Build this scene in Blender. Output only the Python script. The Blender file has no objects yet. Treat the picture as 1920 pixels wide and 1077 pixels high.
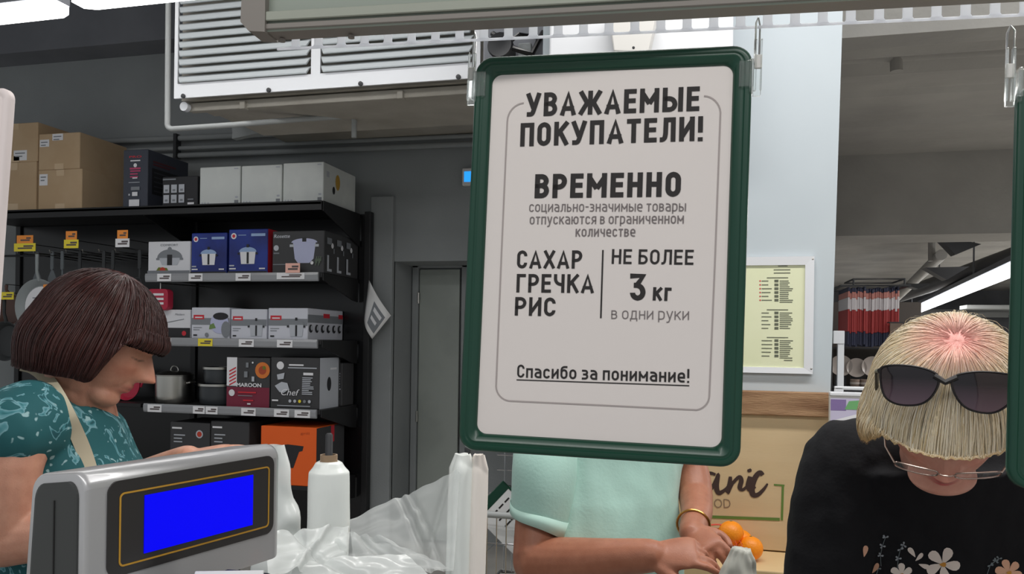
import bpy, bmesh, math, random
import numpy as np
from mathutils import Vector, Matrix, noise
from mathutils.bvhtree import BVHTree
random.seed(7)
SC = bpy.context.scene
COL = SC.collection
PI = math.pi
# ------------------------------------------------------------------ camera, world, light, exposure
F = 1500.0
EYE = Vector((0, 0, 1.5))
RC = Matrix.Rotation(math.radians(14), 3, 'Z') @ Matrix.Rotation(PI / 2, 3, 'X') @ Matrix.Rotation(math.radians(.8), 3, 'Z')
SH = 101.5 / F
cam_data = bpy.data.cameras.new('camera')
cam_data.sensor_width = 36
cam_data.lens = 36 * F / 1920
cam_data.shift_y = 101.5 / 1920
cam_data.clip_start = .02
cam = bpy.data.objects.new('camera', cam_data)
cam.matrix_world = Matrix.Translation(EYE) @ RC.to_4x4()
COL.objects.link(cam)
SC.camera = cam
SC.view_settings.view_transform = 'Standard'
SC.view_settings.look = 'None'
SC.view_settings.gamma = 1
SC.view_settings.use_curve_mapping = False
SC.view_settings.exposure = 0.0
world = bpy.data.worlds.new('hall_air')
SC.world = world
world.use_nodes = True
world.node_tree.nodes['Background'].inputs[0].default_value = (.93, .97, 1, 1)
world.node_tree.nodes['Background'].inputs[1].default_value = .42


def area(name, loc, sx, sy, power, rot=(0, 0, 0), color=(1, .98, .95)):
    l = bpy.data.lights.new(name, 'AREA')
    l.shape = 'RECTANGLE'
    l.size = sx
    l.size_y = sy
    l.energy = power
    l.color = color
    o = bpy.data.objects.new(name, l)
    o.location = loc
    o.rotation_euler = rot
    COL.objects.link(o)
    return o


area('ceiling_light_row', (-1.6, 2.9, 3.55), 5.0, .2, 34)
area('ceiling_light_row', (.9, 1.7, 3.3), 3.0, .2, 60)
area('ceiling_light_row', (.2, -.9, 3.3), 4.5, .25, 60)
area('ceiling_light_row', (5.5, 9.5, 2.9), .3, 9, 300)
area('ceiling_light_row', (5.5, 19.5, 2.9), .3, 9, 230)
area('ceiling_light_row', (2.4, 4.6, 2.35), .3, 1.6, 40)


# ------------------------------------------------------------------ helpers
def s2l(c):
    return c / 12.92 if c <= .04045 else ((c + .055) / 1.055) ** 2.4


def rgb(r, g, b):
    return (s2l(r / 255), s2l(g / 255), s2l(b / 255), 1)


def ray(px, py):
    return RC @ Vector(((px - 960) / F, (538.5 - py) / F + SH, -1))


def P(px, py, d):
    return EYE + ray(px, py) * d


def PY(px, py, Y):
    r = ray(px, py)
    return EYE + r * (Y / r.y)


def PX(px, py, X):
    r = ray(px, py)
    return EYE + r * (X / r.x)


def para(tl, tr, br, bl, w):
    """a flat rectangle seen under four picture corners, w metres wide: returns origin (lower left), unit u, unit v, width, height"""
    a, b, c, d = [np.array(ray(*q)) for q in (tl, tr, br, bl)]
    e, g, h = np.linalg.solve(np.array([b, -c, d]).T, a)
    b, c, d = b * e, c * g, d * h
    s = w / np.linalg.norm(b - a)
    a, b, c, d = [Vector(q * s) for q in (a, b, c, d)]
    u = (b - a).normalized()
    hgt = (a - d).length
    v = (a - d)
    v = (v - u * v.dot(u)).normalized()
    return EYE + d, u, v, w, hgt


class Frame:
    def __init__(s, o, u, v):
        s.o, s.u, s.v = Vector(o), Vector(u).normalized(), Vector(v).normalized()
        s.n = s.u.cross(s.v)
        s.M = Matrix((s.u, s.v, s.n)).transposed().to_4x4()
        s.M.translation = s.o

    def at(s, px, py, off=0):
        r = ray(px, py)
        t = ((s.o + s.n * off - EYE).dot(s.n)) / r.dot(s.n)
        q = EYE + r * t - s.o
        return (q.dot(s.u), q.dot(s.v))


def mat(name, col, rough=.6, metal=0, spec=.5, noise_amt=0, nscale=20, col2=None, bump=0, bscale=60, alpha=1, trans=0, emit=None, estr=0, coat=0, detail=4, stretch=None, sheen=0, sss=0):
    m = bpy.data.materials.new(name)
    m.use_nodes = True
    nt = m.node_tree
    b = nt.nodes['Principled BSDF']
    b.inputs['Base Color'].default_value = col
    b.inputs['Roughness'].default_value = rough
    b.inputs['Metallic'].default_value = metal
    b.inputs['Specular IOR Level'].default_value = spec
    b.inputs['Coat Weight'].default_value = coat
    b.inputs['Sheen Weight'].default_value = sheen
    if sss:
        b.inputs['Subsurface Weight'].default_value = sss
        b.inputs['Subsurface Radius'].default_value = (.01, .004, .002)
        b.inputs['Subsurface Scale'].default_value = .6
    if trans:
        b.inputs['Transmission Weight'].default_value = trans
        b.inputs['IOR'].default_value = 1.45
    if alpha < 1:
        b.inputs['Alpha'].default_value = alpha
    if emit:
        b.inputs['Emission Color'].default_value = emit
        b.inputs['Emission Strength'].default_value = estr
    if noise_amt or bump:
        tc = nt.nodes.new('ShaderNodeTexCoord')
        mp = nt.nodes.new('ShaderNodeMapping')
        nt.links.new(tc.outputs['Object'], mp.inputs[0])
        if stretch:
            mp.inputs['Scale'].default_value = stretch
    if noise_amt:
        n = nt.nodes.new('ShaderNodeTexNoise')
        n.inputs['Scale'].default_value = nscale
        n.inputs['Detail'].default_value = detail
        nt.links.new(mp.outputs[0], n.inputs['Vector'])
        r = nt.nodes.new('ShaderNodeValToRGB')
        c2 = col2 or tuple(x * .55 for x in col[:3]) + (1,)
        r.color_ramp.elements[0].position = .5 - .5 * min(1, noise_amt) * .5
        r.color_ramp.elements[1].position = .5 + .5 * min(1, noise_amt) * .5
        r.color_ramp.elements[0].color = c2
        r.color_ramp.elements[1].color = col
        nt.links.new(n.outputs[0], r.inputs[0])
        nt.links.new(r.outputs[0], b.inputs['Base Color'])
    if bump:
        n2 = nt.nodes.new('ShaderNodeTexNoise')
        n2.inputs['Scale'].default_value = bscale
        n2.inputs['Detail'].default_value = 3
        nt.links.new(mp.outputs[0], n2.inputs['Vector'])
        bp = nt.nodes.new('ShaderNodeBump')
        bp.inputs['Strength'].default_value = bump
        bp.inputs['Distance'].default_value = .01
        nt.links.new(n2.outputs[0], bp.inputs['Height'])
        nt.links.new(bp.outputs[0], b.inputs['Normal'])
    return m


class MB:
    def __init__(s):
        s.v, s.f, s.mi, s.cur = [], [], [], 0

    def add(s, vs, fs, M=None):
        k = len(s.v)
        s.v += [tuple(M @ Vector(p)) if M else tuple(p) for p in vs]
        s.f += [tuple(i + k for i in f) for f in fs]
        s.mi += [s.cur] * len(fs)
        return s

    def box(s, a, b, M=None):
        x0, y0, z0 = a
        x1, y1, z1 = b
        v = [(x0, y0, z0), (x1, y0, z0), (x1, y1, z0), (x0, y1, z0), (x0, y0, z1), (x1, y0, z1), (x1, y1, z1), (x0, y1, z1)]
        return s.add(v, [(0, 3, 2, 1), (4, 5, 6, 7), (0, 1, 5, 4), (1, 2, 6, 5), (2, 3, 7, 6), (3, 0, 4, 7)], M)

    def bbox(s, a, b, bev=.004, seg=2, M=None):
        bm = bmesh.new()
        bmesh.ops.create_cube(bm, size=1)
        c = [(a[i] + b[i]) / 2 for i in range(3)]
        d = [abs(b[i] - a[i]) for i in range(3)]
        for v in bm.verts:
            v.co = Vector([c[i] + v.co[i] * d[i] for i in range(3)])
        bev = min(bev, min(d) * .49)
        bmesh.ops.bevel(bm, geom=bm.edges[:], offset=bev, segments=seg, affect='EDGES', profile=.5)
        bm.verts.index_update()
        s.add([v.co[:] for v in bm.verts], [[v.index for v in f.verts] for f in bm.faces], M)
        bm.free()
        return s

    def prism(s, poly, z0, z1, M=None):
        n = len(poly)
        v = [(p[0], p[1], z0) for p in poly] + [(p[0], p[1], z1) for p in poly]
        return s.add(v, [tuple(range(n))[::-1], tuple(range(n, 2 * n))] + [(i, (i + 1) % n, n + (i + 1) % n, n + i) for i in range(n)], M)

    def quad(s, a, b, c, d, M=None):
        return s.add([a, b, c, d], [(0, 1, 2, 3)], M)

    def tube(s, pts, r, n=8, closed=False, M=None):
        pts = [Vector(p) for p in pts]
        m = len(pts)
        rr = r if isinstance(r, (list, tuple)) else [r] * m
        vs = []
        up = Vector((0, 0, 1))
        prev = None
        for i, p in enumerate(pts):
            if closed:
                t = pts[(i + 1) % m] - pts[i - 1]
            else:
                t = pts[min(i + 1, m - 1)] - pts[max(i - 1, 0)]
            t.normalize()
            if prev is None:
                a = t.cross(up if abs(t.z) < .9 else Vector((1, 0, 0))).normalized()
            else:
                a = (prev - t * prev.dot(t))
                a = a.normalized() if a.length > 1e-6 else t.orthogonal().normalized()
            prev = a
            b = t.cross(a)
            for k in range(n):
                an = 2 * PI * k / n
                vs.append(p + (a * math.cos(an) + b * math.sin(an)) * rr[i])
        fs = []
        for i in range(m if closed else m - 1):
            j = (i + 1) % m
            for k in range(n):
                k2 = (k + 1) % n
                fs.append((i * n + k, i * n + k2, j * n + k2, j * n + k))
        if not closed:
            fs += [tuple(range(n))[::-1], tuple((m - 1) * n + k for k in range(n))]
        return s.add(vs, fs, M)

    def lathe(s, prof, n=32, M=None, cap=True):
        vs, fs = [], []
        for r, z in prof:
            for k in range(n):
                a = 2 * PI * k / n
                vs.append((r * math.cos(a), r * math.sin(a), z))
        for i in range(len(prof) - 1):
            for k in range(n):
                k2 = (k + 1) % n
                fs.append((i * n + k, i * n + k2, (i + 1) * n + k2, (i + 1) * n + k))
        if cap:
            fs += [tuple(range(n))[::-1], tuple((len(prof) - 1) * n + k for k in range(n))]
        return s.add(vs, fs, M)

    def grid(s, fn, nu, nv, closeu=False, M=None):
        vs = [fn(i / (nu if closeu else nu - 1), j / (nv - 1)) for j in range(nv) for i in range(nu)]
        fs = []
        for j in range(nv - 1):
            for i in range(nu if closeu else nu - 1):
                i2 = (i + 1) % nu
                fs.append((j * nu + i, j * nu + i2, (j + 1) * nu + i2, (j + 1) * nu + i))
        return s.add(vs, fs, M)


def obj(name, mb, m, parent=None, smooth=False, loc=None, label=None, solid=0, bevel=0):
    me = bpy.data.meshes.new(name)
    me.from_pydata([tuple(p) for p in mb.v], [], mb.f)
    ms = m if isinstance(m, (list, tuple)) else [m]
    for x in ms:
        me.materials.append(x)
    if len(ms) > 1:
        me.polygons.foreach_set('material_index', mb.mi)
    if smooth:
        me.polygons.foreach_set('use_smooth', [True] * len(me.polygons))
        if smooth != 'all':
            me.set_sharp_from_angle(angle=math.radians(38))
    me.update()
    o = bpy.data.objects.new(name, me)
    COL.objects.link(o)
    if loc:
        o.location = loc
    if parent:
        o.parent = parent
        o.matrix_parent_inverse = parent.matrix_basis.inverted()
    if label:
        o['label'] = label
    if solid:
        md = o.modifiers.new('solid', 'SOLIDIFY')
        md.thickness = solid
        md.offset = 0
    if bevel:
        md = o.modifiers.new('bevel', 'BEVEL')
        md.width = bevel
        md.segments = 2
    return o


def tag(o, label, cat, group=None, kind=None):
    o['label'] = label
    o['category'] = cat
    if group:
        o['group'] = group
    if kind:
        o['kind'] = kind
    return o


def thing(name, label, cat, loc=(0, 0, 0), group=None, M=None):
    o = bpy.data.objects.new(name, None)
    COL.objects.link(o)
    o.empty_display_size = .05
    if M is not None:
        o.matrix_basis = M
    else:
        o.location = loc
    return tag(o, label, cat, group)


def struct(name, mb, m, parent=None, smooth=False):
    o = obj(name, mb, m, parent, smooth)
    if not parent:
        o['kind'] = 'structure'
    return o


def dup(root, M, label=None, group=None):
    r = root.copy()
    COL.objects.link(r)
    r.matrix_basis = M
    if label:
        r['label'] = label
    if group:
        r['group'] = group
    for ch in list(root.children):
        c = ch.copy()
        COL.objects.link(c)
        c.parent = r
        c.matrix_parent_inverse = ch.matrix_parent_inverse.copy()
        for g in ch.children:
            d = g.copy()
            COL.objects.link(d)
            d.parent = c
            d.matrix_parent_inverse = g.matrix_parent_inverse.copy()
    return r


TX = {}


def text_mesh(s, bold=0, sp=1.0):
    if bold > 0:
        vs, fs = text_mesh(s, 0, sp)
        V, Fc = [], []
        dirs = [(0, 0)] + [(math.cos(PI * q / 4), math.sin(PI * q / 4)) for q in range(8)]
        for i, (dx, dy) in enumerate(dirs):
            k = len(V)
            V += [(p[0] + dx * bold, p[1] + dy * bold, i * .000004) for p in vs]
            Fc += [tuple(q + k for q in f) for f in fs]
        return V, Fc
    key = (s, bold, sp)
    if key in TX:
        return TX[key]
    c = bpy.data.curves.new('t', 'FONT')
    c.body = s
    c.size = 1
    c.offset = bold
    c.space_character = sp
    c.resolution_u = 3
    o = bpy.data.objects.new('t', c)
    COL.objects.link(o)
    dg = bpy.context.evaluated_depsgraph_get()
    me = bpy.data.meshes.new_from_object(o.evaluated_get(dg))
    vs = [tuple(v.co) for v in me.vertices]
    fs = [tuple(p.vertices) for p in me.polygons]
    bpy.data.objects.remove(o)
    bpy.data.curves.remove(c)
    bpy.data.meshes.remove(me)
    TX[key] = (vs, fs)
    return TX[key]


def lettering(mb, s, M, u0, v0, u1, v1, h, ref='H', bold=0, off=0, sp=1.0, shear=0):
    """writes s from (u0,v0) to (u1,v1) (baseline) with reference-glyph height h in the frame matrix M, off metres proud"""
    vs, fs = text_mesh(s, bold, sp)
    if not vs:
        return
    xs = [p[0] for p in vs]
    rv = text_mesh(ref, bold, sp)[0]
    rh = max(p[1] for p in rv)
    x0, x1 = min(xs), max(xs)
    L = math.hypot(u1 - u0, v1 - v0)
    kx, ky = L / (x1 - x0), h / rh
    a = math.atan2(v1 - v0, u1 - u0)
    out = []
    for x, y, z_ in vs:
        X, Y = (x - x0) * kx + y * ky * shear, y * ky
        out.append((u0 + X * math.cos(a) - Y * math.sin(a), v0 + X * math.sin(a) + Y * math.cos(a), off + z_))
    mb.add(out, fs, M)


# condensed sign lettering: every glyph is a few strokes in a unit box (x, y[, 0 = sharp corner]); lower case boxes are scaled to the x-height
GL = {
    'А': (.60, [[(0, 0), (.5, 1, 0), (1, 0)], [(.16, .24), (.84, .24)]]), 'Б': (.52, [[(.9, 1), (0, 1, 0), (0, 0, 0), (1, 0), (1, .56), (0, .56)]]),
    'В': (.53, [[(0, .53, 0), (0, 1, 0), (.94, 1), (.94, .53), (0, .53)], [(0, .6), (0, 0, 0), (1, 0), (1, .53), (0, .53)]]), 'Г': (.45, [[(0, 0), (0, 1, 0), (1, 1)]]),
    'Е': (.47, [[(1, 1), (0, 1, 0), (0, 0, 0), (1, 0)], [(0, .52), (.9, .52)]]), 'Ж': (.86, [[(.5, 0), (.5, 1)], [(0, 1), (.32, .5, 0), (0, 0)], [(1, 1), (.68, .5, 0), (1, 0)], [(.3, .5), (.7, .5)]]),
    'И': (.56, [[(0, 1), (0, 0)], [(0, .08), (1, .92)], [(1, 0), (1, 1)]]), 'К': (.55, [[(0, 0), (0, 1)], [(1, 1), (.06, .42)], [(.36, .6), (1, 0)]]),
    'Л': (.56, [[(1, 0), (1, 1, 0), (.3, 1, 0), (.27, .22), (.15, 0), (-.04, 0)]]), 'М': (.72, [[(0, 0), (0, 1)], [(1, 0), (1, 1)], [(0, .9), (.5, .34)], [(1, .9), (.5, .34)]]),
    'Н': (.54, [[(0, 0), (0, 1)], [(1, 0), (1, 1)], [(0, .52), (1, .52)]]), 'О': (.53, [[(0, 0), (0, 1), (1, 1), (1, 0), 'c']]), 'П': (.54, [[(0, 0), (0, 1, 0), (1, 1, 0), (1, 0)]]),
    'Р': (.52, [[(0, 0), (0, 1, 0), (1, 1), (1, .44), (0, .44)]]), 'С': (.52, [[(1, .72), (1, 1), (0, 1), (0, 0), (1, 0), (1, .28)]]), 'Т': (.52, [[(0, 1), (1, 1)], [(.5, 0), (.5, 1)]]),
    'У': (.57, [[(0, 1), (.52, .3)], [(1, 1), (.5, .14), (.38, 0), (.08, 0)]]), 'Х': (.56, [[(0, 0), (1, 1)], [(0, 1), (1, 0)]]), 'Ч': (.52, [[(0, 1), (0, .44), (1, .44)], [(1, 0), (1, 1)]]),
    'Ы': (.76, [[(0, 1), (0, 0, 0), (.64, 0), (.64, .56), (0, .56)], [(1, 0), (1, 1)]]), '!': (.16, [[(.5, 1), (.5, .3)], [(.5, -.02), (.5, .06)]]), '3': (.52, [[(0, 1), (1, 1, 0), (.4, .58, 0)], [(.36, .58), (1, .58), (1, 0), (0, 0), (0, .24)]]),
    '-': (.3, [[(0, .45), (1, .45)]]),
    'а': (.5, [[(.08, 1), (1, 1), (1, 0)], [(1, .58), (0, .58), (0, 0), (1, 0)]]), 'б': (.5, [[(0, 0), (0, 1), (1, 1), (1, 0), 'c'], [(0, .5), (0, 1.4), (.95, 1.4)]]),
    'в': (.47, [[(0, .54, 0), (0, 1, 0), (.92, 1), (.92, .54), (0, .54)], [(0, .6), (0, 0, 0), (1, 0), (1, .54), (0, .54)]]), 'г': (.36, [[(0, 0), (0, 1, 0), (1, 1)]]),
    'д': (.58, [[(.12, 0), (.24, .4), (.26, 1, 0), (.86, 1, 0), (.86, 0)], [(0, -.26), (0, 0, 0), (1, 0, 0), (1, -.26)]]), 'е': (.5, [[(.05, .48), (1, .48, 0), (1, 1), (0, 1), (0, 0), (.92, 0)]]),
    'з': (.45, [[(0, 1), (.94, 1), (.94, .53), (.25, .53)], [(.25, .53), (1, .53), (1, 0), (0, 0)]]), 'и': (.5, [[(0, 1), (0, 0)], [(0, .1), (1, .9)], [(1, 0), (1, 1)]]),
    'к': (.48, [[(0, 0), (0, 1)], [(1, 1), (.06, .4)], [(.34, .6), (1, 0)]]), 'л': (.5, [[(1, 0), (1, 1, 0), (.3, 1, 0), (.27, .25), (.15, 0), (-.04, 0)]]), 'м': (.62, [[(0, 0), (0, 1)], [(1, 0), (1, 1)], [(0, .88), (.5, .3)], [(1, .88), (.5, .3)]]),
    'н': (.48, [[(0, 0), (0, 1)], [(1, 0), (1, 1)], [(0, .52), (1, .52)]]), 'о': (.5, [[(0, 0), (0, 1), (1, 1), (1, 0), 'c']]), 'п': (.48, [[(0, 0), (0, 1, 0), (1, 1, 0), (1, 0)]]),
    'р': (.5, [[(0, -.4), (0, 1, 0), (1, 1), (1, 0), (0, 0)]]), 'с': (.47, [[(1, .78), (1, 1), (0, 1), (0, 0), (1, 0), (1, .22)]]), 'т': (.44, [[(0, 1), (1, 1)], [(.5, 0), (.5, 1)]]),
    'у': (.5, [[(0, 1), (.52, .05)], [(1, 1), (.46, -.2), (.34, -.4), (.04, -.4)]]), 'ц': (.54, [[(0, 1), (0, 0, 0), (.86, 0, 0), (.86, 1)], [(.86, 0), (1.06, 0, 0), (1.06, -.26)]]),
    'ч': (.47, [[(0, 1), (0, .42), (1, .42)], [(1, 0), (1, 1)]]), 'ы': (.66, [[(0, 1), (0, 0, 0), (.64, 0), (.64, .58), (0, .58)], [(1, 0), (1, 1)]]), 'ь': (.46, [[(0, 1), (0, 0, 0), (1, 0), (1, .58), (0, .58)]]),
    'ю': (.72, [[(0, 0), (0, 1)], [(0, .5), (.36, .5)], [(.36, 0), (.36, 1), (1, 1), (1, 0), 'c']]), 'я': (.48, [[(1, 0), (1, 1, 0), (0, 1), (0, .42), (1, .42)], [(.5, .42), (0, 0)]]),
}


def fillet(pts, rad, closed):
    n = len(pts)
    out = []
    for i in range(n):
        p = Vector(pts[i][:2])
        if (not closed and i in (0, n - 1)) or len(pts[i]) > 2:
            out.append((p, len(pts[i]) > 2))
            continue
        a, b = Vector(pts[i - 1][:2]) - p, Vector(pts[(i + 1) % n][:2]) - p
        ka = .5 if (closed or i - 1 > 0) else 1
        kb = .5 if (closed or i + 1 < n - 1) else 1
        r = min(rad, a.length * ka, b.length * kb)
        pa, pb = p + a.normalized() * r, p + b.normalized() * r
        for k in range(7):
            s = k / 6
            out.append((pa * (1 - s) ** 2 * 1.0 + (p + (pa + pb - 2 * p) * .12) * 2 * s * (1 - s) + pb * s * s, False))
    return out


def sign_text(s, M, u0, v0, u1, v1, cap, wt, off, gap=.13):
    """strokes text between two baseline points; cap = capital height in metres, wt = stroke weight as a share of it"""
    mb = MB()
    L = math.hypot(u1 - u0, v1 - v0)
    x = 0
    lay = []
    for ch in s:
        if ch == ' ':
            x += .26
            continue
        w, st = GL[ch]
        low = ch.islower()
        lay.append((x, w, .74 if low else 1, st))
        x += w + gap
    tot = x - gap
    k = L / (tot * cap)
    a = math.atan2(v1 - v0, u1 - u0)
    ca, sa = math.cos(a), math.sin(a)
    h = wt * 1.13 * cap / 2
    z = 0
    for x0, w, ht, st in lay:
        for q in st:
            closed = q[-1] == 'c'
            q = q[:-1] if closed else q
            W_ = w * k * cap
            H_ = ht * cap
            pts = [((x0 * k * cap + h + p[0] * (W_ - 2 * h), h + p[1] * (H_ - 2 * h)) + tuple(p[2:])) for p in q]
            # butt ends reach the full outline
            pts = [list(p) for p in pts]
            if not closed:
                for e, f in ((0, 1), (-1, -2)):
                    d = Vector(pts[e][:2]) - Vector(pts[f][:2])
                    if abs(d.x) > .8 * d.length or abs(d.y) > .5 * d.length:
                        d = d.normalized() * h
                        if q[e][1] in (0, 1, 1.4, -.26, -.02) or abs(d.x) > abs(d.y):
                            pts[e][0] += d.x
                            pts[e][1] += d.y
            pts = [tuple(p) for p in pts]
            P2 = fillet(pts, .26 * cap * ht + h * .3, closed)
            P2 = [q_ for i_, q_ in enumerate(P2) if i_ == 0 or (q_[0] - P2[i_ - 1][0]).length > 1e-6]
            if closed and (P2[0][0] - P2[-1][0]).length < 1e-6:
                P2.pop()
            n = len(P2)
            vs, fs = [], []
            for i, (p, sh) in enumerate(P2):
                pa = P2[i - 1][0] if (i or closed) else None
                pb = P2[(i + 1) % n][0] if (i < n - 1 or closed) else None
                d1 = (p - pa).normalized() if pa is not None and (p - pa).length > 1e-9 else None
                d2 = (pb - p).normalized() if pb is not None and (pb - p).length > 1e-9 else None
                if d1 is None:
                    d1 = d2
                if d2 is None:
                    d2 = d1
                n1, n2 = Vector((-d1.y, d1.x)), Vector((-d2.y, d2.x))
                m = n1 + n2
                m = m / max(m.length_squared, .25) * 2
                if m.length > 1.42:
                    m *= 1.42 / m.length
                for sg in (1, -1):
                    o = p + m * h * sg
                    vs.append((u0 + o.x * ca - o.y * sa, v0 + o.x * sa + o.y * ca, off + z))
            for i in range(n if closed else n - 1):
                j = (i + 1) % n
                fs.append((2 * i, 2 * i + 1, 2 * j + 1, 2 * j))
            z += .000003
            mb.add(vs, fs, M)
    return mb


def rrect(x0, y0, x1, y1, r, n=6):
    pts = []
    for cx, cy, a0 in ((x1 - r, y1 - r, 0), (x0 + r, y1 - r, 90), (x0 + r, y0 + r, 180), (x1 - r, y0 + r, 270)):
        for k in range(n + 1):
            a = math.radians(a0 + 90 * k / n)
            pts.append((cx + r * math.cos(a), cy + r * math.sin(a)))
    return pts


def ringloft(mb, rings, M=None, close=False, cap=False):
    """rings: lists of (x,y,z) of equal length, joined one after the other"""
    n = len(rings[0])
    vs = [p for r in rings for p in r]
    fs = []
    m = len(rings)
    for i in range(m if close else m - 1):
        j = (i + 1) % m
        for k in range(n):
            k2 = (k + 1) % n
            fs.append((i * n + k, i * n + k2, j * n + k2, j * n + k))
    if cap:
        fs.append(tuple(range(n))[::-1])
        fs.append(tuple((m - 1) * n + k for k in range(n)))
    mb.add(vs, fs, M)


def blob(px, py, d, rx, ry):  # ellipse helper in picture-sized metres
    return P(px, py, d), rx, ry


# ------------------------------------------------------------------ materials
M_ = {}
M_['wall'] = mat('grey_painted_wall', rgb(150, 154, 155), .85, noise_amt=.6, nscale=1.3, col2=rgb(138, 142, 143), bump=.15, bscale=90)
M_['wall_dark'] = mat('dark_grey_paint', rgb(126, 128, 134), .85, noise_amt=.5, nscale=2, col2=rgb(116, 118, 124))
M_['concrete'] = mat('painted_concrete', rgb(176, 174, 169), .9, noise_amt=.9, nscale=1.6, col2=rgb(152, 150, 146), bump=.5, bscale=14)
M_['floor'] = mat('floor_tile', rgb(196, 192, 186), .4, noise_amt=.5, nscale=3, col2=rgb(180, 177, 172))
M_['white'] = mat('white_enamel', rgb(226, 228, 232), .35)
M_['offwhite'] = mat('offwhite_plastic', rgb(214, 212, 208), .45)
M_['rail'] = mat('rail_white', rgb(240, 242, 246), .4)
_nt = M_['rail'].node_tree
_t = _nt.nodes.new('ShaderNodeBsdfTranslucent')
_t.inputs[0].default_value = (.95, .96, 1, 1)
_m = _nt.nodes.new('ShaderNodeMixShader')
_m.inputs[0].default_value = .7
_nt.links.new(_nt.nodes['Principled BSDF'].outputs[0], _m.inputs[1])
_nt.links.new(_t.outputs[0], _m.inputs[2])
_nt.links.new(_m.outputs[0], _nt.nodes['Material Output'].inputs[0])
M_['slat'] = mat('grey_slat_paint', rgb(182, 188, 191), .4)
M_['duct'] = mat('dusty_grey_sheet', rgb(178, 173, 163), .75, noise_amt=.8, nscale=4, col2=rgb(160, 154, 143), bump=.2, bscale=30)
M_['pipe'] = mat('pipe_paint', rgb(165, 168, 168), .5)
M_['black'] = mat('black_steel', rgb(24, 24, 26), .5, bump=.05)
M_['blackgloss'] = mat('black_gloss', rgb(16, 16, 18), .25)
M_['dark'] = mat('dark_plastic', rgb(44, 45, 48), .5)
M_['green'] = mat('green_frame_plastic', rgb(8, 62, 45), .34, coat=.1)
M_['sheet'] = mat('printed_sheet', rgb(228, 220, 216), .5)
M_['ink'] = mat('black_ink', rgb(38, 34, 34), .7)
M_['inkgrey'] = mat('grey_ink', rgb(120, 112, 112), .7)
M_['inklight'] = mat('soft_grey_ink', rgb(170, 160, 158), .7)
M_['pillar'] = mat('pale_blue_grey_panel', rgb(190, 199, 204), .5, noise_amt=.3, nscale=1, col2=rgb(184, 193, 199))
M_['lamp'] = mat('led_diffuser', (1, 1, 1, 1), .5, emit=(1, 1, 1, 1), estr=6)
M_['card'] = mat('brown_cardboard', rgb(192, 166, 134), .85, noise_amt=.3, nscale=3, col2=rgb(186, 159, 126))
M_['paper'] = mat('white_paper', rgb(236, 236, 236), .7)
M_['tape'] = mat('clear_tape', rgb(206, 180, 146), .2)
M_['clear'] = mat('clear_acrylic', rgb(245, 250, 248), .08, trans=.92, alpha=.55)
M_['steel'] = mat('brushed_steel', rgb(190, 188, 182), .28, metal=1, bump=.05, stretch=(1, 1, 30))
M_['chrome'] = mat('chrome_wire', rgb(210, 210, 210), .2, metal=1)


def ink(name, r, g, b, rough=.55):
    if name not in M_:
        M_[name] = mat(name, rgb(r, g, b), rough)
    return M_[name]


# ------------------------------------------------------------------ setting
YS, YW = 4.6, 5.25
Z = lambda py, px, Y: PY(px, py, Y).z
ZC = Z(118, 100, YW)             # ceiling over the left wall
mb = MB()
mb.box((-9, -4, -.1), (14, 30, 0))
struct('floor', mb, M_['floor'])
mb = MB()
mb.box((-9, -1, ZC + .35), (.4, YW + 3, ZC + .5))
mb.box((.4, -1, ZC + .35), (9, 3.3, ZC + .5))
# downstand that meets the wall above the shelves
mb.box((-9, YW - .25, ZC), (-2.6, YW + .1, ZC + .35))
struct('ceiling', mb, M_['wall_dark'])
# back wall with the doorway niche
xa = PY(738, 600, YW).x
ztop = Z(490, 800, YW)
mb = MB()
mb.box((-9, YW, 0), (xa, YW + .5, ZC + .4))
xb = xa + .95
mb.box((xa, YW, ztop), (xb, YW + .5, ZC + .4))
mb.box((xb, YW, 0), (.4, YW + .5, ZC + .4))
mb.box((xa, YW + .39, 0), (xb, YW + .5, ztop))
struct('wall_back', mb, M_['wall'])
mb = MB()
x0 = PY(693, 600, YW - .03).x
mb.bbox((x0, YW - .04, 0), (xa, YW + .02, Z(370, 720, YW)), .006)
struct('trim_1', mb, M_['wall'])
# door in the niche
YD = YW + .38
mdoor = mat('door_leaf_paint', rgb(160, 166, 160), .5, noise_amt=.3, nscale=3, col2=rgb(152, 158, 152))
xd0, xd1, xd2 = PY(775, 700, YD).x, PY(787, 700, YD).x, PY(862, 700, YD).x
zd = Z(506, 820, YD)
door = struct('door_1', MB().bbox((xd1, YD - .03, .02), (xd2, YD - .001, zd), .004), mdoor)
obj('door_frame', MB().bbox((xd0, YD - .05, 0), (xd1 - .004, YD - .001, zd + .05), .004).bbox((xd2 + .02, YD - .05, 0), (xd2 + .07, YD - .001, zd + .05), .004).bbox((xd0, YD - .05, zd + .01), (xd2 + .07, YD - .001, zd + .06), .004), M_['wall'], door)
for zz in (Z(560, 785, YD), Z(780, 785, YD)):
    obj('hinge', MB().tube([(xd1, YD - .05, zz - .04), (xd1, YD - .05, zz + .04)], .009), M_['steel'], door, True)
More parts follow.
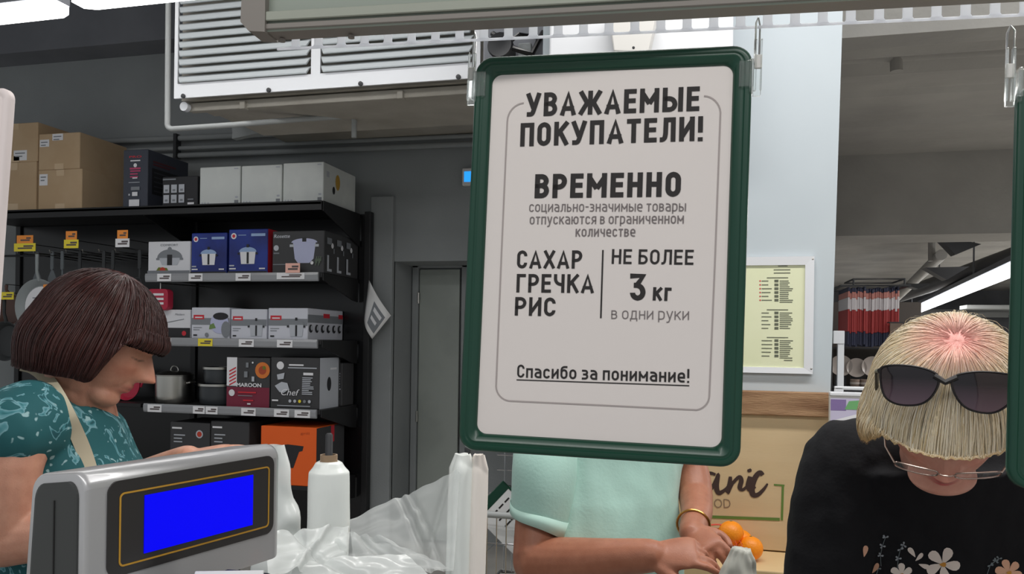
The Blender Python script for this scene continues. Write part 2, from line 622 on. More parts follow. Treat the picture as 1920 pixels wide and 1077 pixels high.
# cross beam under the ceiling above the doorway and pipes along the wall
mb = MB()
b0, b1 = PY(455, 265, YW - .6), PY(880, 262, YW - .6)
mb.bbox((b0.x, YW - .62, Z(264, 700, YW)), (.35, YW - .02, ZC + .3), .01)
struct('beam', mb, M_['duct'])
mb = MB()
for dz, r in ((0, .022), (-.075, .016), (-.13, .02)):
    zz = Z(262, 300, YW - .06) + dz
    mb.tube([(-6, YW - .07, zz + .03), (-4, YW - .07, zz), (-2.9, YW - .07, zz - .01), (-1.2, YW - .07, zz - .02)], r, 10)
tag(obj('wall_pipes', mb, M_['wall'], smooth=True), 'thin grey pipes running along the wall under the louvred air unit', 'pipe')
mb = MB()
zz = Z(268, 345, YW - .06)
mb.box((PY(345, 270, YW).x - .012, YW - .11, zz - .12), (PY(345, 270, YW).x + .012, YW - .05, zz + .06))
tag(obj('pipe_clamp', mb, M_['dark']), 'small dark clamp holding the thin wall pipes', 'clamp')

# pillar with pale panel
YP = 2.6
xl, xr = PY(1015, 300, YP).x, PY(1568, 400, YP).x
zt = 3.6
mb = MB()
n_ = 2
mb.box((xl, YP, 0), (xr, YP + .45, zt))
o = struct('pillar', mb, M_['pillar'])
# tilt of the panel edge as the photograph shows it
for v in o.data.vertices:
    if v.co.x > xl + .1:
        v.co.x += (v.co.z - 1.9) * .017
# brighter white cabinet high on the pillar, with a small box beneath the rail
c0, c1 = PY(1030, 60, YP - .2), PY(1375, 60, YP - .2)
t = thing('wall_cabinet', 'white box cabinet high on the pale pillar behind the hanging sign', 'cabinet', (c0.x, YP - .2, 2.2))
obj('body', MB().bbox((c0.x, YP - .2, 2.28), (c1.x, YP - .002, 3.3), .006), M_['white'], t)
q = PY(1180, 40, YP - .26)
pr = [PY(1140, 20, YP - .26), PY(1150, 95, YP - .26), PY(1215, 97, YP - .26), PY(1232, 20, YP - .26)]
mb = MB()
mb.prism([(p.x, p.z) for p in pr], 0, .055, Matrix(((1, 0, 0, 0), (0, 0, -1, YP - .2), (0, 1, 0, 0), (0, 0, 0, 1))))
t = tag(obj('intercom_box', mb, M_['offwhite'], bevel=.004), 'small tapered white box fixed on the white cabinet above the sign', 'box')
obj('knob', MB().lathe([(.001, 0), (.004, .001), (.004, .004), (.001, .005)], 12, Matrix.Translation(PY(1188, 90, YP - .262)) @ Matrix.Rotation(PI / 2, 4, 'X')), M_['dark'], t)

# right hall: stepped concrete soffit
prof = [(60, 3.3), (84, 3.45), (84.5, 3.9), (100, 3.95), (104, 4.6), (135, 4.7), (160, 5.2), (164, 5.25), (176, 5.3), (180, 5.35), (222, 5.9), (232, 5.95), (262, 6.6), (286, 7.0), (440, 7.0), (455, 7.4), (452, 7.5)]
pts = []
for py, Y in prof:
    p = PY(1740, py, Y)
    pts.append((Y, p.z))
Yend = 28
pts2 = pts + [(7.5, 3.3), (Yend, 3.3), (Yend, 5), (3.3, 5)]
mb = MB()
mb.prism(pts2, 0, 12, Matrix(((0, 0, 1, .4), (1, 0, 0, 0), (0, 1, 0, 0), (0, 0, 0, 1))))
struct('ceiling_1', mb, M_['concrete'])
mb = MB()
mb.box((0, Yend, 0), (14, Yend + .2, 3.4))
struct('wall_far', mb, M_['wall_dark'])
mb = MB()
mb.box((13.5, 3, 0), (13.7, Yend, 3.4))
struct('wall_right', mb, M_['wall_dark'])
mb = MB()
mb.box((.2, YW + .51, 0), (.4, Yend, 3.29))
struct('wall_inner', mb, M_['wall_dark'])
# pipes beneath the slab
pa = PY(1580, 122, 4.4)
mb = MB()
mb.tube([(.45, 4.4, pa.z + .04), (6, 4.4, pa.z - .02)], .035, 12)
mb.tube([PY(1680, 100, 4.4), PY(1681, 134, 4.4)], .03, 12)
mb.tube([(.45, 4.4, pa.z + .14), (6, 4.4, pa.z + .06)], .02, 12)
tag(obj('ceiling_pipe', mb, M_['concrete'], smooth=True), 'painted pipe hung under the concrete slab beside the pale pillar', 'pipe')
mb = MB()
a, b = P(1680, 560, 15), P(1765, 478, 10)
mb.tube([a, b], .07, 10)
mb.tube([P(1747, 450, 10.3), P(1747, 490, 10.3)], .045, 8)
tag(obj('ceiling_pipe', mb, M_['concrete'], smooth=True), 'thick grey pipe slanting down below the far hall ceiling', 'pipe')
mb = MB()
mb.tube([P(1600, 585, 20), P(1920, 475, 9.5)], .12, 10)
tag(obj('ceiling_duct', mb, M_['dark'], smooth=True), 'long dark duct running above the bright tube light in the far hall', 'duct')
mb = MB()
for q in ((1755, 440, 1840, 458, 1792, 478), (1735, 502, 1818, 500, 1775, 525), (1690, 532, 1745, 532, 1722, 542)):  # dark wedges modelled in place of the triangular shadows under the far ceiling
    p0 = P(q[0], q[1], 9.5)
    a, b, c = [PY(q[i], q[i + 1], p0.y) for i in (0, 2, 4)]
    mb.add([a, b, c, a + Vector((0, .2, 0)), b + Vector((0, .2, 0)), c + Vector((0, .2, 0))], [(0, 1, 2), (3, 5, 4), (0, 3, 4, 1), (1, 4, 5, 2), (2, 5, 3, 0)])
tag(obj('ceiling_shadow_patch', mb, M_['dark']), 'dark triangular slabs shaped as shadow patches below the far hall ceiling', 'bracket', kind='stuff')
# long tube light
mb = MB()
la, lb = P(1665, 608, 22), P(1935, 500, 8)
dr = (lb - la).normalized()
sd = dr.cross(Vector((0, 0, 1))).normalized()
t = thing('tube_light', 'long bright tube light receding beneath the far hall ceiling', 'lamp', la)
mb = MB()
ringloft(mb, [[p + sd * .07, p - sd * .07, p - sd * .07 + Vector((0, 0, .1)), p + sd * .07 + Vector((0, 0, .1))] for p in (la, lb)], cap=True)
obj('diffuser', mb, M_['lamp'], t)
mb = MB()
up = Vector((0, 0, 1))
ringloft(mb, [[p + sd * .09 + up * .11, p - sd * .09 + up * .11, p - sd * .09 + up * .17, p + sd * .09 + up * .17] for p in (la, lb)], cap=True)
obj('housing', mb, M_['wall_dark'], t)
for k in (.35, .6, .8, .95):
    p = la.lerp(lb, k) + up * .17
    obj('hanger', MB().tube([p, p + up * .5], .012), M_['wall_dark'], t)
mb = MB()
p = P(1872, 577, 20)
mb.bbox((p.x - .8, p.y - .3, p.z - .05), (p.x + .8, p.y + .3, p.z + .05), .01)
for q in range(3):
    pp = P(1700 + 60 * q, 600 - q * 6, 24)
    struct('beam', MB().box((pp.x - 2, pp.y + q * .4, pp.z), (pp.x + 2, pp.y + q * .4 + .2, pp.z + .15)), M_['pipe'])
tag(obj('far_ceiling_lamp', mb, M_['pipe']), 'small pale ceiling fitting at the far end of the hall', 'lamp')

# far store: fixtures on the left ceiling
def strip_lamp(a, b, w, h, label):
    a, b = Vector(a), Vector(b)
    d = (b - a).normalized()
    s = d.cross(Vector((0, 0, 1))).normalized()
    up = Vector((0, 0, 1))
    t = thing('ceiling_lamp', label, 'lamp', a, 'strip lamps by the louvred air unit')
    mb = MB()
    e = .05
    def ring(p, k, z):
        return [p - s * w * k, p + s * w * k]
    L = (b - a).length
    M = Matrix((d, s, up)).transposed().to_4x4()
    M.translation = a
    mb.prism([(0, -w * .6), (e, -w), (L - e, -w), (L, -w * .6), (L, w * .6), (L - e, w), (e, w), (0, w * .6)], 0, h * .55, M)
    obj('diffuser', mb, M_['lamp'], t)
    mb = MB()
    mb.prism([(0, -w * .7), (e, -w * 1.1), (L - e, -w * 1.1), (L, -w * .7), (L, w * .7), (L - e, w * 1.1), (e, w * 1.1), (0, w * .7)], h * .56, h, M)
    obj('housing', mb, M_['wall_dark'], t)
    return t


zl = 2.95
def PZ(px, py, z):
    r = ray(px, py)
    return EYE + r * ((z - EYE.z) / r.z)


a = PZ(117, 22, zl)
strip_lamp(a - Vector((1.3, -.02, 0)), a, .06, .07, 'left strip lamp hanging above the cardboard boxes')
a2 = PZ(146, 10, zl)
strip_lamp(a2, a2 + Vector((1.5, -.0, 0)), .06, .07, 'strip lamp reaching toward the louvred air unit')

# ------------------------------------------------------------------ louvred air unit
YL = 3.62
u0, u1 = PY(326, 185, YL), PY(900, 130, YL)
zb = u0.z
t = thing('air_unit', 'large grey louvred air unit hanging under the ceiling', 'ventilation', (u0.x, YL, zb))
Hh = 1.2
fr = MB()
xm = PY(592, 100, YL).x
W1 = .012
bott = .075
fr.box((u0.x, YL, zb), (u1.x, YL + .012, zb + bott))
fr.box((u0.x, YL, zb + bott), (u0.x + .02, YL + .012, zb + Hh))
fr.box((xm - .025, YL, zb + bott), (xm + .025, YL + .012, zb + Hh))
fr.box((u1.x - .03, YL, zb + bott), (u1.x, YL + .012, zb + Hh))
obj('frame', fr, M_['white'], t)
obj('casing', MB().box((u0.x + .002, YL + .06, zb + .004), (u1.x, YL + .35, zb + Hh)), M_['duct'], t)
pitch = .0455
ns = 22
for j in range(ns):
    z0 = zb + bott + j * pitch
    for (xa_, xb_) in ((u0.x + .02, xm - .025), (xm + .025, u1.x - .03)):
        mb = MB()
        th = .012
        pf = [(YL - .006, z0 + .001), (YL - .012, z0 + .003), (YL - .013, z0 + .008), (YL - .004, z0 + .03), (YL + .012, z0 + .043), (YL + .03, z0 + .048), (YL + .03, z0 + .044), (YL + .004, z0 + .03)]
        e = .02
        r0 = [(xa_ + (e * (1.0, 1, 1, .4, 0, 0, 0, .4)[k]), p[0], p[1]) for k, p in enumerate(pf)]
        r1 = [(xb_ - (e * (1.0, 1, 1, .4, 0, 0, 0, .4)[k]), p[0], p[1]) for k, p in enumerate(pf)]
        ringloft(mb, [r0, r1], cap=True)
        obj('slat', mb, M_['slat'], t)
for px in (345, 505, 677, 860):
    x = PY(px, 150, YL).x
    obj('bolt', MB().lathe([(.001, 0), (.012, .001), (.012, .008), (.001, .01)], 10, Matrix.Translation((x, YL - .001, zb + .008)) @ Matrix.Rotation(PI / 2, 4, 'X')), M_['dark'], t)
# drip tray under the unit
p0 = PY(358, 195, YL + .1)
zt0 = zb - .035
tr = thing('drip_tray', 'brownish metal tray slung under the louvred air unit', 'tray', (p0.x, YL + .1, zt0))
mb = MB()
mb.bbox((p0.x, YL + .08, zt0 - .012), (u1.x, YL + .12, zb - .003), .004)
mb.bbox((p0.x + .1, YL + .1, zt0 - .005), (u1.x, YL + .65, zb - .004), .01)
obj('pan', mb, M_['duct'], tr)
for px in (462, 755):
    x = PY(px, 180, YL + .1).x
    obj('bracket', MB().bbox((x - .015, YL + .06, zt0 - .02), (x + .015, YL + .1, zt0 + .02), .003), M_['duct'], tr)
mb = MB()
mb.lathe([(.008, 0), (.024, .0), (.024, .03), (.008, .03)], 16, Matrix.Translation((p0.x, YL + .07, zt0 + .005)) @ Matrix.Rotation(PI / 2, 4, 'X'))
obj('end_cap', mb, M_['white'], tr)
# duct box further back, closed underneath
d0, d1 = PY(440, 232, YL + .9), PY(900, 205, YL + .9)
mb = MB()
mb.bbox((d0.x, YL + .7, d0.z), (u1.x + .3, YW - .7, d0.z + .45), .01)
tag(obj('duct_box', mb, M_['duct']), 'boxed duct with a dusty underside behind the air unit tray', 'duct')
mb = MB()
g0, g1 = PY(465, 240, YW - .5), PY(510, 262, YW - .5)
mb.prism([(g0.x, g0.z), (g0.x, g1.z - .03), (g1.x + .03, g1.z), (g0.x + .06, g0.z)], 0, .05, Matrix(((1, 0, 0, 0), (0, 0, -1, YW - .63), (0, 1, 0, 0), (0, 0, 0, 1))))
tag(obj('gusset', mb, M_['wall']), 'small grey gusset plate at the left end of the beam', 'bracket')
# white pipe
Yp = YL + .02
arc = []
for k in range(7):
    a_ = PI + PI / 2 * k / 6
    arc.append((323 + 9 * math.cos(a_), 233 - 9 * math.sin(a_)))
pp = [PY(316, -30, Yp), PY(315, 100, Yp)] + [PY(x, y, Yp) for x, y in arc] + [PY(440, 234, Yp + .05), PY(560, 224, Yp + .25), PY(655, 218, Yp + .4)]
pe = pp[-1]
for k in range(5):
    a_ = PI / 2 * (1 - k / 4)
    pp.append(pe + Vector((.03 * math.cos(a_), 0, -.03 + .03 * math.sin(a_))))
pp.append(pp[-1] - Vector((0, 0, .09)))
t = tag(obj('drain_pipe', MB().tube(pp, .0145, 12), M_['pipe'], smooth=True), 'white bent drain pipe beside and below the air unit', 'pipe')
# dark machine right of the unit
k0, k1 = PY(905, 100, 3.3), PY(1028, 60, 3.3)
t = thing('ceiling_machine', 'dark machinery casing between the air unit and the white cabinet', 'machine', (k0.x, 3.3, k0.z))
obj('body', MB().bbox((k0.x, 3.3, k0.z - .1), (k1.x, 3.7, k0.z + .7), .01), M_['wall_dark'], t)
mb = MB()
c = PY(940, 88, 3.2)
Mx = Matrix.Translation(c) @ Matrix.Rotation(PI / 2, 4, 'X')
mb.lathe([(.02, -.09), (.04, -.09), (.055, .02), (.05, .03), (.02, .02)], 20, Mx)
obj('motor', mb, M_['dark'], t, True)
mb = MB()
c = PY(975, 95, 3.22)
mb.tube([c + Vector((-.12, 0, .08)), c + Vector((-.02, -.03, 0)), c + Vector((.05, 0, -.02)), c + Vector((.08, .08, .1))], .012, 8)
mb.tube([c + Vector((-.1, 0, .0)), c + Vector((.0, -.02, .06)), c + Vector((.06, .08, .08))], .009, 8)
obj('cable', mb, M_['blackgloss'], t, True)
obj('plate', MB().bbox((c.x - .02, 3.27, c.z - .02), (c.x + .035, 3.298, c.z + .05), .003), M_['wall'], t)
# thermometer with blue digits
q = PY(876, 332, YW - .03)
t = thing('wall_display', 'small white wall display with glowing blue digits beside the sign', 'display', q)
obj('case', MB().bbox((q.x - .035, YW - .04, q.z - .06), (q.x + .08, YW - .001, q.z + .06), .008), M_['offwhite'], t)
obj('digits', MB().box((q.x - .018, YW - .043, q.z - .035), (q.x + .06, YW - .041, q.z + .035)), mat('blue_digits', rgb(30, 120, 200), .5, emit=rgb(40, 150, 235), estr=1.2), t)
# ------------------------------------------------------------------ shelving
WHITE = lambda: ink('print_white', 225, 225, 225)
XR = PY(600, 600, YS).x + .01      # right end of the shelves
XL = PY(-90, 600, YS).x
XM = PY(268, 600, YS).x            # joint between the two bays
YB = YS + .56
rows = {}
for k, (py, px) in {'top': (386, 300), 'a': (513, 430), 'b': (636, 430), 'c': (764, 430), 'd': (905, 430)}.items():
    rows[k] = PY(px, py, YS).z
XU = PY(684, 600, YB).x
t = thing('shelf_unit', 'black metal shelving unit along the grey wall holding boxed cookware', 'shelf', (XR, YB, 0))
mb = MB()
for x in (XU, XM - .02, XL):
    obj('upright', MB().bbox((x, YB - .03, 0), (x + .045, YB + .03, PY(690, 398, YB).z), .004), M_['black'], t)
obj('back_panel', MB().box((XL + .05, YB - .012, 0), (XU - .002, YB + .0, rows['top'])), M_['blackgloss'], t)
# canopy shelf
zt = rows['top']
mb = MB()
mb.bbox((XL, YS - .02, zt - .028), (XR, YB - .035, zt), .004)
mb.box((XL, YS - .02, zt - .06), (XR, YS - .0, zt - .01))
obj('shelf_board', mb, M_['black'], t)
for x in (XR + .003, XM):
    obj('bracket', MB().prism([(YS - .01, zt - .065), (YS - .01, zt - .002), (YB - .03, zt - .002), (YB - .03, zt - .23)], 0, .006, Matrix(((0, 0, 1, x), (1, 0, 0, 0), (0, 1, 0, 0), (0, 0, 0, 1)))), M_['black'], t)
rail_m = mat('price_rail', rgb(150, 152, 156), .25, spec=.7)
for k in 'abcd':
    z = rows[k]
    xl_ = XM + (.01 if k != 'd' else .01)
    ys = YS + .02
    obj('shelf_board', MB().bbox((xl_, ys, z - .028), (XR - .01, YB - .035, z), .003), M_['black'], t)
    if k != 'd':
        mb = MB()
        xe = XR - .03
        mb.prism([(ys - .001, z - .05), (ys - .001, z + .004), (ys - .014, z + .004), (ys - .02, z - .012), (ys - .017, z - .042), (ys - .012, z - .052)], 0, xe - xl_, Matrix(((0, 0, 1, xl_), (1, 0, 0, 0), (0, 1, 0, 0), (0, 0, 0, 1))))
        obj('price_rail', mb, rail_m, t)
    for x in (XR - .006,):
        obj('bracket', MB().prism([(ys, z - .045), (ys, z - .001), (YB - .03, z - .001), (YB - .03, z - .16), (YB - .12, z - .15)], 0, .006, Matrix(((0, 0, 1, x), (1, 0, 0, 0), (0, 1, 0, 0), (0, 0, 0, 1)))), M_['black'], t)

GRY = lambda: ink('print_grey', 120, 122, 126)


def price(px, py, w, h, cols, label, group=None, Y=None, name='price_tag', txt=None):
    """stack of coloured cards on the rail; cols top to bottom"""
    Y = Y or YS - .004
    a, b = PY(px - w / 2, py, Y), PY(px + w / 2, py, Y)
    ww = b.x - a.x
    hz = abs(PY(px, py - h / 2, Y).z - PY(px, py + h / 2, Y).z)
    t = thing(name, label, 'price tag', (a.x, Y, a.z), group)
    n = len(cols)
    for i, c in enumerate(cols):
        z1 = a.z + hz / 2 - hz * i / n
        z0 = z1 - hz / n
        k = 0 if n == 1 or i == n - 1 else ww * .12
        obj('card', MB().box((a.x + k, Y - .002 - .001 * i, z0), (b.x - k, Y, z1)), c, t)
        m2 = MB()
        m2.box((a.x + k + ww * .18, Y - .0032 - .001 * i, z0 + hz / n * .3), (b.x - k - ww * .15, Y - .0022 - .001 * i, z0 + hz / n * .48))
        m2.box((a.x + k + ww * .45, Y - .0032 - .001 * i, z0 + hz / n * .55), (b.x - k - ww * .1, Y - .0022 - .001 * i, z0 + hz / n * .75))
        obj('print', m2, ink('tag_ink', 90, 80, 80), t)
    if n == 2:
        xm_ = (a.x + b.x) / 2
        obj('arm', MB().tube([(xm_, Y + .001, a.z), (xm_, YB - .013, a.z + .004)], .003, 6), M_['black'], t)
    return t


yel, org, wht, pnk = ink('tag_yellow', 240, 220, 60), ink('tag_orange', 245, 150, 60), ink('tag_white', 235, 235, 238), ink('tag_pink', 245, 190, 175)
shelfname = {'a': 'second shelf', 'b': 'third shelf', 'c': 'fourth shelf'}
for k, xs in (('a', [(308, 'under the white pan box', 26, wht), (367, 'under the small blue pot box', 26, wht), (456, 'under the tall blue pot box', 28, wht)]),
              ('b', [(308, 'under the plain white carton', 26, wht), (385, 'under the lidded saucepan box', 27, yel), (462, 'under the middle grey pot box', 28, wht), (534, 'under the last grey pot box', 29, wht)]),
              ('c', [(290, 'under the steel stockpot', 26, wht), (373, 'under the dark casseroles', 22, wht), (397, 'right next to the dark casserole tag', 22, wht), (466, 'under the maroon box', 27, wht), (528, 'under the black mixer box', 28, wht), (567, 'last on the right of the fourth shelf', 29, wht)])):
    for px, where, w, c in xs:
        zz = rows[k] - .024
        r = ray(px, 600)
        Y = YS - .0
        x = PY(px, 600, Y).x
        # pixel row of the rail at this column
        lo, hi = 0, 1077
        for _ in range(30):
            m = (lo + hi) / 2
            if PY(px, m, Y).z > zz:
                lo = m
            else:
                hi = m
        price(px, lo, w, 14, [c], ('yellow' if c is yel else 'white') + ' price tag on the ' + shelfname[k] + ' rail, ' + where, 'price tags on the shelf rails', Y=YS - .0)
price(545, 518, 52, 12, [wht], 'wide white price tag under the black pot box, right of the second shelf rail', 'price tags on the shelf rails', Y=YS)
price(549, 503, 27, 18, [pnk], 'pale pink price card standing before the black pot box', Y=YS - .006)
price(47, 457, 40, 30, [org, yel], 'orange card over wide yellow card hanging nearest the left edge', 'hanging price cards over the utensils', Y=YS - .03)
price(134, 450, 27, 32, [org, yel], 'orange card over narrow yellow card hanging above the red-haired head', 'hanging price cards over the utensils', Y=YS - .03)
price(230, 448, 26, 32, [org, wht], 'orange card over white card hanging nearest the boxed pots', 'hanging price cards over the utensils', Y=YS - .03)
price(14, 555, 24, 14, [yel], 'yellow price card low at the left edge', Y=YS - .03)


def carton(name, label, px0, px1, pyt, row, m, dep=.4, yo=.05, side=None, group=None, z0=None, X1=None, cat='box', bev=.004):
    """a box on a shelf: front face between two picture columns; returns thing, front frame (u right, v up), width, height"""
    Y = YS + yo
    a, b = PY(px0, 600, Y).x, PY(px1, 600, Y).x
    zb_ = (rows[row] if z0 is None else z0) + .001
    zt_ = PY((px0 + px1) / 2, pyt, Y).z
    t = thing(name, label, cat, ((a + b) / 2, Y, zb_), group)
    obj('carton', MB().bbox((a, Y, zb_), (b, Y + dep, zt_), bev, 1), m, t)
    fr = Frame((a, Y, zb_), (1, 0, 0), (0, 0, 1))
    sf = Frame((b, Y, zb_), (0, 1, 0), (0, 0, 1))
    return t, fr, b - a, zt_ - zb_, sf


class Deco:
    """flat printed shapes on a face, in fractions of the face"""
    def __init__(s, fr, w, h):
        s.fr, s.w, s.h, s.d, s.k = fr, w, h, {}, 0

    def mb(s, m):
        return s.d.setdefault(m.name, (MB(), m))[0]

    def off(s):
        s.k += 1
        return .0008 + .0004 * s.k

    def rect(s, x0, y0, x1, y1, m):
        o = s.off()
        s.mb(m).add([(x0 * s.w, y0 * s.h, o), (x1 * s.w, y0 * s.h, o), (x1 * s.w, y1 * s.h, o), (x0 * s.w, y1 * s.h, o)], [(0, 1, 2, 3)], s.fr.M)
        return s

    def poly(s, pts, m):
        o = s.off()
        s.mb(m).add([(x * s.w, y * s.h, o) for x, y in pts], [tuple(range(len(pts)))], s.fr.M)
        return s

    def disc(s, x, y, r, m, ry=None, a0=0, a1=360):
        o = s.off()
        ry = ry or r * s.w / s.h
        pts = [(s.w * (x + r * math.cos(math.radians(a0 + (a1 - a0) * k / 20))), s.h * (y + ry * math.sin(math.radians(a0 + (a1 - a0) * k / 20))), o) for k in range(20)]
        s.mb(m).add(pts, [tuple(range(20))], s.fr.M)
        return s

    def lines(s, x0, y0, x1, n, gap, th, m, seed=1, rag=.35):
        rnd = random.Random(seed)
        for i in range(n):
            y = y0 - gap * i
            s.rect(x0, y, x1 - (x1 - x0) * rag * rnd.random(), y + th, m)
        return s

    def text(s, txt, x0, y0, x1, h, m, bold=.01, shear=0, ref='H'):
        lettering(s.mb(m), txt, s.fr.M, x0 * s.w, y0 * s.h, x1 * s.w, y0 * s.h, h * s.h, ref, bold, s.off(), 1, shear)
        return s

    def pot(s, x, y, w, h, body, lid, dark, n=16):
        """side view of a pot with lid and ear handles, centre x, base y"""
        a = w / 2
        s.poly([(x - a * .85, y), (x + a * .85, y), (x + a, y + h * .62), (x - a, y + h * .62)], body)
        s.rect(x - a * .14, y + h * .02, x + a * .14, y + h * .6, dark)
        s.poly([(x + a * 1.12 * math.cos(PI * k / n), y + h * .62 + h * .24 * math.sin(PI * k / n)) for k in range(n + 1)], lid)
        s.rect(x - a * .16, y + h * .84, x + a * .16, y + h * 1.0, dark)
        s.rect(x - a * 1.3, y + h * .48, x - a * 1.0, y + h * .58, dark)
        s.rect(x + a * 1.0, y + h * .48, x + a * 1.3, y + h * .58, dark)
        return s

    def done(s, parent, name='print'):
        for k, (mb, m) in s.d.items():
            o = obj(name, mb, m, parent)
            if len(mb.f) > 1:
                o['kind'] = 'stuff'


W = ink('print_white', 228, 228, 232)
K = ink('print_black', 36, 36, 40)
Gm = ink('print_midgrey', 128, 132, 138)
Gl = ink('print_lightgrey', 186, 190, 198)
RED = ink('print_red', 204, 44, 58)
PK = ink('print_pink', 190, 70, 110)
# top row -----------------------------------------------------------
card = M_['card']
zst = PY(110, 318, YS + .05).z
for (a, b, top, z0, lab, dep, st) in ((68, 150, 318, None, 'lower cardboard carton of the stack beside the tall dark box', .5, [(.03, .62, .22, .9)]),
                                      (68, 145, 250, zst, 'upper cardboard carton with two white stickers on the front stack', .46, [(.03, .64, .26, .84), (.34, .8, .6, .98)]),
                                      (-22, 64, 305, None, 'lower cardboard carton at the left edge of the top shelf', .5, []),
                                      (-22, 66, 232, PY(30, 305, YS + .05).z + .001, 'upper cardboard carton at the left edge, small sticker low on its front', .5, [(.5, .04, .78, .3)])):
    t, fr, w, h, sf = carton('cardboard_box', lab, a, b, top, 'top', card, dep, z0=z0, group='cardboard cartons on top of the shelving')
    d = Deco(fr, w, h)
    for q in st:
        d.rect(*q, W)
        d.lines(q[0] + .03, q[3] - .09, q[2] - .03, 2, .08, .03, Gm)
    d.done(t, 'sticker')
    d = Deco(fr, w, h)
    d.rect(.4, 0, .62, .16, M_['tape']).rect(.42, .84, .6, .99, M_['tape'])
    d.done(t, 'tape')
t, fr, w, h, sf = carton('appliance_box', 'tall dark blue-grey appliance box with small red and white print on top shelf', 227, 273, 281, 'top', ink('navy_card', 62, 66, 78), .72 * .6)
d = Deco(fr, w, h)
d.text('PRO', .25, .86, .75, .035, RED, ref='H').rect(.3, .8, .7, .82, W).disc(.5, .73, .07, W).rect(.28, .66, .72, .69, PK).lines(.3, .62, .74, 3, .05, .022, PK)
d.rect(.4, .5, .6, .52, W).rect(.25, .43, .7, .44, Gl).rect(.35, .3, .7, .36, Gm).rect(.4, .2, .62, .27, W).rect(.25, .21, .32, .24, Gl).rect(.28, .02, .7, .14, W)
d.done(t)
d = Deco(sf, .43, h)
d.rect(.1, .25, .9, .7, ink('navy_dark', 30, 30, 36)).lines(.12, .8, .7, 2, .05, .03, ink('navy_red', 90, 40, 50)).lines(.14, .62, .8, 5, .08, .02, ink('navy_line', 60, 62, 68))
d.done(t)
t, fr, w, h, sf = carton('small_black_box', 'low black box with six pale picture squares beside the white cartons', 301, 367, 331, 'top', K, .3)
d = Deco(fr, w, h)
for i in range(3):
    for j in range(2):
        x, y = .04 + i * .22, .46 - j * .34
        d.rect(x, y, x + .16, y + .27, Gl)
        d.rect(x + .04, y + .05, x + .12, y + .12, Gm)
d.rect(.03, .88, .4, .93, Gm).rect(.74, .2, .9, .24, Gm).rect(.74, .05, .92, .12, W)
d.done(t)
wc = mat('white_glossy_carton', rgb(226, 230, 226), .3, noise_amt=.2, nscale=2, col2=rgb(214, 218, 216))
for (a, b, top, lab) in ((371, 447, 313, 'leftmost of the three glossy white cartons on the top shelf'), (449, 525, 310, 'middle one of the three glossy white cartons on the top shelf'), (527, 603, 305, 'rightmost glossy white carton on the top shelf with a gold mark on its side')):
    t, fr, w, h, sf = carton('white_carton', lab, a, b, top, 'top', wc, .47, group='glossy white cartons on the top shelf')
    d = Deco(fr, w, h)
    d.rect(.86, .04, .96, .12, Gm).rect(.88, .17, .95, .22, Gl).rect(.05, .04, .09, .08, Gl).rect(.12, .04, .16, .08, Gl).rect(.2, .04, .24, .08, Gl).rect(.85, .92, .95, .95, Gl)
    d.done(t)
    if a == 527:
        d = Deco(sf, .47, h)
        d.disc(.42, .62, .07, ink('gold_print', 190, 150, 60), ry=.2).disc(.3, .38, .04, K, ry=.1).rect(.08, .66, .16, .8, Gl)
        d.done(t)
# second shelf -----------------------------------------------------------
blue = mat('blue_carton', rgb(34, 58, 150), .35, noise_amt=.7, nscale=4, col2=rgb(22, 36, 106))
t, fr, w, h, sf = carton('white_pan_box', 'white box with a grey shallow pan picture, left on the second shelf', 276, 355, 453, 'a', ink('white_card', 222, 223, 228), .3, .06)
d = Deco(fr, w, h)
d.poly([(.34 + .3 * math.cos(PI * k / 12) + .18, .5 + .26 * math.sin(PI * k / 12)) for k in range(13)], Gm).poly([(.26, .5), (.78, .5), (.7, .28), (.34, .28)], Gl).rect(.46, .28, .58, .6, K).disc(.52, .76, .05, Gm).rect(.2, .44, .28, .5, Gm).rect(.76, .44, .84, .5, Gm).text('COMFORT', .3, .86, .72, .06, Gm)
d.poly([(.2, .1), (.5, .1), (.46, .2), (.26, .22)], ink('salad_green', 110, 120, 40)).disc(.36, .12, .07, ink('tomato', 190, 60, 40)).rect(.0, .03, 1, .12, Gm)
d.done(t)
for (a, b, top, lab, big) in ((357, 423, 437, 'smaller dark blue box with a lidded pot picture', 0), (427, 500, 430, 'taller dark blue box with a lidded pot picture and red side', 1)):
    t, fr, w, h, sf = carton('blue_pot_box', lab, a, b, top, 'a', blue, .26, .05, group='blue pot boxes on the second shelf')
    d = Deco(fr, w, h)
    lid = ink('print_silverblue', 150, 176, 214)
    d.disc(.13, .85, .07, W).disc(.13, .85, .04, RED).rect(.58, .84, .94, .9, lid).rect(.25, .86, .45, .875, lid)
    d.pot(.5, .22, .4, .44, W, lid, K)
    d.rect(.03, .1, .2, .13, W).rect(.03, .17, .16, .2, Gl).rect(.8, .1, .95, .13, W).rect(0, 0, 1, .06, K)
    d.done(t)
    if big:
        d = Deco(sf, .26, h)
        d.rect(0.01, 0, .99, 1, RED)
        d.done(t)
pbk = ink('charcoal_card', 58, 58, 60)
t, fr, w, h, sf = carton('black_pot_box', 'charcoal box with a pale steel pot picture, right end of the second shelf', 509, 606, 433, 'a', pbk, .5, .04)
d = Deco(fr, w, h)
sil = ink('print_silver', 186, 190, 220)
d.poly([(.4, .72), (.84, .72), (.8, .34), (.72, .24), (.5, .24), (.44, .34)], sil).poly([(.62 + .25 * math.cos(PI * k / 12), .72 + .1 * math.sin(PI * k / 12)) for k in range(13)], sil).rect(.58, .74, .66, .84, K)
d.rect(.34, .62, .42, .68, Gl).rect(.82, .62, .9, .68, Gl)
d.text('Rosette', .03, .84, .34, .08, Gl, .02, .2, 'R').disc(.08, .6, .05, Gl).rect(.03, .46, .14, .49, Gm).rect(.02, .2, .3, .22, Gm)
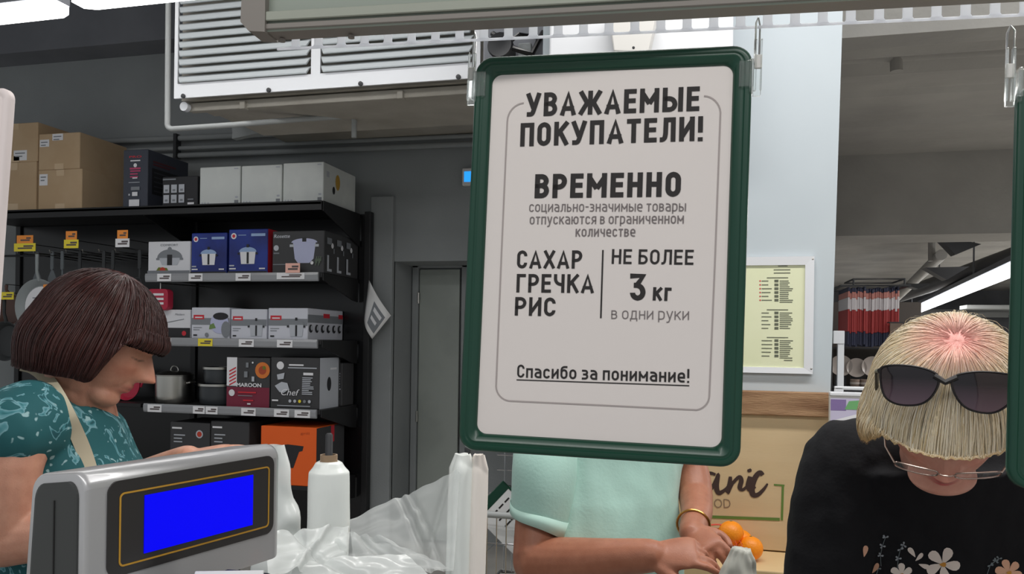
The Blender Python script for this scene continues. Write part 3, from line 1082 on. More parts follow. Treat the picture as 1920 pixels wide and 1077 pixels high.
for q in range(6):
    d.rect(.84 + .02 * q, .18 + .05 * (q % 3), .855 + .02 * q, .34 + .05 * (q % 2), ink('herb', 96, 110, 92))
d.disc(.78, .24, .03, W)
d.done(t)
d = Deco(sf, .5, h)
for i in range(3):
    x = .08 + i * .27
    d.rect(x, .06, x + .05, .44, Gl).rect(x + .05, .06, x + .13, .12, Gl).disc(x + .14, .68, .035, W).rect(x + .17, .5, x + .2, .62, Gm).rect(x - .01, .7, x + .12, .85, Gm)
d.done(t)
# third shelf -----------------------------------------------------------
t, fr, w, h, sf = carton('white_carton', 'plain white carton with a black base at the left of the third shelf', 300, 357, 581, 'b', ink('white_card', 222, 223, 228), .3, .06)
d = Deco(fr, w, h)
d.rect(0, 0, 1, .36, K).disc(.8, .17, .07, RED).text('Modern', .5, .8, .8, .07, Gm, 0, .3, 'M').poly([(.1, .5), (.8, .66), (.8, .68), (.1, .53)], Gm)
d.done(t)
for i, (a, b, top, lab) in enumerate(((359, 430, 577, 'grey and white box picturing a lidded saucepan and green leaves'), (433, 500, 580, 'grey and white box with a small glass-lidded pot picture'), (503, 577, 578, 'right-hand grey and white box with a wide pot picture, patterned long side'))):
    t, fr, w, h, sf = carton('pot_set_box', lab, a, b, top, 'b', ink('palegrey_card', 208, 210, 220), .5, .04, group='grey and white pot boxes on the third shelf')
    d = Deco(fr, w, h)
    d.rect(0, .44, 1, .66, Gm).rect(.06, .62, .34, .76, RED).rect(.1, .66, .3, .7, W).rect(.06, .08, .16, .13, K).lines(.06, .34, .3, 2, .07, .02, Gm)
    if i == 0:
        d.disc(.75, .5, .24, ink('print_silver', 186, 190, 220), ry=.34).disc(.78, .72, .2, K, ry=.12).disc(.92, .3, .12, Gm, ry=.26).poly([(.48, .3), (.66, .34), (.6, .5), (.5, .44)], ink('leaf', 110, 140, 80)).disc(.42, .12, .05, Gm)
    else:
        d.pot(.72, .1, .36, .6, Gl, Gm, K)
    d.done(t)
    if i == 2:
        d = Deco(sf, .5, h)
        d.rect(0, .55, 1, .8, Gm).rect(.42, .72, .6, .86, RED).rect(.86, .72, .99, .86, RED)
        for q in range(6):
            d.disc(.08 + q * .16, .36, .05, K, ry=.13).disc(.1 + q * .16, .38, .03, Gl, ry=.08)
        d.done(t)
t = thing('red_bag', 'crimson package with white print hanging left of the third shelf', 'package', PY(298, 560, YS + .02))
mb = MB()
a, b = PY(276, 542, YS + .02), PY(314, 582, YS + .02)
mb.prism(rrect(a.x, b.z, b.x, a.z, .03), 0, .06, Matrix(((1, 0, 0, 0), (0, 0, 1, YS + .02), (0, 1, 0, 0), (0, 0, 0, 1))))
obj('wrap', mb, ink('crimson', 176, 38, 66), t, bevel=.005)
mb = MB()
for q in range(3):
    mb.box((a.x + .05, YS + .017, a.z - .045 - q * .03), (b.x - .03, YS + .0195, a.z - .03 - q * .03))
obj('print', mb, W, t)
obj('hook', MB().tube([((a.x + b.x) / 2, YS + .05, a.z - .01), ((a.x + b.x) / 2, YS + .05, a.z + .04), ((a.x + b.x) / 2, YB - .02, a.z + .05)], .004, 6), M_['steel'], t)
# fourth shelf -----------------------------------------------------------
def pot(name, label, px0, px1, pyt, pyb, Y, m, lid=None, loop=None, group=None, rim=None, z0=None, ear=.02):
    a, b = PY(px0, 700, Y), PY(px1, 700, Y)
    cx, r = (a.x + b.x) / 2, (b.x - a.x) / 2
    z0 = rows['c'] + .001 if z0 is None else z0
    zt_ = PY((px0 + px1) / 2, pyt, Y).z
    h = zt_ - z0
    t = thing(name, label, 'pot', (cx, Y + r, z0), group)
    M = Matrix.Translation((cx, Y + r, z0))
    obj('body', MB().lathe([(r * .9, 0), (r * .97, .012), (r, .05), (r, h - .006), (r + .006, h - .003), (r + .006, h), (r - .003, h), (r - .005, .01), (.001, .008)], 40, M), m, t, True)
    if rim:
        obj('rim', MB().lathe([(r - .002, h - .012), (r + .009, h - .012), (r + .009, h + .003), (r - .002, h + .003)], 40, M, cap=False), rim, t, True)
    for s in (-1, 1):
        pts = [(s * (r - .002), -.035, h * .72), (s * (r + ear), -.03, h * .74), (s * (r + ear + .012), 0, h * .75), (s * (r + ear), .03, h * .74), (s * (r - .002), .035, h * .72)]
        obj('handle', MB().tube(pts, .006, 8, M=M), lid or m, t, True)
    if loop:
        pr = [(r + .003, h + .001), (r * .9, h + .012), (r * .5, h + .026), (.001, h + .03)]
        obj('lid', MB().lathe(pr, 32, M, cap=False), loop, t, True)
        arc = [(.03 * math.cos(PI * k / 8), 0, h + .028 + .032 * math.sin(PI * k / 8)) for k in range(9)]
        obj('lid_handle', MB().tube(arc, .005, 8, M=M), M_['steel'], t, True)
    return t, zt_


pot('stockpot', 'polished steel stockpot with a loop handle lid on the fourth shelf', 276, 335, 704, 764, YS + .05, M_['steel'], loop=M_['steel'])
dk = ink('cast_dark', 52, 56, 60, .35)
t, z1 = pot('casserole', 'lower wide dark casserole with pale rim on the fourth shelf', 358, 424, 722, 764, YS + .06, dk, rim=M_['steel'], ear=.004, group='dark casseroles on the fourth shelf')
pot('casserole', 'smaller dark casserole stacked on top of the wide dark one', 370, 421, 690, 720, YS + .07, dk, rim=M_['steel'], ear=.004, z0=z1 + .005, group='dark casseroles on the fourth shelf')
pot('casserole', 'dark pot half hidden between the steel stockpot and the stacked casseroles', 338, 356, 712, 764, YS + .26, dk, group='dark casseroles on the fourth shelf', ear=.002)
t, fr, w, h, sf = carton('maroon_box', 'black and maroon box with striped corner and a round food photo', 427, 507, 671, 'c', ink('charcoal_card', 58, 58, 60), .3, .05)
d = Deco(fr, w, h)
d.rect(0, 0, 1, .4, ink('maroon', 122, 34, 58)).rect(0, .42, .24, 1, W)
for q in range(5):
    d.poly([(.06, .42 + .07 * q), (.22, .5 + .07 * q), (.22, .53 + .07 * q), (.06, .45 + .07 * q)], RED)
d.disc(.84, .75, .17, ink('plate_orange', 214, 120, 50)).disc(.84, .75, .09, ink('plate_red', 170, 70, 40)).disc(.88, .8, .04, ink('salad_green', 110, 120, 40))
d.text('MAROON', .24, .41, .82, .075, W, .03).disc(.13, .28, .07, W).rect(.28, .28, .7, .31, RED).rect(.28, .22, .62, .235, Gm).rect(.4, .12, .64, .15, RED).rect(.5, .05, .58, .08, W).rect(.46, .8, .52, .9, Gm).rect(.42, .6, .5, .72, Gm).rect(.6, .52, .66, .62, Gl).disc(.62, .9, .02, W)
d.done(t)
t, fr, w, h, sf = carton('mixer_box', 'black box with white kitchenware print and a pale handled edge', 509, 600, 671, 'c', ink('charcoal_card', 58, 58, 60), .3, .05)
d = Deco(fr, w, h)
d.disc(.2, .84, .075, W).rect(.38, .84, .68, .87, W).rect(.36, .79, .95, .81, Gl).rect(.68, .66, .88, .71, W).lines(.66, .6, .9, 10, .035, .018, Gl, 3, .5)
d.poly([(.14, .66), (.3, .7), (.28, .58), (.16, .56)], Gl).poly([(.1, .44), (.24, .52), (.36, .5), (.4, .38), (.28, .3), (.2, .32)], Gl).text('Chef', .22, .26, .58, .12, W, .0, .3, 'C')
for q in range(5):
    d.disc(.42 + q * .1, .15, .03, (Gl, Gl, yel, Gm, Gl)[q])
d.rect(.05, .14, .18, .17, W).rect(.16, .05, .84, .065, Gl)
d.done(t)
d = Deco(sf, .3, h)
d.rect(.02, 0, .9, 1, Gl).disc(.45, .48, .1, K, ry=.14).rect(.5, .76, .8, .8, W)
d.done(t)
t, fr, w, h, sf = carton('black_carton', 'black box with faint print behind the mixer box at the shelf end', 621, 643, 681, 'c', ink('charcoal_card', 58, 58, 60), .18, .34)
d = Deco(fr, w, h)
d.disc(.2, .84, .09, Gm).lines(.65, .74, .9, 7, .06, .03, Gl, 5).poly([(.12, .4), (.3, .6), (.5, .5), (.56, .3), (.3, .28)], Gm).rect(.1, .16, .2, .2, Gl).rect(.45, .16, .8, .19, Gl).rect(.2, .06, .8, .075, Gm)
d.done(t)
# bottom row -----------------------------------------------------------
for i, (a, b, top, lab) in enumerate(((322, 396, 793, 'black box with a round lid picture on the lowest visible shelf'), (398, 470, 791, 'plain black box beside the orange box on the lowest visible shelf'))):
    t, fr, w, h, sf = carton('dark_box', lab, a, b, top, 'd', ink('charcoal_card', 58, 58, 60), .35, .04)
    d = Deco(fr, w, h)
    d.rect(.05, .88, .3, .91, W).lines(.1, .76, .4, 3, .06, .02, Gl)
    if i == 0:
        d.disc(.75, .8, .09, Gl).disc(.75, .8, .06, ink('tomato', 190, 60, 40))
    d.done(t)
t, fr, w, h, sf = carton('orange_box', 'bright orange box with a dark pan picture behind the bag roll', 492, 596, 801, 'd', ink('bright_orange', 240, 100, 28), .4, .02)
d = Deco(fr, w, h)
d.poly([(.2, .66), (.5, .7), (.78, .68), (.76, .6), (.7, .58), (.6, .3), (.3, .3)], K).text('grill', .72, .88, .88, .04, ink('orange_dark', 200, 80, 24), .01, 0, 'l')
d.done(t)
d = Deco(sf, .4, h)
d.rect(.01, 0, .99, .99, ink('charcoal_card', 58, 58, 60)).rect(.5, .7, .62, .99, RED)
d.done(t)
# utensils and pans hanging in the left bay ---------------------------------
zr = PY(130, 478, YS + .2).z
t = thing('hook_rail', 'dark hanging rail across the left bay above the utensils', 'rail', (XM, YS + .25, zr))
obj('bar', MB().tube([(XL + .04, YS + .22, zr), (XM - .025, YS + .22, zr)], .008, 8), M_['black'], t, True)
for k in range(7):
    x = PY(70 + k * 30, 478, YS + .2).x
    obj('hook', MB().tube([(x, YS + .22, zr), (x, YS + .03, zr - .002), (x, YS + .02, zr + .015)], .0035, 6), M_['steel'], t, True)
    obj('arm', MB().tube([(x, YS + .23, zr), (x, YB - .013, zr)], .004, 6), M_['black'], t, True)
grm = ink('utensil_grey', 98, 104, 108)
drk = ink('utensil_dark', 46, 48, 50)


def utensil(px, kind, label, m, Y=YS + .05, l=.26):
    x = PY(px, 478, Y).x
    t = thing('utensil', label, 'utensil', (x, Y, zr - .01), 'kitchen utensils hanging on hooks')
    mb = MB()
    mb.prism(rrect(-.012, -l * .5, .012, 0, .01), 0, .008, Matrix(((1, 0, 0, x), (0, 0, -1, Y + .004), (0, 1, 0, zr + .008), (0, 0, 0, 1))))
    obj('handle', mb, m, t)
    mb = MB()
    if kind == 0:
        mb.prism([(-.008, -l * .5), (.008, -l * .5), (.034, -l * .72), (.036, -l), (-.036, -l), (-.034, -l * .72)], 0, .004, Matrix(((1, 0, 0, x), (0, 0, -1, Y + .004), (0, 1, 0, zr + .008), (0, 0, 0, 1))))
    else:
        mb.prism([(-.006, -l * .5), (.006, -l * .5), (.008, -l * .78), (-.008, -l * .78)], 0, .004, Matrix(((1, 0, 0, x), (0, 0, -1, Y + .004), (0, 1, 0, zr + .008), (0, 0, 0, 1))))
        M = Matrix.Translation((x, Y, zr - l * .82)) @ Matrix.Rotation(PI / 2, 4, 'X')
        mb.lathe([(.001, .0), (.02, .004), (.032, .014), (.034, .02), (.03, .02), (.018, .008), (.001, .004)], 20, M, cap=False)
    obj('head', mb, m, t, True)


for px, kd, lab, m in ((70, 0, 'grey spatula hanging above the pale frying pan', grm), (98, 0, 'grey slotted turner hanging second from the left', grm), (117, 1, 'grey ladle hanging behind the middle price card', grm), (150, 1, 'dark ladle hanging just right of the middle price card', drk), (195, 0, 'dark spatula hanging left of the white price card', drk), (212, 0, 'dark turner hanging under the white price card', drk), (262, 1, 'dark spoon hanging nearest the boxed pots', drk)):
    utensil(px, kd, lab, m)


def pan(px, py, rpx, label, m, Y, card_=True, hl=.17):
    c = PY(px, py, Y)
    r = rpx * (PY(px + 1, py, Y) - c).length
    M = Matrix.Translation(c) @ Matrix.Rotation(PI / 2, 4, 'X')
    t = thing('frying_pan', label, 'pan', c + Vector((0, 0, r)), 'frying pans hanging in the left bay')
    obj('body', MB().lathe([(.001, -.02), (r * .8, -.02), (r, .02), (r + .003, .022), (r * .97, .02), (r * .78, -.014), (.001, -.014)], 40, M, cap=False), m, t, True)
    if card_:
        obj('label_disc', MB().lathe([(.001, -.0135), (r * .74, -.0135), (r * .74, -.012), (.001, -.012)], 32, M, cap=False), W, t)
        mb = MB()
        for q in range(4):
            mb.box((c.x - r * .4, Y + .0105, c.z + r * (.3 - q * .22)), (c.x + r * (.3 - .1 * (q % 2)), Y + .0118, c.z + r * (.34 - q * .22)))
        obj('print', mb, Gm, t)
    if px == 75:
        q0 = PY(88, 542, Y - .024)
        obj('price_card', MB().box((q0.x - .03, Y - .0245, q0.z), (q0.x + .03, Y - .0225, q0.z + .03)), org, t, label='orange price card')
        obj('price_card', MB().box((q0.x - .024, Y - .0245, q0.z - .034), (q0.x + .026, Y - .0225, q0.z - .001)), yel, t, label='yellow price card')
    obj('handle', MB().tube([c + Vector((0, -.01, r * .95)), c + Vector((0, -.03, r + hl * .3)), c + Vector((0, -.03, r + hl))], [.012, .01, .012], 10), m, t, True)
    h0 = c + Vector((0, -.03, r + hl - .012))
    obj('hook', MB().tube([h0 + Vector((0, -.012, .01)), h0 + Vector((0, .0, .016)), Vector((h0.x, YB - .013, h0.z + .016))], .003, 6), M_['steel'], t, True)


pan(75, 575, 42, 'pale grey frying pan with a round white paper label beside the red-haired head', ink('pan_grey', 140, 146, 148), YS - .06)
pan(60, 652, 36, 'lower grey pan partly hidden behind the red-haired head', ink('pan_grey', 140, 146, 148), YS + .1, hl=.05)
pan(14, 640, 30, 'small dark pan at the far left edge of the left bay', drk, YS + .02, False, .2)
pan(18, 580, 26, 'small brown pan above the dark one at the left edge', ink('pan_brown', 92, 66, 58), YS + .12, False, .05)
# lower shelf for the left bay with pans standing
obj('shelf_board', MB().bbox((XL + .05, YS + .02, rows['c'] - .028), (XM - .025, YB - .035, rows['c']), .003), M_['black'], bpy.data.objects['shelf_unit'])
for k, (px, m, lab) in enumerate(((255, ink('crimson', 176, 38, 66), 'crimson pan leaning by the steel stockpot'), (225, drk, 'dark pan leaning behind the nose of the red-haired head'), (190, drk, 'dark pan leaning behind the chin of the red-haired head'))):
    Y = YS + .12
    x = PY(px, 700, Y).x
    r = .1
    M = Matrix.Translation((x - .1, Y + .05 + .05 * k, rows['c'] + r + .003)) @ Matrix.Rotation(math.radians(82), 4, 'X')
    t = thing('leaning_pan', lab, 'pan', (x - .1, Y + .05, rows['c']))
    obj('body', MB().lathe([(.001, -.02), (r * .8, -.02), (r, .015), (r * .97, .015), (r * .78, -.014), (.001, -.014)], 32, M, cap=False), m, t, True)
    obj('handle', MB().tube([(x - .1 + r * .9, Y + .06 + .05 * k, rows['c'] + r), (x + r * .3, Y + .06 + .05 * k, rows['c'] + r + .09)], .009, 8), m, t, True)
# leaflet hanging from the upright
YF = YB - .05
pts = [PY(692, 525, YF), PY(733, 592, YF), PY(700, 636, YF), PY(685, 600, YF)]
t = thing('leaflet', 'white leaflet with grey print dangling from the shelf end upright', 'paper', pts[0])
mb = MB()


def leaf(u, v):
    a = pts[0].lerp(pts[1], u)
    b = pts[3].lerp(pts[2], u)
    p = a.lerp(b, v)
    return (p.x, p.y - .03 * math.sin(PI * u) - .02 * v, p.z)


mb.grid(leaf, 8, 8)
obj('sheet', mb, M_['paper'], t, True, solid=.0012)
mb = MB()
mb.grid(lambda u, v: tuple(Vector(leaf(.42 + .5 * u, .2 + .65 * v)) - Vector((0, .0015, 0))), 6, 6)
obj('print', mb, Gm, t, True)
mb = MB()
mb.grid(lambda u, v: tuple(Vector(leaf(.5 + .35 * u, .3 + .12 * v)) - Vector((0, .0025, 0))), 5, 3)
mb.grid(lambda u, v: tuple(Vector(leaf(.5 + .3 * u, .55 + .1 * v)) - Vector((0, .0025, 0))), 5, 3)
obj('print', mb, W, t, True)
# ------------------------------------------------------------------ hanging signs
so, su, sv, sw, sh_ = para((903, 112), (1420, 88), (1387, 877), (862, 843), .33)
SF = Frame(so, su, sv)


def clip(t, M, u, v, side):
    """clear plastic clamp on a frame corner; side -1 left, +1 right"""
    s = side
    X = lambda a: u + s * a
    def bx(x0, x1, y0, y1, z0, z1, b=.0006):
        a, c = sorted((X(x0), X(x1)))
        return MB().bbox((a, y0, z0), (c, y1, z1), b, 1, M)
    mb = MB()
    for a in ((-.012, -.0105, v - .028, v + .002, .0, .0125), (-.012, .004, v - .028, v + .002, .0105, .0125), (-.0, .0035, v - .034, v + .004, -.004, .0125), (.004, .013, v - .036, v + .002, -.002, .002), (.004, .0075, v - .03, v + .03, -.002, .004), (.0115, .0135, v - .03, v + .03, -.002, .004)):
        a0, a1 = sorted((X(a[0]), X(a[1])))
        mb.bbox((a0, a[2], a[4]), (a1, a[3], a[5]), .0005, 1, M)
    obj('clamp', mb, M_['clear'], t)
    mb = MB()
    a0, a1 = sorted((X(.005), X(.013)))
    mb.bbox((a0, v - .004, -.001), (a1, v + .012, .003), .0005, 1, M)
    obj('stopper', mb, M_['offwhite'], t)
    pts = [M @ Vector((X(.004 + .004 * q), v + .028 + .018 * math.sin(PI * q / 4 * 1.0) , .001)) for q in range(4)]
    pts = [M @ Vector((X(.0055), v + .0, .001)), M @ Vector((X(.0055), v + .05, .001)), M @ Vector((X(.008), v + .058, -.003)), M @ Vector((X(.0105), v + .05, -.006)), M @ Vector((X(.0105), v + .01, -.006))]
    obj('hook', MB().tube(pts, .0011, 8), M_['chrome'], t, True)


def sign_frame(t, M, w, h, m, sheet, bw=.021, r=.022):
    """moulded frame with stepped profile, sheet and back plate"""
    mb = MB()
    prof = [(0, 0.0), (0, .006), (.0015, .0085), (.004, .0095), (.0075, .0095), (.009, .0082), (.0105, .0082), (.012, .0088), (.0175, .0066), (bw - .001, .0035), (bw, .0012), (bw, 0)]
    rings = []
    for d, z in prof:
        rr = max(r - d, .006 if d < bw - .002 else .012)
        rings.append([(x, y, z) for x, y in rrect(d, d, w - d, h - d, rr, 8)])
    ringloft(mb, rings, M, close=True)
    obj('frame', mb, m, t, True)
    mb = MB()
    mb.prism(rrect(bw - .004, bw - .004, w - bw + .004, h - bw + .004, .008), -.0005, .001, M)
    obj('sheet', mb, sheet, t)
    mb = MB()
    mb.prism(rrect(.002, .002, w - .002, h - .002, r - .002), -.0018, -.0008, M)
    obj('back_plate', mb, ink('back_white', 222, 214, 210), t)


t = thing('hanging_sign', 'big green-framed notice sign with black Cyrillic lettering in the middle', 'sign', SF.o, M=SF.M)
sign_frame(t, SF.M, sw, sh_, M_['green'], M_['sheet'])
zo = .0016
for s_, x0, y0, x1, y1, h, wt, mm in (
        ('УВАЖАЕМЫЕ', 986, 219, 1311, 208, 45, .17, 'ink'), ('ПОКУПАТЕЛИ!', 975, 275, 1317, 264, 45, .17, 'ink'), ('ВРЕМЕННО', 1002, 372, 1276, 369, 46, .185, 'ink'),
        ('социально-значимые товары', 992, 397.5, 1286, 396.5, 20, .095, 'inkgrey'), ('отпускаются в ограниченном', 993, 421, 1282, 419.5, 20, .10, 'inkgrey'), ('количестве', 1079, 444, 1191, 444, 20, .11, 'inkgrey'),
        ('САХАР', 969, 503.5, 1091, 504, 34, .15, 'ink'), ('ГРЕЧКА', 968, 548.6, 1113, 550, 35, .15, 'ink'), ('РИС', 965, 592, 1041, 593.5, 35, .155, 'ink'),
        ('НЕ БОЛЕЕ', 1146.7, 495, 1300, 497, 28, .135, 'ink'), ('3', 1181, 564, 1210, 564, 51, .165, 'ink'), ('кг', 1223.6, 563.7, 1258, 565, 34, .15, 'ink'),
        ('в одни руки', 1146, 598.3, 1291.7, 600.4, 22, .08, 'inkgrey'), ('Спасибо за понимание!', 969.5, 708.3, 1292.5, 718, 25, .13, 'ink')):
    a, b = SF.at(x0, y0, zo), SF.at(x1, y1, zo)
    hh = SF.at((x0 + x1) / 2, (y0 + y1) / 2 - h, zo)[1] - SF.at((x0 + x1) / 2, (y0 + y1) / 2, zo)[1]
    obj('lettering', sign_text(s_, SF.M, a[0], a[1], b[0], b[1], hh, wt, zo), M_[mm], t)


def strip_on(fr, pts, wpx, off, closed=False):
    """flat printed line through picture points on a frame plane"""
    P2 = [Vector(fr.at(x, y, off)) for x, y in pts]
    w = wpx
    vs, fs = [], []
    for i, p in enumerate(P2):
        d = (P2[min(i + 1, len(P2) - 1)] - P2[max(i - 1, 0)]).normalized()
        nrm = Vector((-d.y, d.x)) * w / 2
        vs += [(p.x + nrm.x, p.y + nrm.y, off), (p.x - nrm.x, p.y - nrm.y, off)]
    for i in range(len(P2) - 1):
        fs.append((2 * i, 2 * i + 1, 2 * i + 3, 2 * i + 2))
    return MB().add(vs, fs, fr.M)


def arcpx(cx, cy, rx, ry, a0, a1, n=8):
    return [(cx + rx * math.cos(math.radians(a0 + (a1 - a0) * k / n)), cy - ry * math.sin(math.radians(a0 + (a1 - a0) * k / n))) for k in range(n + 1)]


border = arcpx(985, 229, 34, 36, 95, 178) + [(940, 480)] + arcpx(958, 724, 28, 28.5, 182, 262) + [(1130, 760.5)] + arcpx(1302, 742, 28, 27.5, 278, 358) + [(1341, 480)] + arcpx(1319, 213, 32, 33, 4, 88)
obj('border_line', strip_on(SF, border, .0018, zo), M_['inklight'], t)
obj('divider_line', strip_on(SF, [(1130.5, 469), (1126.5, 597)], .0019, zo), M_['ink'], t)
obj('underline', strip_on(SF, [(968.5, 712.6), (1292.5, 723.7)], .0013, zo), M_['ink'], t)
clip(t, SF.M, .0025, sh_ - .022, -1)
clip(t, SF.M, sw - .0025, sh_ - .022, 1)

# sign at the right edge
o2 = P(1884, 914, .872)
SF2 = Frame(o2, su, (sv + su * .008).normalized())
h2 = .445
t = thing('hanging_sign', 'green-framed sign cut off by the right edge of the picture', 'sign', SF2.o, M=SF2.M)
sign_frame(t, SF2.M, .33, h2, M_['green'], ink('sheet_lime', 226, 232, 150))
clip(t, SF2.M, .0035, h2 + .012, -1)
# white sign at the left edge
o3 = P(-17, 775, .93)
SF3 = Frame(o3 - Vector(su) * .33, su, sv)
h3 = .382
t = thing('hanging_sign', 'pale rounded sign edge cut off by the left edge of the picture', 'sign', SF3.o, M=SF3.M)
sign_frame(t, SF3.M, .333, h3, ink('pinkish_white', 232, 220, 218), M_['sheet'], r=.014)
q0 = SF3.M @ Vector((.05, h3, .003))
obj('cord', MB().tube([q0, q0 + Vector((0, 0, .9))], .001, 6), M_['clear'], t)
q0 = SF3.M @ Vector((.28, h3, .003))
q1 = q0 + Vector((-.12, 0, .9))
obj('cord', MB().tube([SF3.M @ Vector((.05, h3 - .002, .003)), q1], .001, 6), M_['clear'], t)

# ------------------------------------------------------------------ toothed rail and overhead lamp box
def PZd(px, py, d):
    return P(px, py, d)


ra, rb = P(547, 94, 1.02), P(1920, 28, .886)
zr_ = (ra.z + rb.z) / 2
ra.z = rb.z = zr_
ru = (rb - ra).normalized()
rn = ru.cross(Vector((0, 0, 1))).normalized()     # towards the camera (ru x z)
if rn.dot(EYE - ra) < 0:
    rn = -rn
RM = Matrix((ru, Vector((0, 0, 1)), rn)).transposed().to_4x4()
RM.translation = ra
Lr = (rb - ra).length + .5
t = thing('toothed_rail', 'white slotted hanging rail under the grey lamp box holding the signs', 'rail', M=RM)
obj('bar', MB().bbox((-.02, -.0006, -.001), (Lr, .0026, .001), .0005, 1, RM), M_['rail'], t)
pitch_r = .0305
nt_ = int(Lr / pitch_r)
tw = .0105
tooth = None
for k in range(nt_):
    x = .0 + k * pitch_r
    pf = [(x - .0015, .0024), (x + tw + .0015, .0024), (x + tw, .0045), (x + tw, .034), (x, .034), (x, .0045)]
    obj('tooth', MB().prism(pf, -.0008, .0008, RM), M_['rail'], t)
# lamp box
fa, fb = P(472, 63, .977), P(1920, -18, .834)
zf = (fa.z + fb.z) / 2
fa.z = fb.z = zf
fu = (fb - fa).normalized()
fn = fu.cross(Vector((0, 0, 1))).normalized()
if fn.dot(EYE - fa) < 0:
    fn = -fn
FM = Matrix((fu, Vector((0, 0, 1)), fn)).transposed().to_4x4()
FM.translation = fa
Lf = (fb - fa).length + .4
t = thing('lamp_box', 'grey-green metal lamp box overhead with a chamfered left end', 'lamp', M=FM)
fixm = mat('fixture_grey_green', rgb(150, 158, 148), .4, spec=.4)
fixd = mat('fixture_taupe', rgb(134, 128, 122), .45)
mb = MB()
# body: bottom, recessed face with lower lip
mb.bbox((.0, .0, -.028), (Lf, .004, .0), .001, 1, FM)
obj('underside', mb, fixd, t)
mb = MB()
mb.prism([(-.0, 0), (.004, .0), (.004, .012), (.0, .012)], 0, 1, Matrix.Identity(4)) if False else None
prf = [(.0, .0), (.002, .004), (-.001, .010), (-.001, .024), (-.004, .026), (-.006, .2), (-.028, .2), (-.028, .004), (-.02, .001)]
rl = [FM @ Vector((0.004, y, z)) for z, y in prf]
rr_ = [FM @ Vector((Lf, y, z)) for z, y in prf]
ringloft(mb, [rl, rr_], cap=True)
obj('housing', mb, fixm, t)
mb = MB()
mb.bbox((.004, .002, -.002), (Lf, .009, .0035), .001, 1, FM)
obj('lip', mb, fixd, t)
mb = MB()
mb.prism([(-.001, 0), (.02, -.002), (.02, .1), (.004, .2), (-.004, .2), (-.012, .012)], -.03, .006, FM)
obj('end_cap', mb, fixd, t)
mb = MB()
mb.bbox((.0195, .012, .001), (Lf, .0235, .0045), .001, 1, FM)
obj('flange', mb, ink('fixture_light', 160, 164, 152, .35), t)
for x in (.03, .12):
    obj('bolt', MB().lathe([(.001, 0), (.004, .0), (.004, .003), (.001, .004)], 10, FM @ Matrix.Translation((x, -.002, -.02)) @ Matrix.Rotation(PI / 2, 4, 'X')), fixd, t)

# ------------------------------------------------------------------ scale display
DO, du, dv, dw, dh = para((201, 905), (510, 846), (513, 990), (206, 1085), .165)
du.z = 0
du.normalize()
dv = Vector((0, 0, 1))
DF = Frame(DO, du, dv)
t = thing('scale_display', 'silver scale head with a glowing blue screen at the lower left', 'scale', DF.o, M=DF.M)
DM = DF.M
silver = mat('silver_plastic', rgb(186, 186, 188), .32, metal=.35, spec=.6, coat=.3)
x0, y1_ = DF.at(160, 893)
x1, _ = DF.at(530, 930)
_, yb_ = DF.at(530, 1030)
ytop = DF.at(400, 852)[1]
TH = .062
ybm = yb_ - .006
# cross-section (z: front to back, y up), rounded top
def sect(s, zf_, dz=0):
    pts = [(-.0 + dz, ybm), (.0, .02), (.0, ytop - .012)]
    for k in range(7):
        a = math.radians(0 + 90 * k / 6)
        pts.append((-.012 + .012 * math.cos(a), ytop - .012 + .012 * math.sin(a)))
    for k in range(7):
        a = math.radians(90 + 80 * k / 6)
        pts.append((-TH + .016 + .016 * math.cos(a), ytop - .004 + .0 - .016 + .016 * math.sin(a)))
    pts += [(-TH - .004, .02), (-TH - .008, ybm)]
    return pts


sec = sect(0, 0)
mb = MB()
bevx = [(0, .9), (.002, .97), (.006, 1)]
cy, cz = (ytop + ybm) / 2, -TH / 2
rings = []
e = .012
for k in range(6):
    a = math.radians(90 * k / 5)
    sc_ = 1 - (e * .42) * (1 - math.sin(a)) / .03
    rings.append([(x0 + e * .4 * (1 - math.cos(a)), cy + (y - cy) * (1 - .04 * (1 - math.sin(a))), cz + (z - cz) * (1 - .06 * (1 - math.sin(a)))) for z, y in sec])
for k in range(6):
    a = math.radians(90 - 90 * k / 5)
    rings.append([(x1 - e * (1 - math.cos(a)) * 1.0, cy + (y - cy) * (1 - .13 * (1 - math.sin(a))), cz + (z - cz) * (1 - .3 * (1 - math.sin(a)))) for z, y in sec])
ringloft(mb, rings, DM, cap=True)
obj('casing', mb, silver, t, True)
mb = MB()
rings = []
for xx, s1, s2 in ((x0 + .001, .86, .80), (x0 - .0015, .85, .78), (x0 - .002, .82, .70)):
    rings.append([(xx, ybm + (y - ybm) * (.88 + .06 * s1), cz + (z - cz) * s2) for z, y in sec])
ringloft(mb, rings, DM, cap=True)
obj('end_plate', mb, ink('endcap_dark', 58, 60, 60, .5), t)
obj('end_seam', MB().box((x0 - .0028, ybm, cz - .0006), (x0 - .0015, ytop - .022, cz + .0006), DM), ink('seam', 30, 30, 30), t)
px0_, py1_ = DF.at(201, 905)
px1_, _ = DF.at(512, 900)
py0_ = DF.at(206, 1085)[1]
obj('bezel', MB().prism(rrect(px0_, py0_, px1_, py1_, .009, 8), -.001, .0012, DM), ink('bezel_dark', 50, 48, 48, .3), t)
lx0, ly1 = DF.at(269, 929)
lx1, _ = DF.at(471.5, 920)
ly0 = DF.at(271, 1037)[1]
obj('screen', MB().prism([(lx0, ly0), (lx1, ly0), (lx1, ly1), (lx0, ly1)], .0008, .002, DM), mat('blue_screen', rgb(0, 0, 30), .35, spec=.15, emit=rgb(2, 2, 246), estr=1.0), t)
yx0, yy1 = DF.at(222, 925)
yx1, _ = DF.at(503, 900)
yy0 = DF.at(230, 1062)[1]
mb = MB()
A = rrect(yx0, yy0, yx1, yy1, .004, 5)
B = rrect(yx0 + .0013, yy0 + .0013, yx1 - .0013, yy1 - .0013, .003, 5)
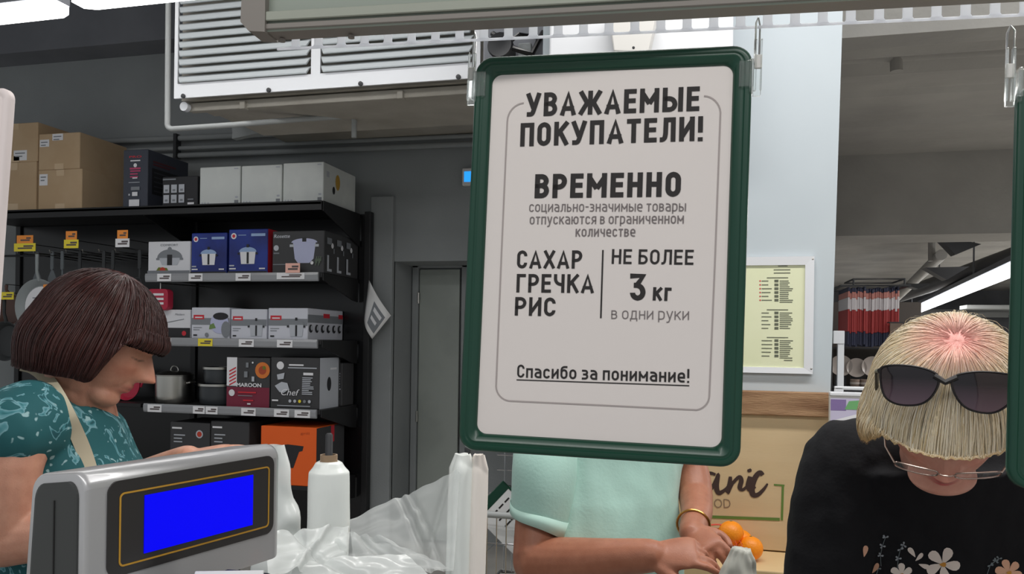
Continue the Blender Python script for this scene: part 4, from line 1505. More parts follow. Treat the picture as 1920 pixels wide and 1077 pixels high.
ringloft(mb, [[(x, y, .0013) for x, y in A], [(x, y, .0017) for x, y in A], [(x, y, .0017) for x, y in B], [(x, y, .0013) for x, y in B]], DM, close=True)
obj('outline', mb, ink('amber_line', 200, 150, 50), t)
# stalk
cxm = (x0 + x1) / 2
stk = MB()
stk.bbox((cxm - .03, -.30, -.045), (cxm + .02, ybm + .004, -.012), .006, 2, DM)
obj('stalk', stk, ink('endcap_dark', 58, 60, 60, .5), t)
zc = DF.o.z - .30
mb = MB()
mb.bbox((cxm - .09, -.304, -.09), (cxm + .08, -.285, .05), .006, 2, DM)
obj('foot', mb, ink('endcap_dark', 58, 60, 60, .5), t)
mb = MB()
mb.prism([(x0 + .05, ybm - .012), (x1 - .055, ybm - .012), (x1 - .035, ybm + .006), (x0 + .03, ybm + .006)], -.05, -.006, DM)
obj('bracket', mb, ink('endcap_dark', 58, 60, 60, .5), t)

# ------------------------------------------------------------------ counter under the frame
ZCT = DF.o.z - .305
mb = MB()
ct = thing('checkout_counter', 'grey checkout counter whose top lies just below the picture', 'counter', (0, 1.0, 0))
obj('worktop', MB().bbox((-1.3, .52, ZCT - .04), (1.15, 1.1, ZCT), .005), ink('counter_grey', 120, 122, 122), ct)
obj('body', MB().bbox((-1.26, .56, .0), (1.1, 1.06, ZCT - .041), .005), ink('counter_front', 150, 150, 150), ct)

# ------------------------------------------------------------------ bag rolls and plastic film
film = bpy.data.materials.new('thin_film')
film.use_nodes = True
nt = film.node_tree
b_ = nt.nodes['Principled BSDF']
b_.inputs['Base Color'].default_value = rgb(236, 240, 238)
b_.inputs['Roughness'].default_value = .33
b_.inputs['Alpha'].default_value = .42
b_.inputs['Specular IOR Level'].default_value = .7
rollm = mat('plastic_roll', rgb(236, 240, 236), .32, bump=.35, bscale=26, stretch=(1, 1, .4), sss=.0)
rollm.node_tree.nodes['Principled BSDF'].inputs['Transmission Weight'].default_value = 0


def wob(p, a, s, seed=0):
    q = Vector(p) * s + Vector((seed, seed * 2, 0))
    return Vector((noise.noise(q), noise.noise(q + Vector((9, 0, 0))), noise.noise(q + Vector((0, 9, 0))))) * a


# left roll: cone-shouldered roll on a spindle
dR = .98
cb = P(616, 900, dR)
ztp = P(616, 865, dR).z
rw = 38 / F * dR
t = thing('bag_roll', 'short white roll of plastic bags on a brown core and black spindle', 'plastic bag roll', (cb.x, cb.y, ZCT))
M = Matrix.Translation((cb.x, cb.y, 0))
zsh = P(616, 882, dR).z


def rollfn(u, v):
    prof_ = [(.0105, ztp - .001), (.0125, ztp), (.016, ztp - .002), (.019, zsh + .004), (rw * .97, zsh - .002), (rw * 1.0, zsh - .02), (rw * 1.03, zsh - .07), (rw * .98, zsh - .11), (rw * 1.0, ZCT + .045)]
    x = v * (len(prof_) - 1)
    i = min(int(x), len(prof_) - 2)
    r = prof_[i][0] + (prof_[i + 1][0] - prof_[i][0]) * (x - i)
    z = prof_[i][1] + (prof_[i + 1][1] - prof_[i][1]) * (x - i)
    a = 2 * PI * u
    fold = 1 + .05 * math.sin(a * 3 + 1) * min(1, v * 2) + .03 * noise.noise(Vector((math.cos(a) * 2.5, math.sin(a) * 2.5, z * 24)))
    return (cb.x + r * fold * math.cos(a), cb.y + r * fold * math.sin(a), z)


obj('film', MB().grid(rollfn, 64, 50, True), rollm, t, True)
obj('core', MB().lathe([(.0105, ZCT + .04), (.0105, P(616, 853, dR).z), (.0085, P(616, 853, dR).z), (.0085, ZCT + .04)], 24, M, cap=False), ink('kraft', 150, 126, 100), t, True)
obj('spindle', MB().lathe([(.0045, ZCT), (.0045, P(617, 816, dR).z), (.003, P(617, 813, dR).z)], 16, M), M_['dark'], t, True)
obj('base', MB().lathe([(.035, ZCT), (.035, ZCT + .006), (.012, ZCT + .012), (.005, ZCT + .04)], 24, M), M_['dark'], t, True)
# tall roll to the right
dT = 1.0
ct_ = P(879, 900, dT)
t = thing('bag_roll', 'tall bundle of folded white plastic bags below the sign corner', 'plastic bag roll', (ct_.x, ct_.y, ZCT))
for k, (dx, rx, c) in enumerate(((-.0085, .0155, rollm), (.0115, .0115, mat('plastic_roll_warm', rgb(240, 232, 224), .35, bump=.3, bscale=20, stretch=(1, 1, .3))))):
    zt_ = P(879, 853, dT).z

    def tf(u, v, dx=dx, rx=rx):
        a = 2 * PI * u
        z = ZCT + (zt_ - ZCT) * v
        sq = 1 + .12 * math.cos(4 * a)
        r = rx * sq * (1 if v < .95 else 1 - (v - .95) * 8)
        r *= 1 + .06 * noise.noise(Vector((math.cos(a) * 1.5, math.sin(a) * 1.5, z * 14 + dx * 99)))
        lean = (.97 - v) * -.006
        return (ct_.x + dx + lean + r * math.cos(a), ct_.y + .004 * k + r * 1.1 * math.sin(a), z + (.002 * noise.noise(Vector((a * 2, 0, dx * 50))) if v > .9 else 0))
    mb = MB().grid(tf, 40, 60, True)
    nn = 40
    mb.f.append(tuple(59 * 40 + q for q in range(40)))
    mb.mi.append(0)
    obj('bag_stack', mb, c, t, True)
obj('holder', MB().bbox((ct_.x - .012, ct_.y + .018, ZCT), (ct_.x - .004, ct_.y + .024, P(880, 843, dT).z), .001).bbox((ct_.x - .03, ct_.y - .03, ZCT), (ct_.x + .03, ct_.y + .03, ZCT + .004), .001), M_['dark'], t)


def sheet_px(name, label, quadpts, amp, sc, seed, group=None, m=film, n=(40, 30), ridges=(), cat='plastic film', lift=0):
    """film sheet between four picture-anchored corners (px,py,depth), with creases"""
    A, B, C, D = [P(*q) for q in quadpts]
    nr = (B - A).cross(D - A).normalized()

    def fn(u, v):
        p = A.lerp(B, u).lerp(D.lerp(C, u), v)
        h = amp * noise.noise(Vector((u * sc, v * sc * .6, seed))) + amp * .22 * noise.noise(Vector((u * sc * 2.7 + v * 3, v * sc, seed + 5)))
        for (k, b, wd, am) in ridges:
            d_ = (u - (b + k * v)) / wd
            h += am * math.exp(-d_ * d_)
        e_ = .004 * noise.noise(Vector((u * 6, v * 6, seed + 9)))
        return tuple(p + nr * h + Vector((0, 0, e_)))
    o = obj(name, MB().grid(fn, *n), m, smooth='all')
    tag(o, label, cat, group)
    return o


# film stretched from the tall roll to the left
sheet_px('plastic_film', 'see-through plastic bag film pulled from the tall bundle toward the left roll', [(655, 975, .97), (862, 880, .985), (850, 1070, .95), (665, 1065, .93)], .004, 1.3, 2, ridges=((.3, .45, .03, .007), (.36, .53, .02, .004), (-.25, .9, .04, .006)), n=(60, 50))
sheet_px('plastic_film', 'second fold of film hanging lower, in front of the counter edge', [(640, 995, .93), (720, 1010, .92), (850, 1066, .9), (600, 1090, .9)], .008, 4, 6, ridges=((.3, .4, .05, .01),))
filmw = mat('film_white', rgb(228, 232, 230), .25, alpha=.8)
sheet_px('plastic_film', 'crumpled white film lying between the scale head and the short roll', [(505, 1000, .86), (655, 985, .95), (650, 1062, .9), (500, 1085, .8)], .007, 2.2, 11, m=filmw, ridges=((.5, .3, .05, .01), (-.4, .7, .05, -.008)))
sheet_px('plastic_film', 'white film draped over the counter at the bottom edge', [(560, 1050, .86), (760, 1040, .9), (860, 1120, .86), (520, 1120, .8)], .006, 2, 14, m=filmw, ridges=((.6, .2, .06, .01),))
# bag standing behind the display
bc = P(545, 960, 1.02)


def bagfn(u, v):
    a = 2 * PI * u
    z = ZCT + (P(535, 838, 1.02).z - ZCT) * v
    w_ = .046 * (1 - .75 * max(0, v - .35) / .65) ** .8
    c = -.02 * max(0, v - .3) - .008
    p = Vector((bc.x + c + w_ * math.cos(a), bc.y + .6 * w_ * math.sin(a), z))
    return tuple(p + wob(p, .012 * (1 - v * .5), 30, 3))


mb = MB().grid(bagfn, 48, 50, True)
o = obj('plastic_bag', mb, filmw, smooth='all')
tag(o, 'crumpled clear-white plastic bag standing right behind the scale head', 'bag')
# leaflet with red and green print under the display
q = P(440, 1074, .62)
t = thing('receipt_pad', 'white paper with a little red and green print at the bottom edge', 'paper', q)
Mq = Matrix.Translation((q.x, q.y, q.z)) @ Matrix.Rotation(math.radians(20), 4, 'Z') @ Matrix.Rotation(math.radians(40), 4, 'X')
obj('sheet', MB().bbox((-.03, -.03, -.0015), (.022, .002, 0), .0005, 1, Mq), M_['paper'], t)
obj('print', MB().box((-.002, -.006, .0004), (.005, -.004, .0009), Mq), RED, t)
obj('print', MB().box((.008, -.008, .0004), (.012, -.004, .0009), Mq), ink('leafgreen', 60, 110, 60), t)
obj('stand', MB().bbox((q.x - .02, q.y - .005, ZCT), (q.x + .02, q.y + .02, q.z - .004), .002), M_['dark'], t)

# ------------------------------------------------------------------ poster and organic board on the pillar
YPo = YP - .012
PF = Frame((0, YPo, 0), (1, 0, 0), (0, 0, 1))


def pf(px, py):
    p = PY(px, py, YPo)
    return (p.x, p.z)


t = thing('info_poster', 'yellow-green text poster in a white frame on the pale pillar', 'poster', PY(1465, 700, YPo))
MP = Matrix(((1, 0, 0, 0), (0, 0, -1, YPo), (0, 1, 0, 0), (0, 0, 0, 1)))
pa_, pb_ = pf(1310, 697), pf(1527, 481)
mb = MB()
A = [(pa_[0], pa_[1]), (pb_[0], pa_[1]), (pb_[0], pb_[1]), (pa_[0], pb_[1])]
ia, ib = (pa_[0] + .028, pa_[1] + .018), (pb_[0] - .026, pb_[1] - .026)
B = [ia, (ib[0], ia[1]), ib, (ia[0], ib[1])]
ringloft(mb, [[(x, y, -.008) for x, y in A], [(x, y, .003) for x, y in A], [(x, y, .001) for x, y in B], [(x, y, -.008) for x, y in B]], MP, close=True)
obj('frame', mb, M_['white'], t)
obj('sheet', MB().box((ia[0] - .002, ia[1] - .002, -.009), (ib[0] + .002, ib[1] + .002, -.004), MP), mat('lime_sheet', rgb(228, 231, 196), .18, noise_amt=.3, nscale=2, col2=rgb(222, 227, 186)), t)
TI = ink('poster_ink', 96, 100, 84)
rnd = random.Random(4)
mb, mr = MB(), MB()


def tl(x0, y0, x1, m_, th=1.5):
    a, b = pf(x0, y0), pf(x1, y0)
    m_.box((a[0], a[1] - .0014, -.0038), (b[0], a[1] + .0012, -.0032), MP)


tl(1459, 499, 1477, mb)
for y in (506, 512):
    tl(1451, y, 1482, mb)
for (y0, y1) in ((521, 570), (581, 616), (633, 675)):
    tl(1438, y0, 1478, mb)
    y = y0 + 6
    i = 0
    while y < y1:
        tl(1462, y, 1476 + rnd.random() * 12, mb)
        if i % 2 == 0:
            tl(1428, y, 1440 + rnd.random() * 9, mb)
            a = pf(1456, y)
            mb.bbox((a[0] - .006, a[1] - .004, -.0038), (a[0] + .006, a[1] + .004, -.0032), .0003, 1, MP)
            if y0 == 521:
                a = pf(1426, y)
                mr.box((a[0] - .003, a[1] - .002, -.0038), (a[0] + .001, a[1] + .002, -.0032), MP)
        y += 3.6
        i += 1
tl(1470, 676, 1486, mb)
o = obj('print', mb, TI, t)
o['kind'] = 'stuff'
o = obj('print', mr, RED, t)
o['kind'] = 'stuff'
for px, py in ((1524, 486), (1521, 692)):
    a = pf(px, py)
    obj('screw', MB().lathe([(.0005, 0), (.003, .0), (.003, .001), (.0005, .0015)], 10, MP @ Matrix.Translation((a[0], a[1], .002))), M_['steel'], t)
# plywood board
ply = mat('pale_plywood', rgb(214, 190, 152), .6, noise_amt=.8, nscale=2.2, col2=rgb(202, 176, 136), stretch=(.6, 1, 5), bump=.03)
plank = mat('rustic_plank', rgb(178, 142, 106), .7, noise_amt=1, nscale=5, col2=rgb(120, 84, 56), stretch=(1, 1, 9), bump=.3, bscale=40)
YO = YP - .03
bl, br_ = PY(1030, 800, YO), PY(1556, 800, YO)
zt1, zt0_ = PY(1475, 735, YO).z, PY(1475, 780, YO).z
zb1 = PY(1475, 1035, YO).z
t = thing('organic_board', 'pale plywood board with handwritten Organic lettering and green bracket line', 'board', (br_.x, YO, zb1))
obj('plank', MB().bbox((bl.x, YO - .02, zt0_ + .001), (br_.x + .003, YP - .001, zt1), .003), plank, t, label='rustic darker brown plank along the top')
obj('panel', MB().bbox((bl.x, YO, zb1), (br_.x, YP - .001, zt0_), .002), ply, t)
MO = Matrix(((1, 0, 0, 0), (0, 0, -1, YO), (0, 1, 0, 0), (0, 0, 0, 1)))
OF = Frame((0, YO, 0), (1, 0, 0), (0, 0, 1))
dkb = ink('script_brown', 62, 44, 40)
# script letters drawn as brush strokes (picture anchored strokes on the board plane)
BO = [.0012]


def brush(name, pts, widths, m, off=None, n=None):
    BO[0] += .00004
    off = BO[0]
    # catmull-rom through points
    P2 = [Vector(OF.at(x, y, off)) for x, y in pts]
    out, ws = [], []
    for i in range(len(P2) - 1):
        p0, p1, p2, p3 = P2[max(i - 1, 0)], P2[i], P2[i + 1], P2[min(i + 2, len(P2) - 1)]
        for k in range(6):
            s = k / 6
            out.append(.5 * ((2 * p1) + (p2 - p0) * s + (2 * p0 - 5 * p1 + 4 * p2 - p3) * s * s + (3 * p1 - p0 - 3 * p2 + p3) * s ** 3))
            ws.append(widths[i] + (widths[i + 1] - widths[i]) * s)
    out.append(P2[-1])
    ws.append(widths[-1])
    vs, fs = [], []
    for i, p in enumerate(out):
        off += .0000012
        d = (out[min(i + 1, len(out) - 1)] - out[max(i - 1, 0)])
        d = d.normalized() if d.length > 0 else Vector((1, 0))
        nn_ = Vector((-d.y, d.x)) * ws[i] * .0016 / 2
        vs += [(p.x + nn_.x, p.y + nn_.y, off), (p.x - nn_.x, p.y - nn_.y, off)]
    for i in range(len(out) - 1):
        fs.append((2 * i, 2 * i + 1, 2 * i + 3, 2 * i + 2))
    return obj(name, MB().add(vs, fs, OF.M), m, t)


cx = lambda x, y: (900 + x / 3, 820 + y / 3)
g = lambda *L: [cx(x, y) for x, y in L]
brush('letter', g((1060, 200), (1010, 170), (960, 210), (945, 270), (970, 320), (1020, 310), (1060, 260), (1075, 210), (1050, 185)), [5, 6, 8, 9, 9, 7, 6, 5, 4], dkb)
brush('letter', g((1095, 250), (1110, 225), (1100, 275), (1120, 305), (1125, 250), (1150, 222), (1165, 235)), [4, 6, 8, 8, 6, 6, 7], dkb)
brush('letter', g((1230, 210), (1200, 203), (1180, 225), (1185, 268), (1215, 262), (1240, 215), (1238, 280), (1225, 340), (1190, 375)), [5, 6, 7, 8, 6, 5, 8, 7, 4], dkb)
brush('letter', g((1325, 212), (1290, 205), (1265, 245), (1268, 290), (1300, 292), (1330, 235), (1340, 212), (1330, 280), (1345, 315), (1385, 290), (1408, 250)), [5, 7, 9, 9, 7, 6, 7, 10, 9, 5, 4], dkb)
brush('letter', g((1400, 250), (1408, 225), (1404, 268), (1392, 312), (1420, 262), (1458, 225), (1470, 245), (1462, 285), (1480, 296), (1510, 268)), [3, 6, 9, 9, 6, 7, 9, 9, 6, 4], dkb)
brush('letter', g((1510, 262), (1520, 222), (1508, 275), (1520, 298), (1550, 280)), [4, 8, 10, 8, 4], dkb)
brush('letter_dot', g((1512, 180), (1516, 188), (1520, 197)), [6, 9, 5], dkb)
brush('letter', g((1590, 215), (1575, 200), (1550, 225), (1530, 280), (1535, 322), (1562, 325), (1595, 295), (1618, 262)), [8, 9, 10, 11, 11, 8, 6, 3], dkb)
mb = MB()
a, b = OF.at(1313, 952.5), OF.at(1370, 953)
hh = OF.at(1340, 936)[1] - OF.at(1340, 952.5)[1]
lettering(mb, 'FOOD', OF.M, a[0], a[1], b[0], b[1], hh, 'H', -.012, .0012)
obj('lettering', mb, ink('food_brown', 130, 108, 90), t)
grn = ink('organic_green', 96, 128, 58)
obj('bracket_line', strip_on(OF, [(1130, 962), (1313, 969), (1462, 974.5)], .009, .0012), grn, t)
obj('bracket_line', strip_on(OF, [(1466, 976.5), (1468, 910)], .0065, .0014), grn, t)
obj('bracket_line', strip_on(OF, [(1471, 911), (1451, 909.5)], .005, .0013), grn, t)
# wooden ledge below
t = thing('wooden_ledge', 'pale wooden ledge sticking out below the plywood board', 'ledge', (br_.x, YO, zb1 - .1))
obj('plank', MB().bbox((bl.x, YO - .22, zb1 - .09), (br_.x + .05, YP - .001, zb1 - .004), .004), ink('pale_wood', 214, 186, 140), t)
obj('plank', MB().bbox((bl.x, YO - .2, zb1 - .5), (br_.x + .04, YP - .001, zb1 - .094), .004), ply, t)
# net bag of oranges on the ledge
zl_ = zb1 - .004
oc = PY(1395, 1035, YO - .12)
t = thing('orange_net', 'red net bag holding bright oranges on the wooden ledge', 'net bag', (oc.x, oc.y, zl_))
net = ink('net_red', 225, 80, 60)
omat = mat('orange_peel', rgb(255, 150, 20), .45, bump=.15, bscale=200)
ocs = [(PY(1370, 1032, YO - .11), .037), (PY(1407, 1047, YO - .12), .036), (PY(1388, 1046, YO - .04), .036)]
for i, (c, r) in enumerate(ocs):
    c.z = max(c.z, zl_ + r * (1.0 if i else 2.0))
    tt = thing('orange', ('topmost orange in the red net bag', 'right-hand orange low in the red net bag', 'orange at the back of the red net bag')[i], 'orange', (c.x, c.y, c.z - r), 'oranges in the net bag')
    pr = [(max(.0005, r * math.sin(PI * k / 20)), -r * .96 * math.cos(PI * k / 20)) for k in range(21)]
    obj('peel', MB().lathe(pr, 28, Matrix.Translation(c)), omat, tt, 'all')
    obj('stem_end', MB().lathe([(.0005, r * .965), (.004, r * .962), (.003, r * .975), (.0005, r * .98)], 10, Matrix.Translation(c)), ink('stem_green', 90, 100, 50), tt)
mb = MB()
top = PY(1350, 992, YO - .11)
base = Vector((oc.x - .015, YO - .1, zl_ + .003))
N_ = 22
for k in range(N_):
    for sgn in (1, -1):
        pts = []
        for j in range(15):
            v = j / 14
            a = 2 * PI * (k / N_ + sgn * v * .22)
            r = .062 * math.sin(PI * min(1, .12 + v * .95)) ** .7 if v < .92 else .008
            r = max(r, .004)
            c = base.lerp(top, v)
            pts.append(c + Vector((r * 1.15 * math.cos(a), r * .9 * math.sin(a), 0)))
        mb.tube(pts, .0006, 3)
o = obj('mesh', mb, net, t)
mb = MB()
mb.tube([top, top + Vector((.01, 0, .012)), top + Vector((-.01, 0, .012)), top + Vector((-.035, 0, .008))], .0025, 6)
mb.tube([top, top + Vector((.03, 0, -.01)), top + Vector((.075, 0, -.045))], .002, 6)
obj('tie', mb, net, t, True)

# ------------------------------------------------------------------ items at the right of the pillar
Yk = 4.4
xk = PY(1585, 600, Yk).x
t = thing('display_rack', 'dark wire rack beyond the pillar carrying striped bags', 'rack', (PY(1590, 800, Yk).x, Yk, 0))
za, zb2 = PY(1640, 523, Yk).z, PY(1640, 536, Yk).z
x0_, x1_ = PY(1578, 530, Yk).x, PY(1706, 530, Yk).x
mb = MB()
mb.tube([(x0_, Yk, zb2), (x1_, Yk, zb2), (x1_, Yk + .4, zb2 + .0), (x0_, Yk + .4, zb2)], .007, 6, closed=True)
mb.tube([(x0_ + .06, Yk + .02, za), (x1_ - .02, Yk + .02, za), (x1_ - .02, Yk + .3, za), (x0_ + .06, Yk + .3, za)], .005, 6, closed=True)
for x in (x0_ + .06, x1_ - .02):
    mb.tube([(x, Yk + .02, zb2), (x, Yk + .02, za)], .005, 6)
obj('frame', mb, M_['dark'], t, True)
for x in (x0_, x1_ - .0):
    obj('post', MB().tube([(x, Yk + .4, 0), (x, Yk + .4, zb2 + .03)], .018, 8), M_['dark'], t, True)
nb = 26
xs0, xs1 = PY(1592, 600, Yk).x, PY(1686, 600, Yk).x
zt_b, zb_b = PY(1640, 538, Yk).z, PY(1640, 652, Yk).z
colw, colr, coln, colp = ink('bag_white', 206, 200, 202), ink('bag_red', 158, 48, 48), ink('bag_navy', 40, 44, 68), ink('bag_coral', 186, 124, 114)
clearb = mat('bag_clear', rgb(210, 200, 200), .15, alpha=.5)
proto = thing('striped_bag', 'flat packaged striped cloth in red, white and navy hanging edge-on from the wire rack', 'package', (xs0, Yk + .01, zt_b), 'striped packages hanging on the rack')
def band(z0, z1, m, nm, d0=.0, th=.0046):
    mb = MB()
    mb.bbox((xs0 - th, Yk + .012, zb_b + (zt_b - zb_b) * z0), (xs0 + th, Yk + .33, zb_b + (zt_b - zb_b) * z1), .002, 1)
    obj(nm, mb, m, proto)
band(.04, .26, coln, 'band')
band(.26, .63, colr, 'band')
band(.63, .83, colw, 'band')
band(.83, .93, colp, 'band')
band(.93, 1.0, coln, 'header')
for k in range(1, nb):
    x = (xs1 - xs0) * k / (nb - 1)
    dy = random.uniform(-.004, .02)
    dz = random.uniform(-.012, .004)
    dup(proto, Matrix.Translation(Vector((xs0 + x, Yk + .01 + dy, zt_b + dz))) @ Matrix.Rotation(random.uniform(-.012, .012), 4, 'Z'))
sign_s = PY(1680, 625, Yk - .05)
t = thing('shelf_card', 'small dark-edged price card hanging at the right of the striped packages', 'price tag', sign_s)
obj('card', MB().bbox((sign_s.x - .03, Yk - .06, sign_s.z - .06), (sign_s.x + .03, Yk - .05, sign_s.z + .05), .002), ink('card_brown', 110, 92, 80), t)
obj('clip', MB().bbox((sign_s.x - .034, Yk - .062, sign_s.z + .05), (sign_s.x + .034, Yk - .0, sign_s.z + .056), .001), M_['dark'], t)
# plates standing on a shelf behind
Yq = 5.0
zpl = PY(1640, 728, Yq).z
t = thing('crockery_shelf', 'dark shelving with crockery below the striped packages', 'shelf', (PY(1640, 728, Yq).x, Yq, 0))
obj('shelf_board', MB().bbox((PY(1572, 700, Yq).x, Yq - .12, zpl - .02), (PY(1760, 700, Yq).x, Yq + .4, zpl), .003), M_['dark'], t)
obj('shelf_board', MB().bbox((PY(1560, 700, Yq).x, Yq - .02, PY(1600, 655, Yq).z), (PY(1760, 700, Yq).x, Yq + .4, PY(1600, 652, Yq).z), .003), M_['dark'], t)
obj('back_panel', MB().box((PY(1560, 700, Yq).x, Yq + .41, 0), (PY(1760, 700, Yq).x, Yq + .43, PY(1600, 560, Yq).z)), ink('rack_brown', 70, 62, 56), t)
obj('base', MB().box((PY(1560, 700, Yq).x, Yq - .1, 0), (PY(1760, 700, Yq).x, Yq + .4, zpl - .021)), M_['dark'], t)
crock = ink('crockery', 198, 186, 178, .3)
for k, (px, py, r, lab) in enumerate(((1577, 686, .062, 'pale plate nearest the pillar on the crockery shelf'), (1606, 690, .056, 'pale plate second from the pillar on the crockery shelf'), (1636, 688, .06, 'pale plate third from the pillar on the crockery shelf'))):
    c = PY(px, py, Yq + .02)
    M = Matrix.Translation((c.x, c.y, c.z)) @ Matrix.Rotation(math.radians(80), 4, 'X')
    t = thing('plate', lab, 'plate', (c.x, c.y, c.z - r), 'plates on the crockery shelf')
    obj('dish', MB().lathe([(.001, -.012), (r * .55, -.012), (r, .004), (r, .007), (r * .58, -.007), (.001, -.007)], 32, M, cap=False), crock, t, True)
    obj('stand', MB().bbox((c.x - .03, c.y - .0, zpl), (c.x + .03, c.y + .03, c.z - r + .006), .002), M_['dark'], t)
for k, (px, lab) in enumerate(((1603, 'small patterned cup left of the others on the crockery shelf'), (1622, 'small patterned cup in the middle of the crockery shelf'), (1641, 'small patterned cup at the right on the crockery shelf'))):
    c = PY(px, 720, Yq - .07)
    t = thing('cup', lab, 'cup', (c.x, c.y, zpl), 'cups on the crockery shelf')
    M = Matrix.Translation((c.x, c.y, zpl + .001))
    obj('body', MB().lathe([(.018, 0), (.024, .01), (.026, .05), (.024, .05), (.02, .01), (.001, .008)], 20, M, cap=False), ink('cup_taupe', 150, 130, 118, .4), t, True)
    obj('band', MB().lathe([(.0262, .022), (.0268, .022), (.0268, .034), (.0262, .034)], 20, M, cap=False), crock, t, True)
    obj('handle', MB().tube([(c.x + .025, c.y, zpl + .042), (c.x + .038, c.y, zpl + .035), (c.x + .038, c.y, zpl + .02), (c.x + .025, c.y, zpl + .014)], .003, 6), ink('cup_taupe', 150, 130, 118, .4), t, True)
# white post with square bracket, white basket handle, label
Yw = 3.1
c = PY(1569, 632, Yw)
t = thing('white_post', 'slim white post with a square head beside the pillar edge', 'post', (c.x, Yw, 0))
obj('post', MB().bbox((c.x + .004, Yw, 0), (c.x + .026, Yw + .02, c.z), .002), M_['white'], t)
obj('head', MB().bbox((c.x - .012, Yw - .004, c.z - .025), (c.x + .026, Yw + .02, c.z + .022), .002), M_['white'], t)
Yb = 2.5
c0, c1 = PY(1556, 733, Yb), PY(1690, 733, Yb)
t = thing('white_basket', 'white plastic bin with a handle slot and a purple-green label next to the board', 'bin', (c0.x, Yb, 0))
zt_, zh = PY(1600, 727, Yb).z, PY(1600, 744, Yb).z
hm = MB()
zlab = PY(1600, 800, Yb).z
hx0, hx1 = PY(1586, 730, Yb).x, PY(1622, 730, Yb).x
hm.bbox((c0.x, Yb, zh), (c1.x, Yb + .03, zh + .012), .003)
hm.bbox((hx0 - .03, Yb + .002, zh + .008), (hx0 - .006, Yb + .02, zt_), .003)
hm.bbox((hx1 + .006, Yb + .002, zh + .008), (c1.x, Yb + .02, zt_), .003)
hm.bbox((hx0 - .03, Yb + .002, zt_ - .008), (c1.x, Yb + .02, zt_ + .002), .003)
obj('rim', hm, M_['white'], t)
obj('body', MB().bbox((c0.x, Yb + .004, .0), (c1.x, Yb + .028, zh + .001), .003), M_['offwhite'], t)
FB = Frame((c0.x + .003, Yb + .004, zlab), (1, 0, 0), (0, 0, 1))
d = Deco(FB, c1.x - c0.x, zh - zlab - .006)
d.rect(0, 0, 1, 1, ink('label_lilac', 196, 190, 214)).rect(.0, .55, .22, .95, ink('label_purple', 130, 110, 160)).poly([(.2, .6), (.5, .6), (.46, .95), (.26, .9)], ink('label_green', 110, 170, 110)).poly([(.05, .2), (.45, .5), (.5, .12)], W).disc(.36, .12, .05, Gm)
d.done(t, 'label_print')

# ------------------------------------------------------------------ shopping cart behind the middle person
dC = 2.75
def pc(px, py, dd=0):
    return P(px, py, dC + dd)
t = thing('shopping_cart', 'chrome wire shopping cart left of the person in mint', 'cart', (pc(930, 1000).x, pc(930, 1000).y, 0))
za_, zb_ = pc(930, 848).z, pc(930, 960).z
cx0 = pc(903, 960).x - .06
cy0 = pc(903, 960).y
cw, cd = .25, .5
zbt = pc(930, 1150).z
wires = [pc(930, y).z for y in (852, 892, 925, 960)]
for z in wires[:3]:
    obj('wire', MB().tube([(cx0 - .02, cy0 + .5, z), (cx0 + cw, cy0 + .5, z)], .0032, 6), M_['chrome'], t, True)
for z in (pc(930, 961).z, pc(930, 1018).z, pc(930, 1077).z, zbt):
    obj('hoop', MB().tube([(cx0, cy0, z), (cx0 + cw, cy0, z), (cx0 + cw, cy0 + cd, z), (cx0, cy0 + cd, z)], .006 if z != pc(930, 1077).z else .003, 8, closed=True), M_['chrome'], t, True)
for k in range(16):
    x = cx0 + .012 + k * .034
    if x < cx0 + cw:
        obj('wire', MB().tube([(x, cy0, pc(930, 961).z), (x, cy0, zbt)], .0022, 5), M_['chrome'], t)
        obj('wire', MB().tube([(x, cy0 + .5, za_), (x, cy0 + .5, pc(930, 961).z)], .0022, 5), M_['chrome'], t) if k % 4 == 0 else None
        obj('wire', MB().tube([(x, cy0 + cd, pc(930, 961).z), (x, cy0 + cd, zbt)], .0022, 5), M_['chrome'], t)
obj('handle', MB().tube([(cx0 - .02, cy0 - .03, pc(930, 961).z), (cx0 + cw + .02, cy0 - .03, pc(930, 961).z)], .011, 10), M_['pipe'], t, True)
for (x, y) in ((cx0 + .08, cy0 + .05), (cx0 + cw - .08, cy0 + .05), (cx0 + .1, cy0 + cd - .08), (cx0 + cw - .1, cy0 + cd - .08)):
    obj('leg', MB().tube([(x, y, zbt), (x, y, .09)], .011, 8), M_['chrome'], t, True)
    obj('wheel', MB().lathe([(.01, -.014), (.05, -.014), (.055, -.008), (.055, .008), (.05, .014), (.01, .014)], 20, Matrix.Translation((x, y, .056)) @ Matrix.Rotation(PI / 2, 4, 'Y')), M_['dark'], t, True)
# green framed card lying in the cart
GA, gu, gv, gw, gh = pc(880, 1000, .12), None, None, None, None
A0 = pc(905, 946, .1)
B0 = pc(944, 905, .1)
gu = (B0 - A0).normalized()
gn = (EYE - A0).normalized()
gv = gn.cross(gu).normalized()
GF = Frame(A0, gu, gv)
ln = (B0 - A0).length
t = thing('cart_card', 'green-edged white card tilted inside the shopping cart', 'sign', M=GF.M)
obj('board', MB().bbox((-.05, -.3, -.004), (ln, .0, 0), .002, 1, GF.M), M_['paper'], t)
obj('edge', MB().bbox((-.05, -.028, -.006), (ln + .004, .006, .003), .002, 1, GF.M).bbox((ln - .004, -.3, -.006), (ln + .004, .003, .003), .002, 1, GF.M), M_['green'], t)
mb = MB()
for q in range(3):
    for w_ in range(3):
        mb.box((.0 + w_ * .03, -.055 - q * .03, .0003), (.022 + w_ * .03 + .003 * q, -.049 - q * .03, .0009), GF.M)
o = obj('print', mb, M_['ink'], t)
o['kind'] = 'stuff'
mb = MB()
lettering(mb, '6', GF.M, -.03, -.27, .01, -.27, .05, '6', .02, .001)
obj('lettering', mb, M_['ink'], t)
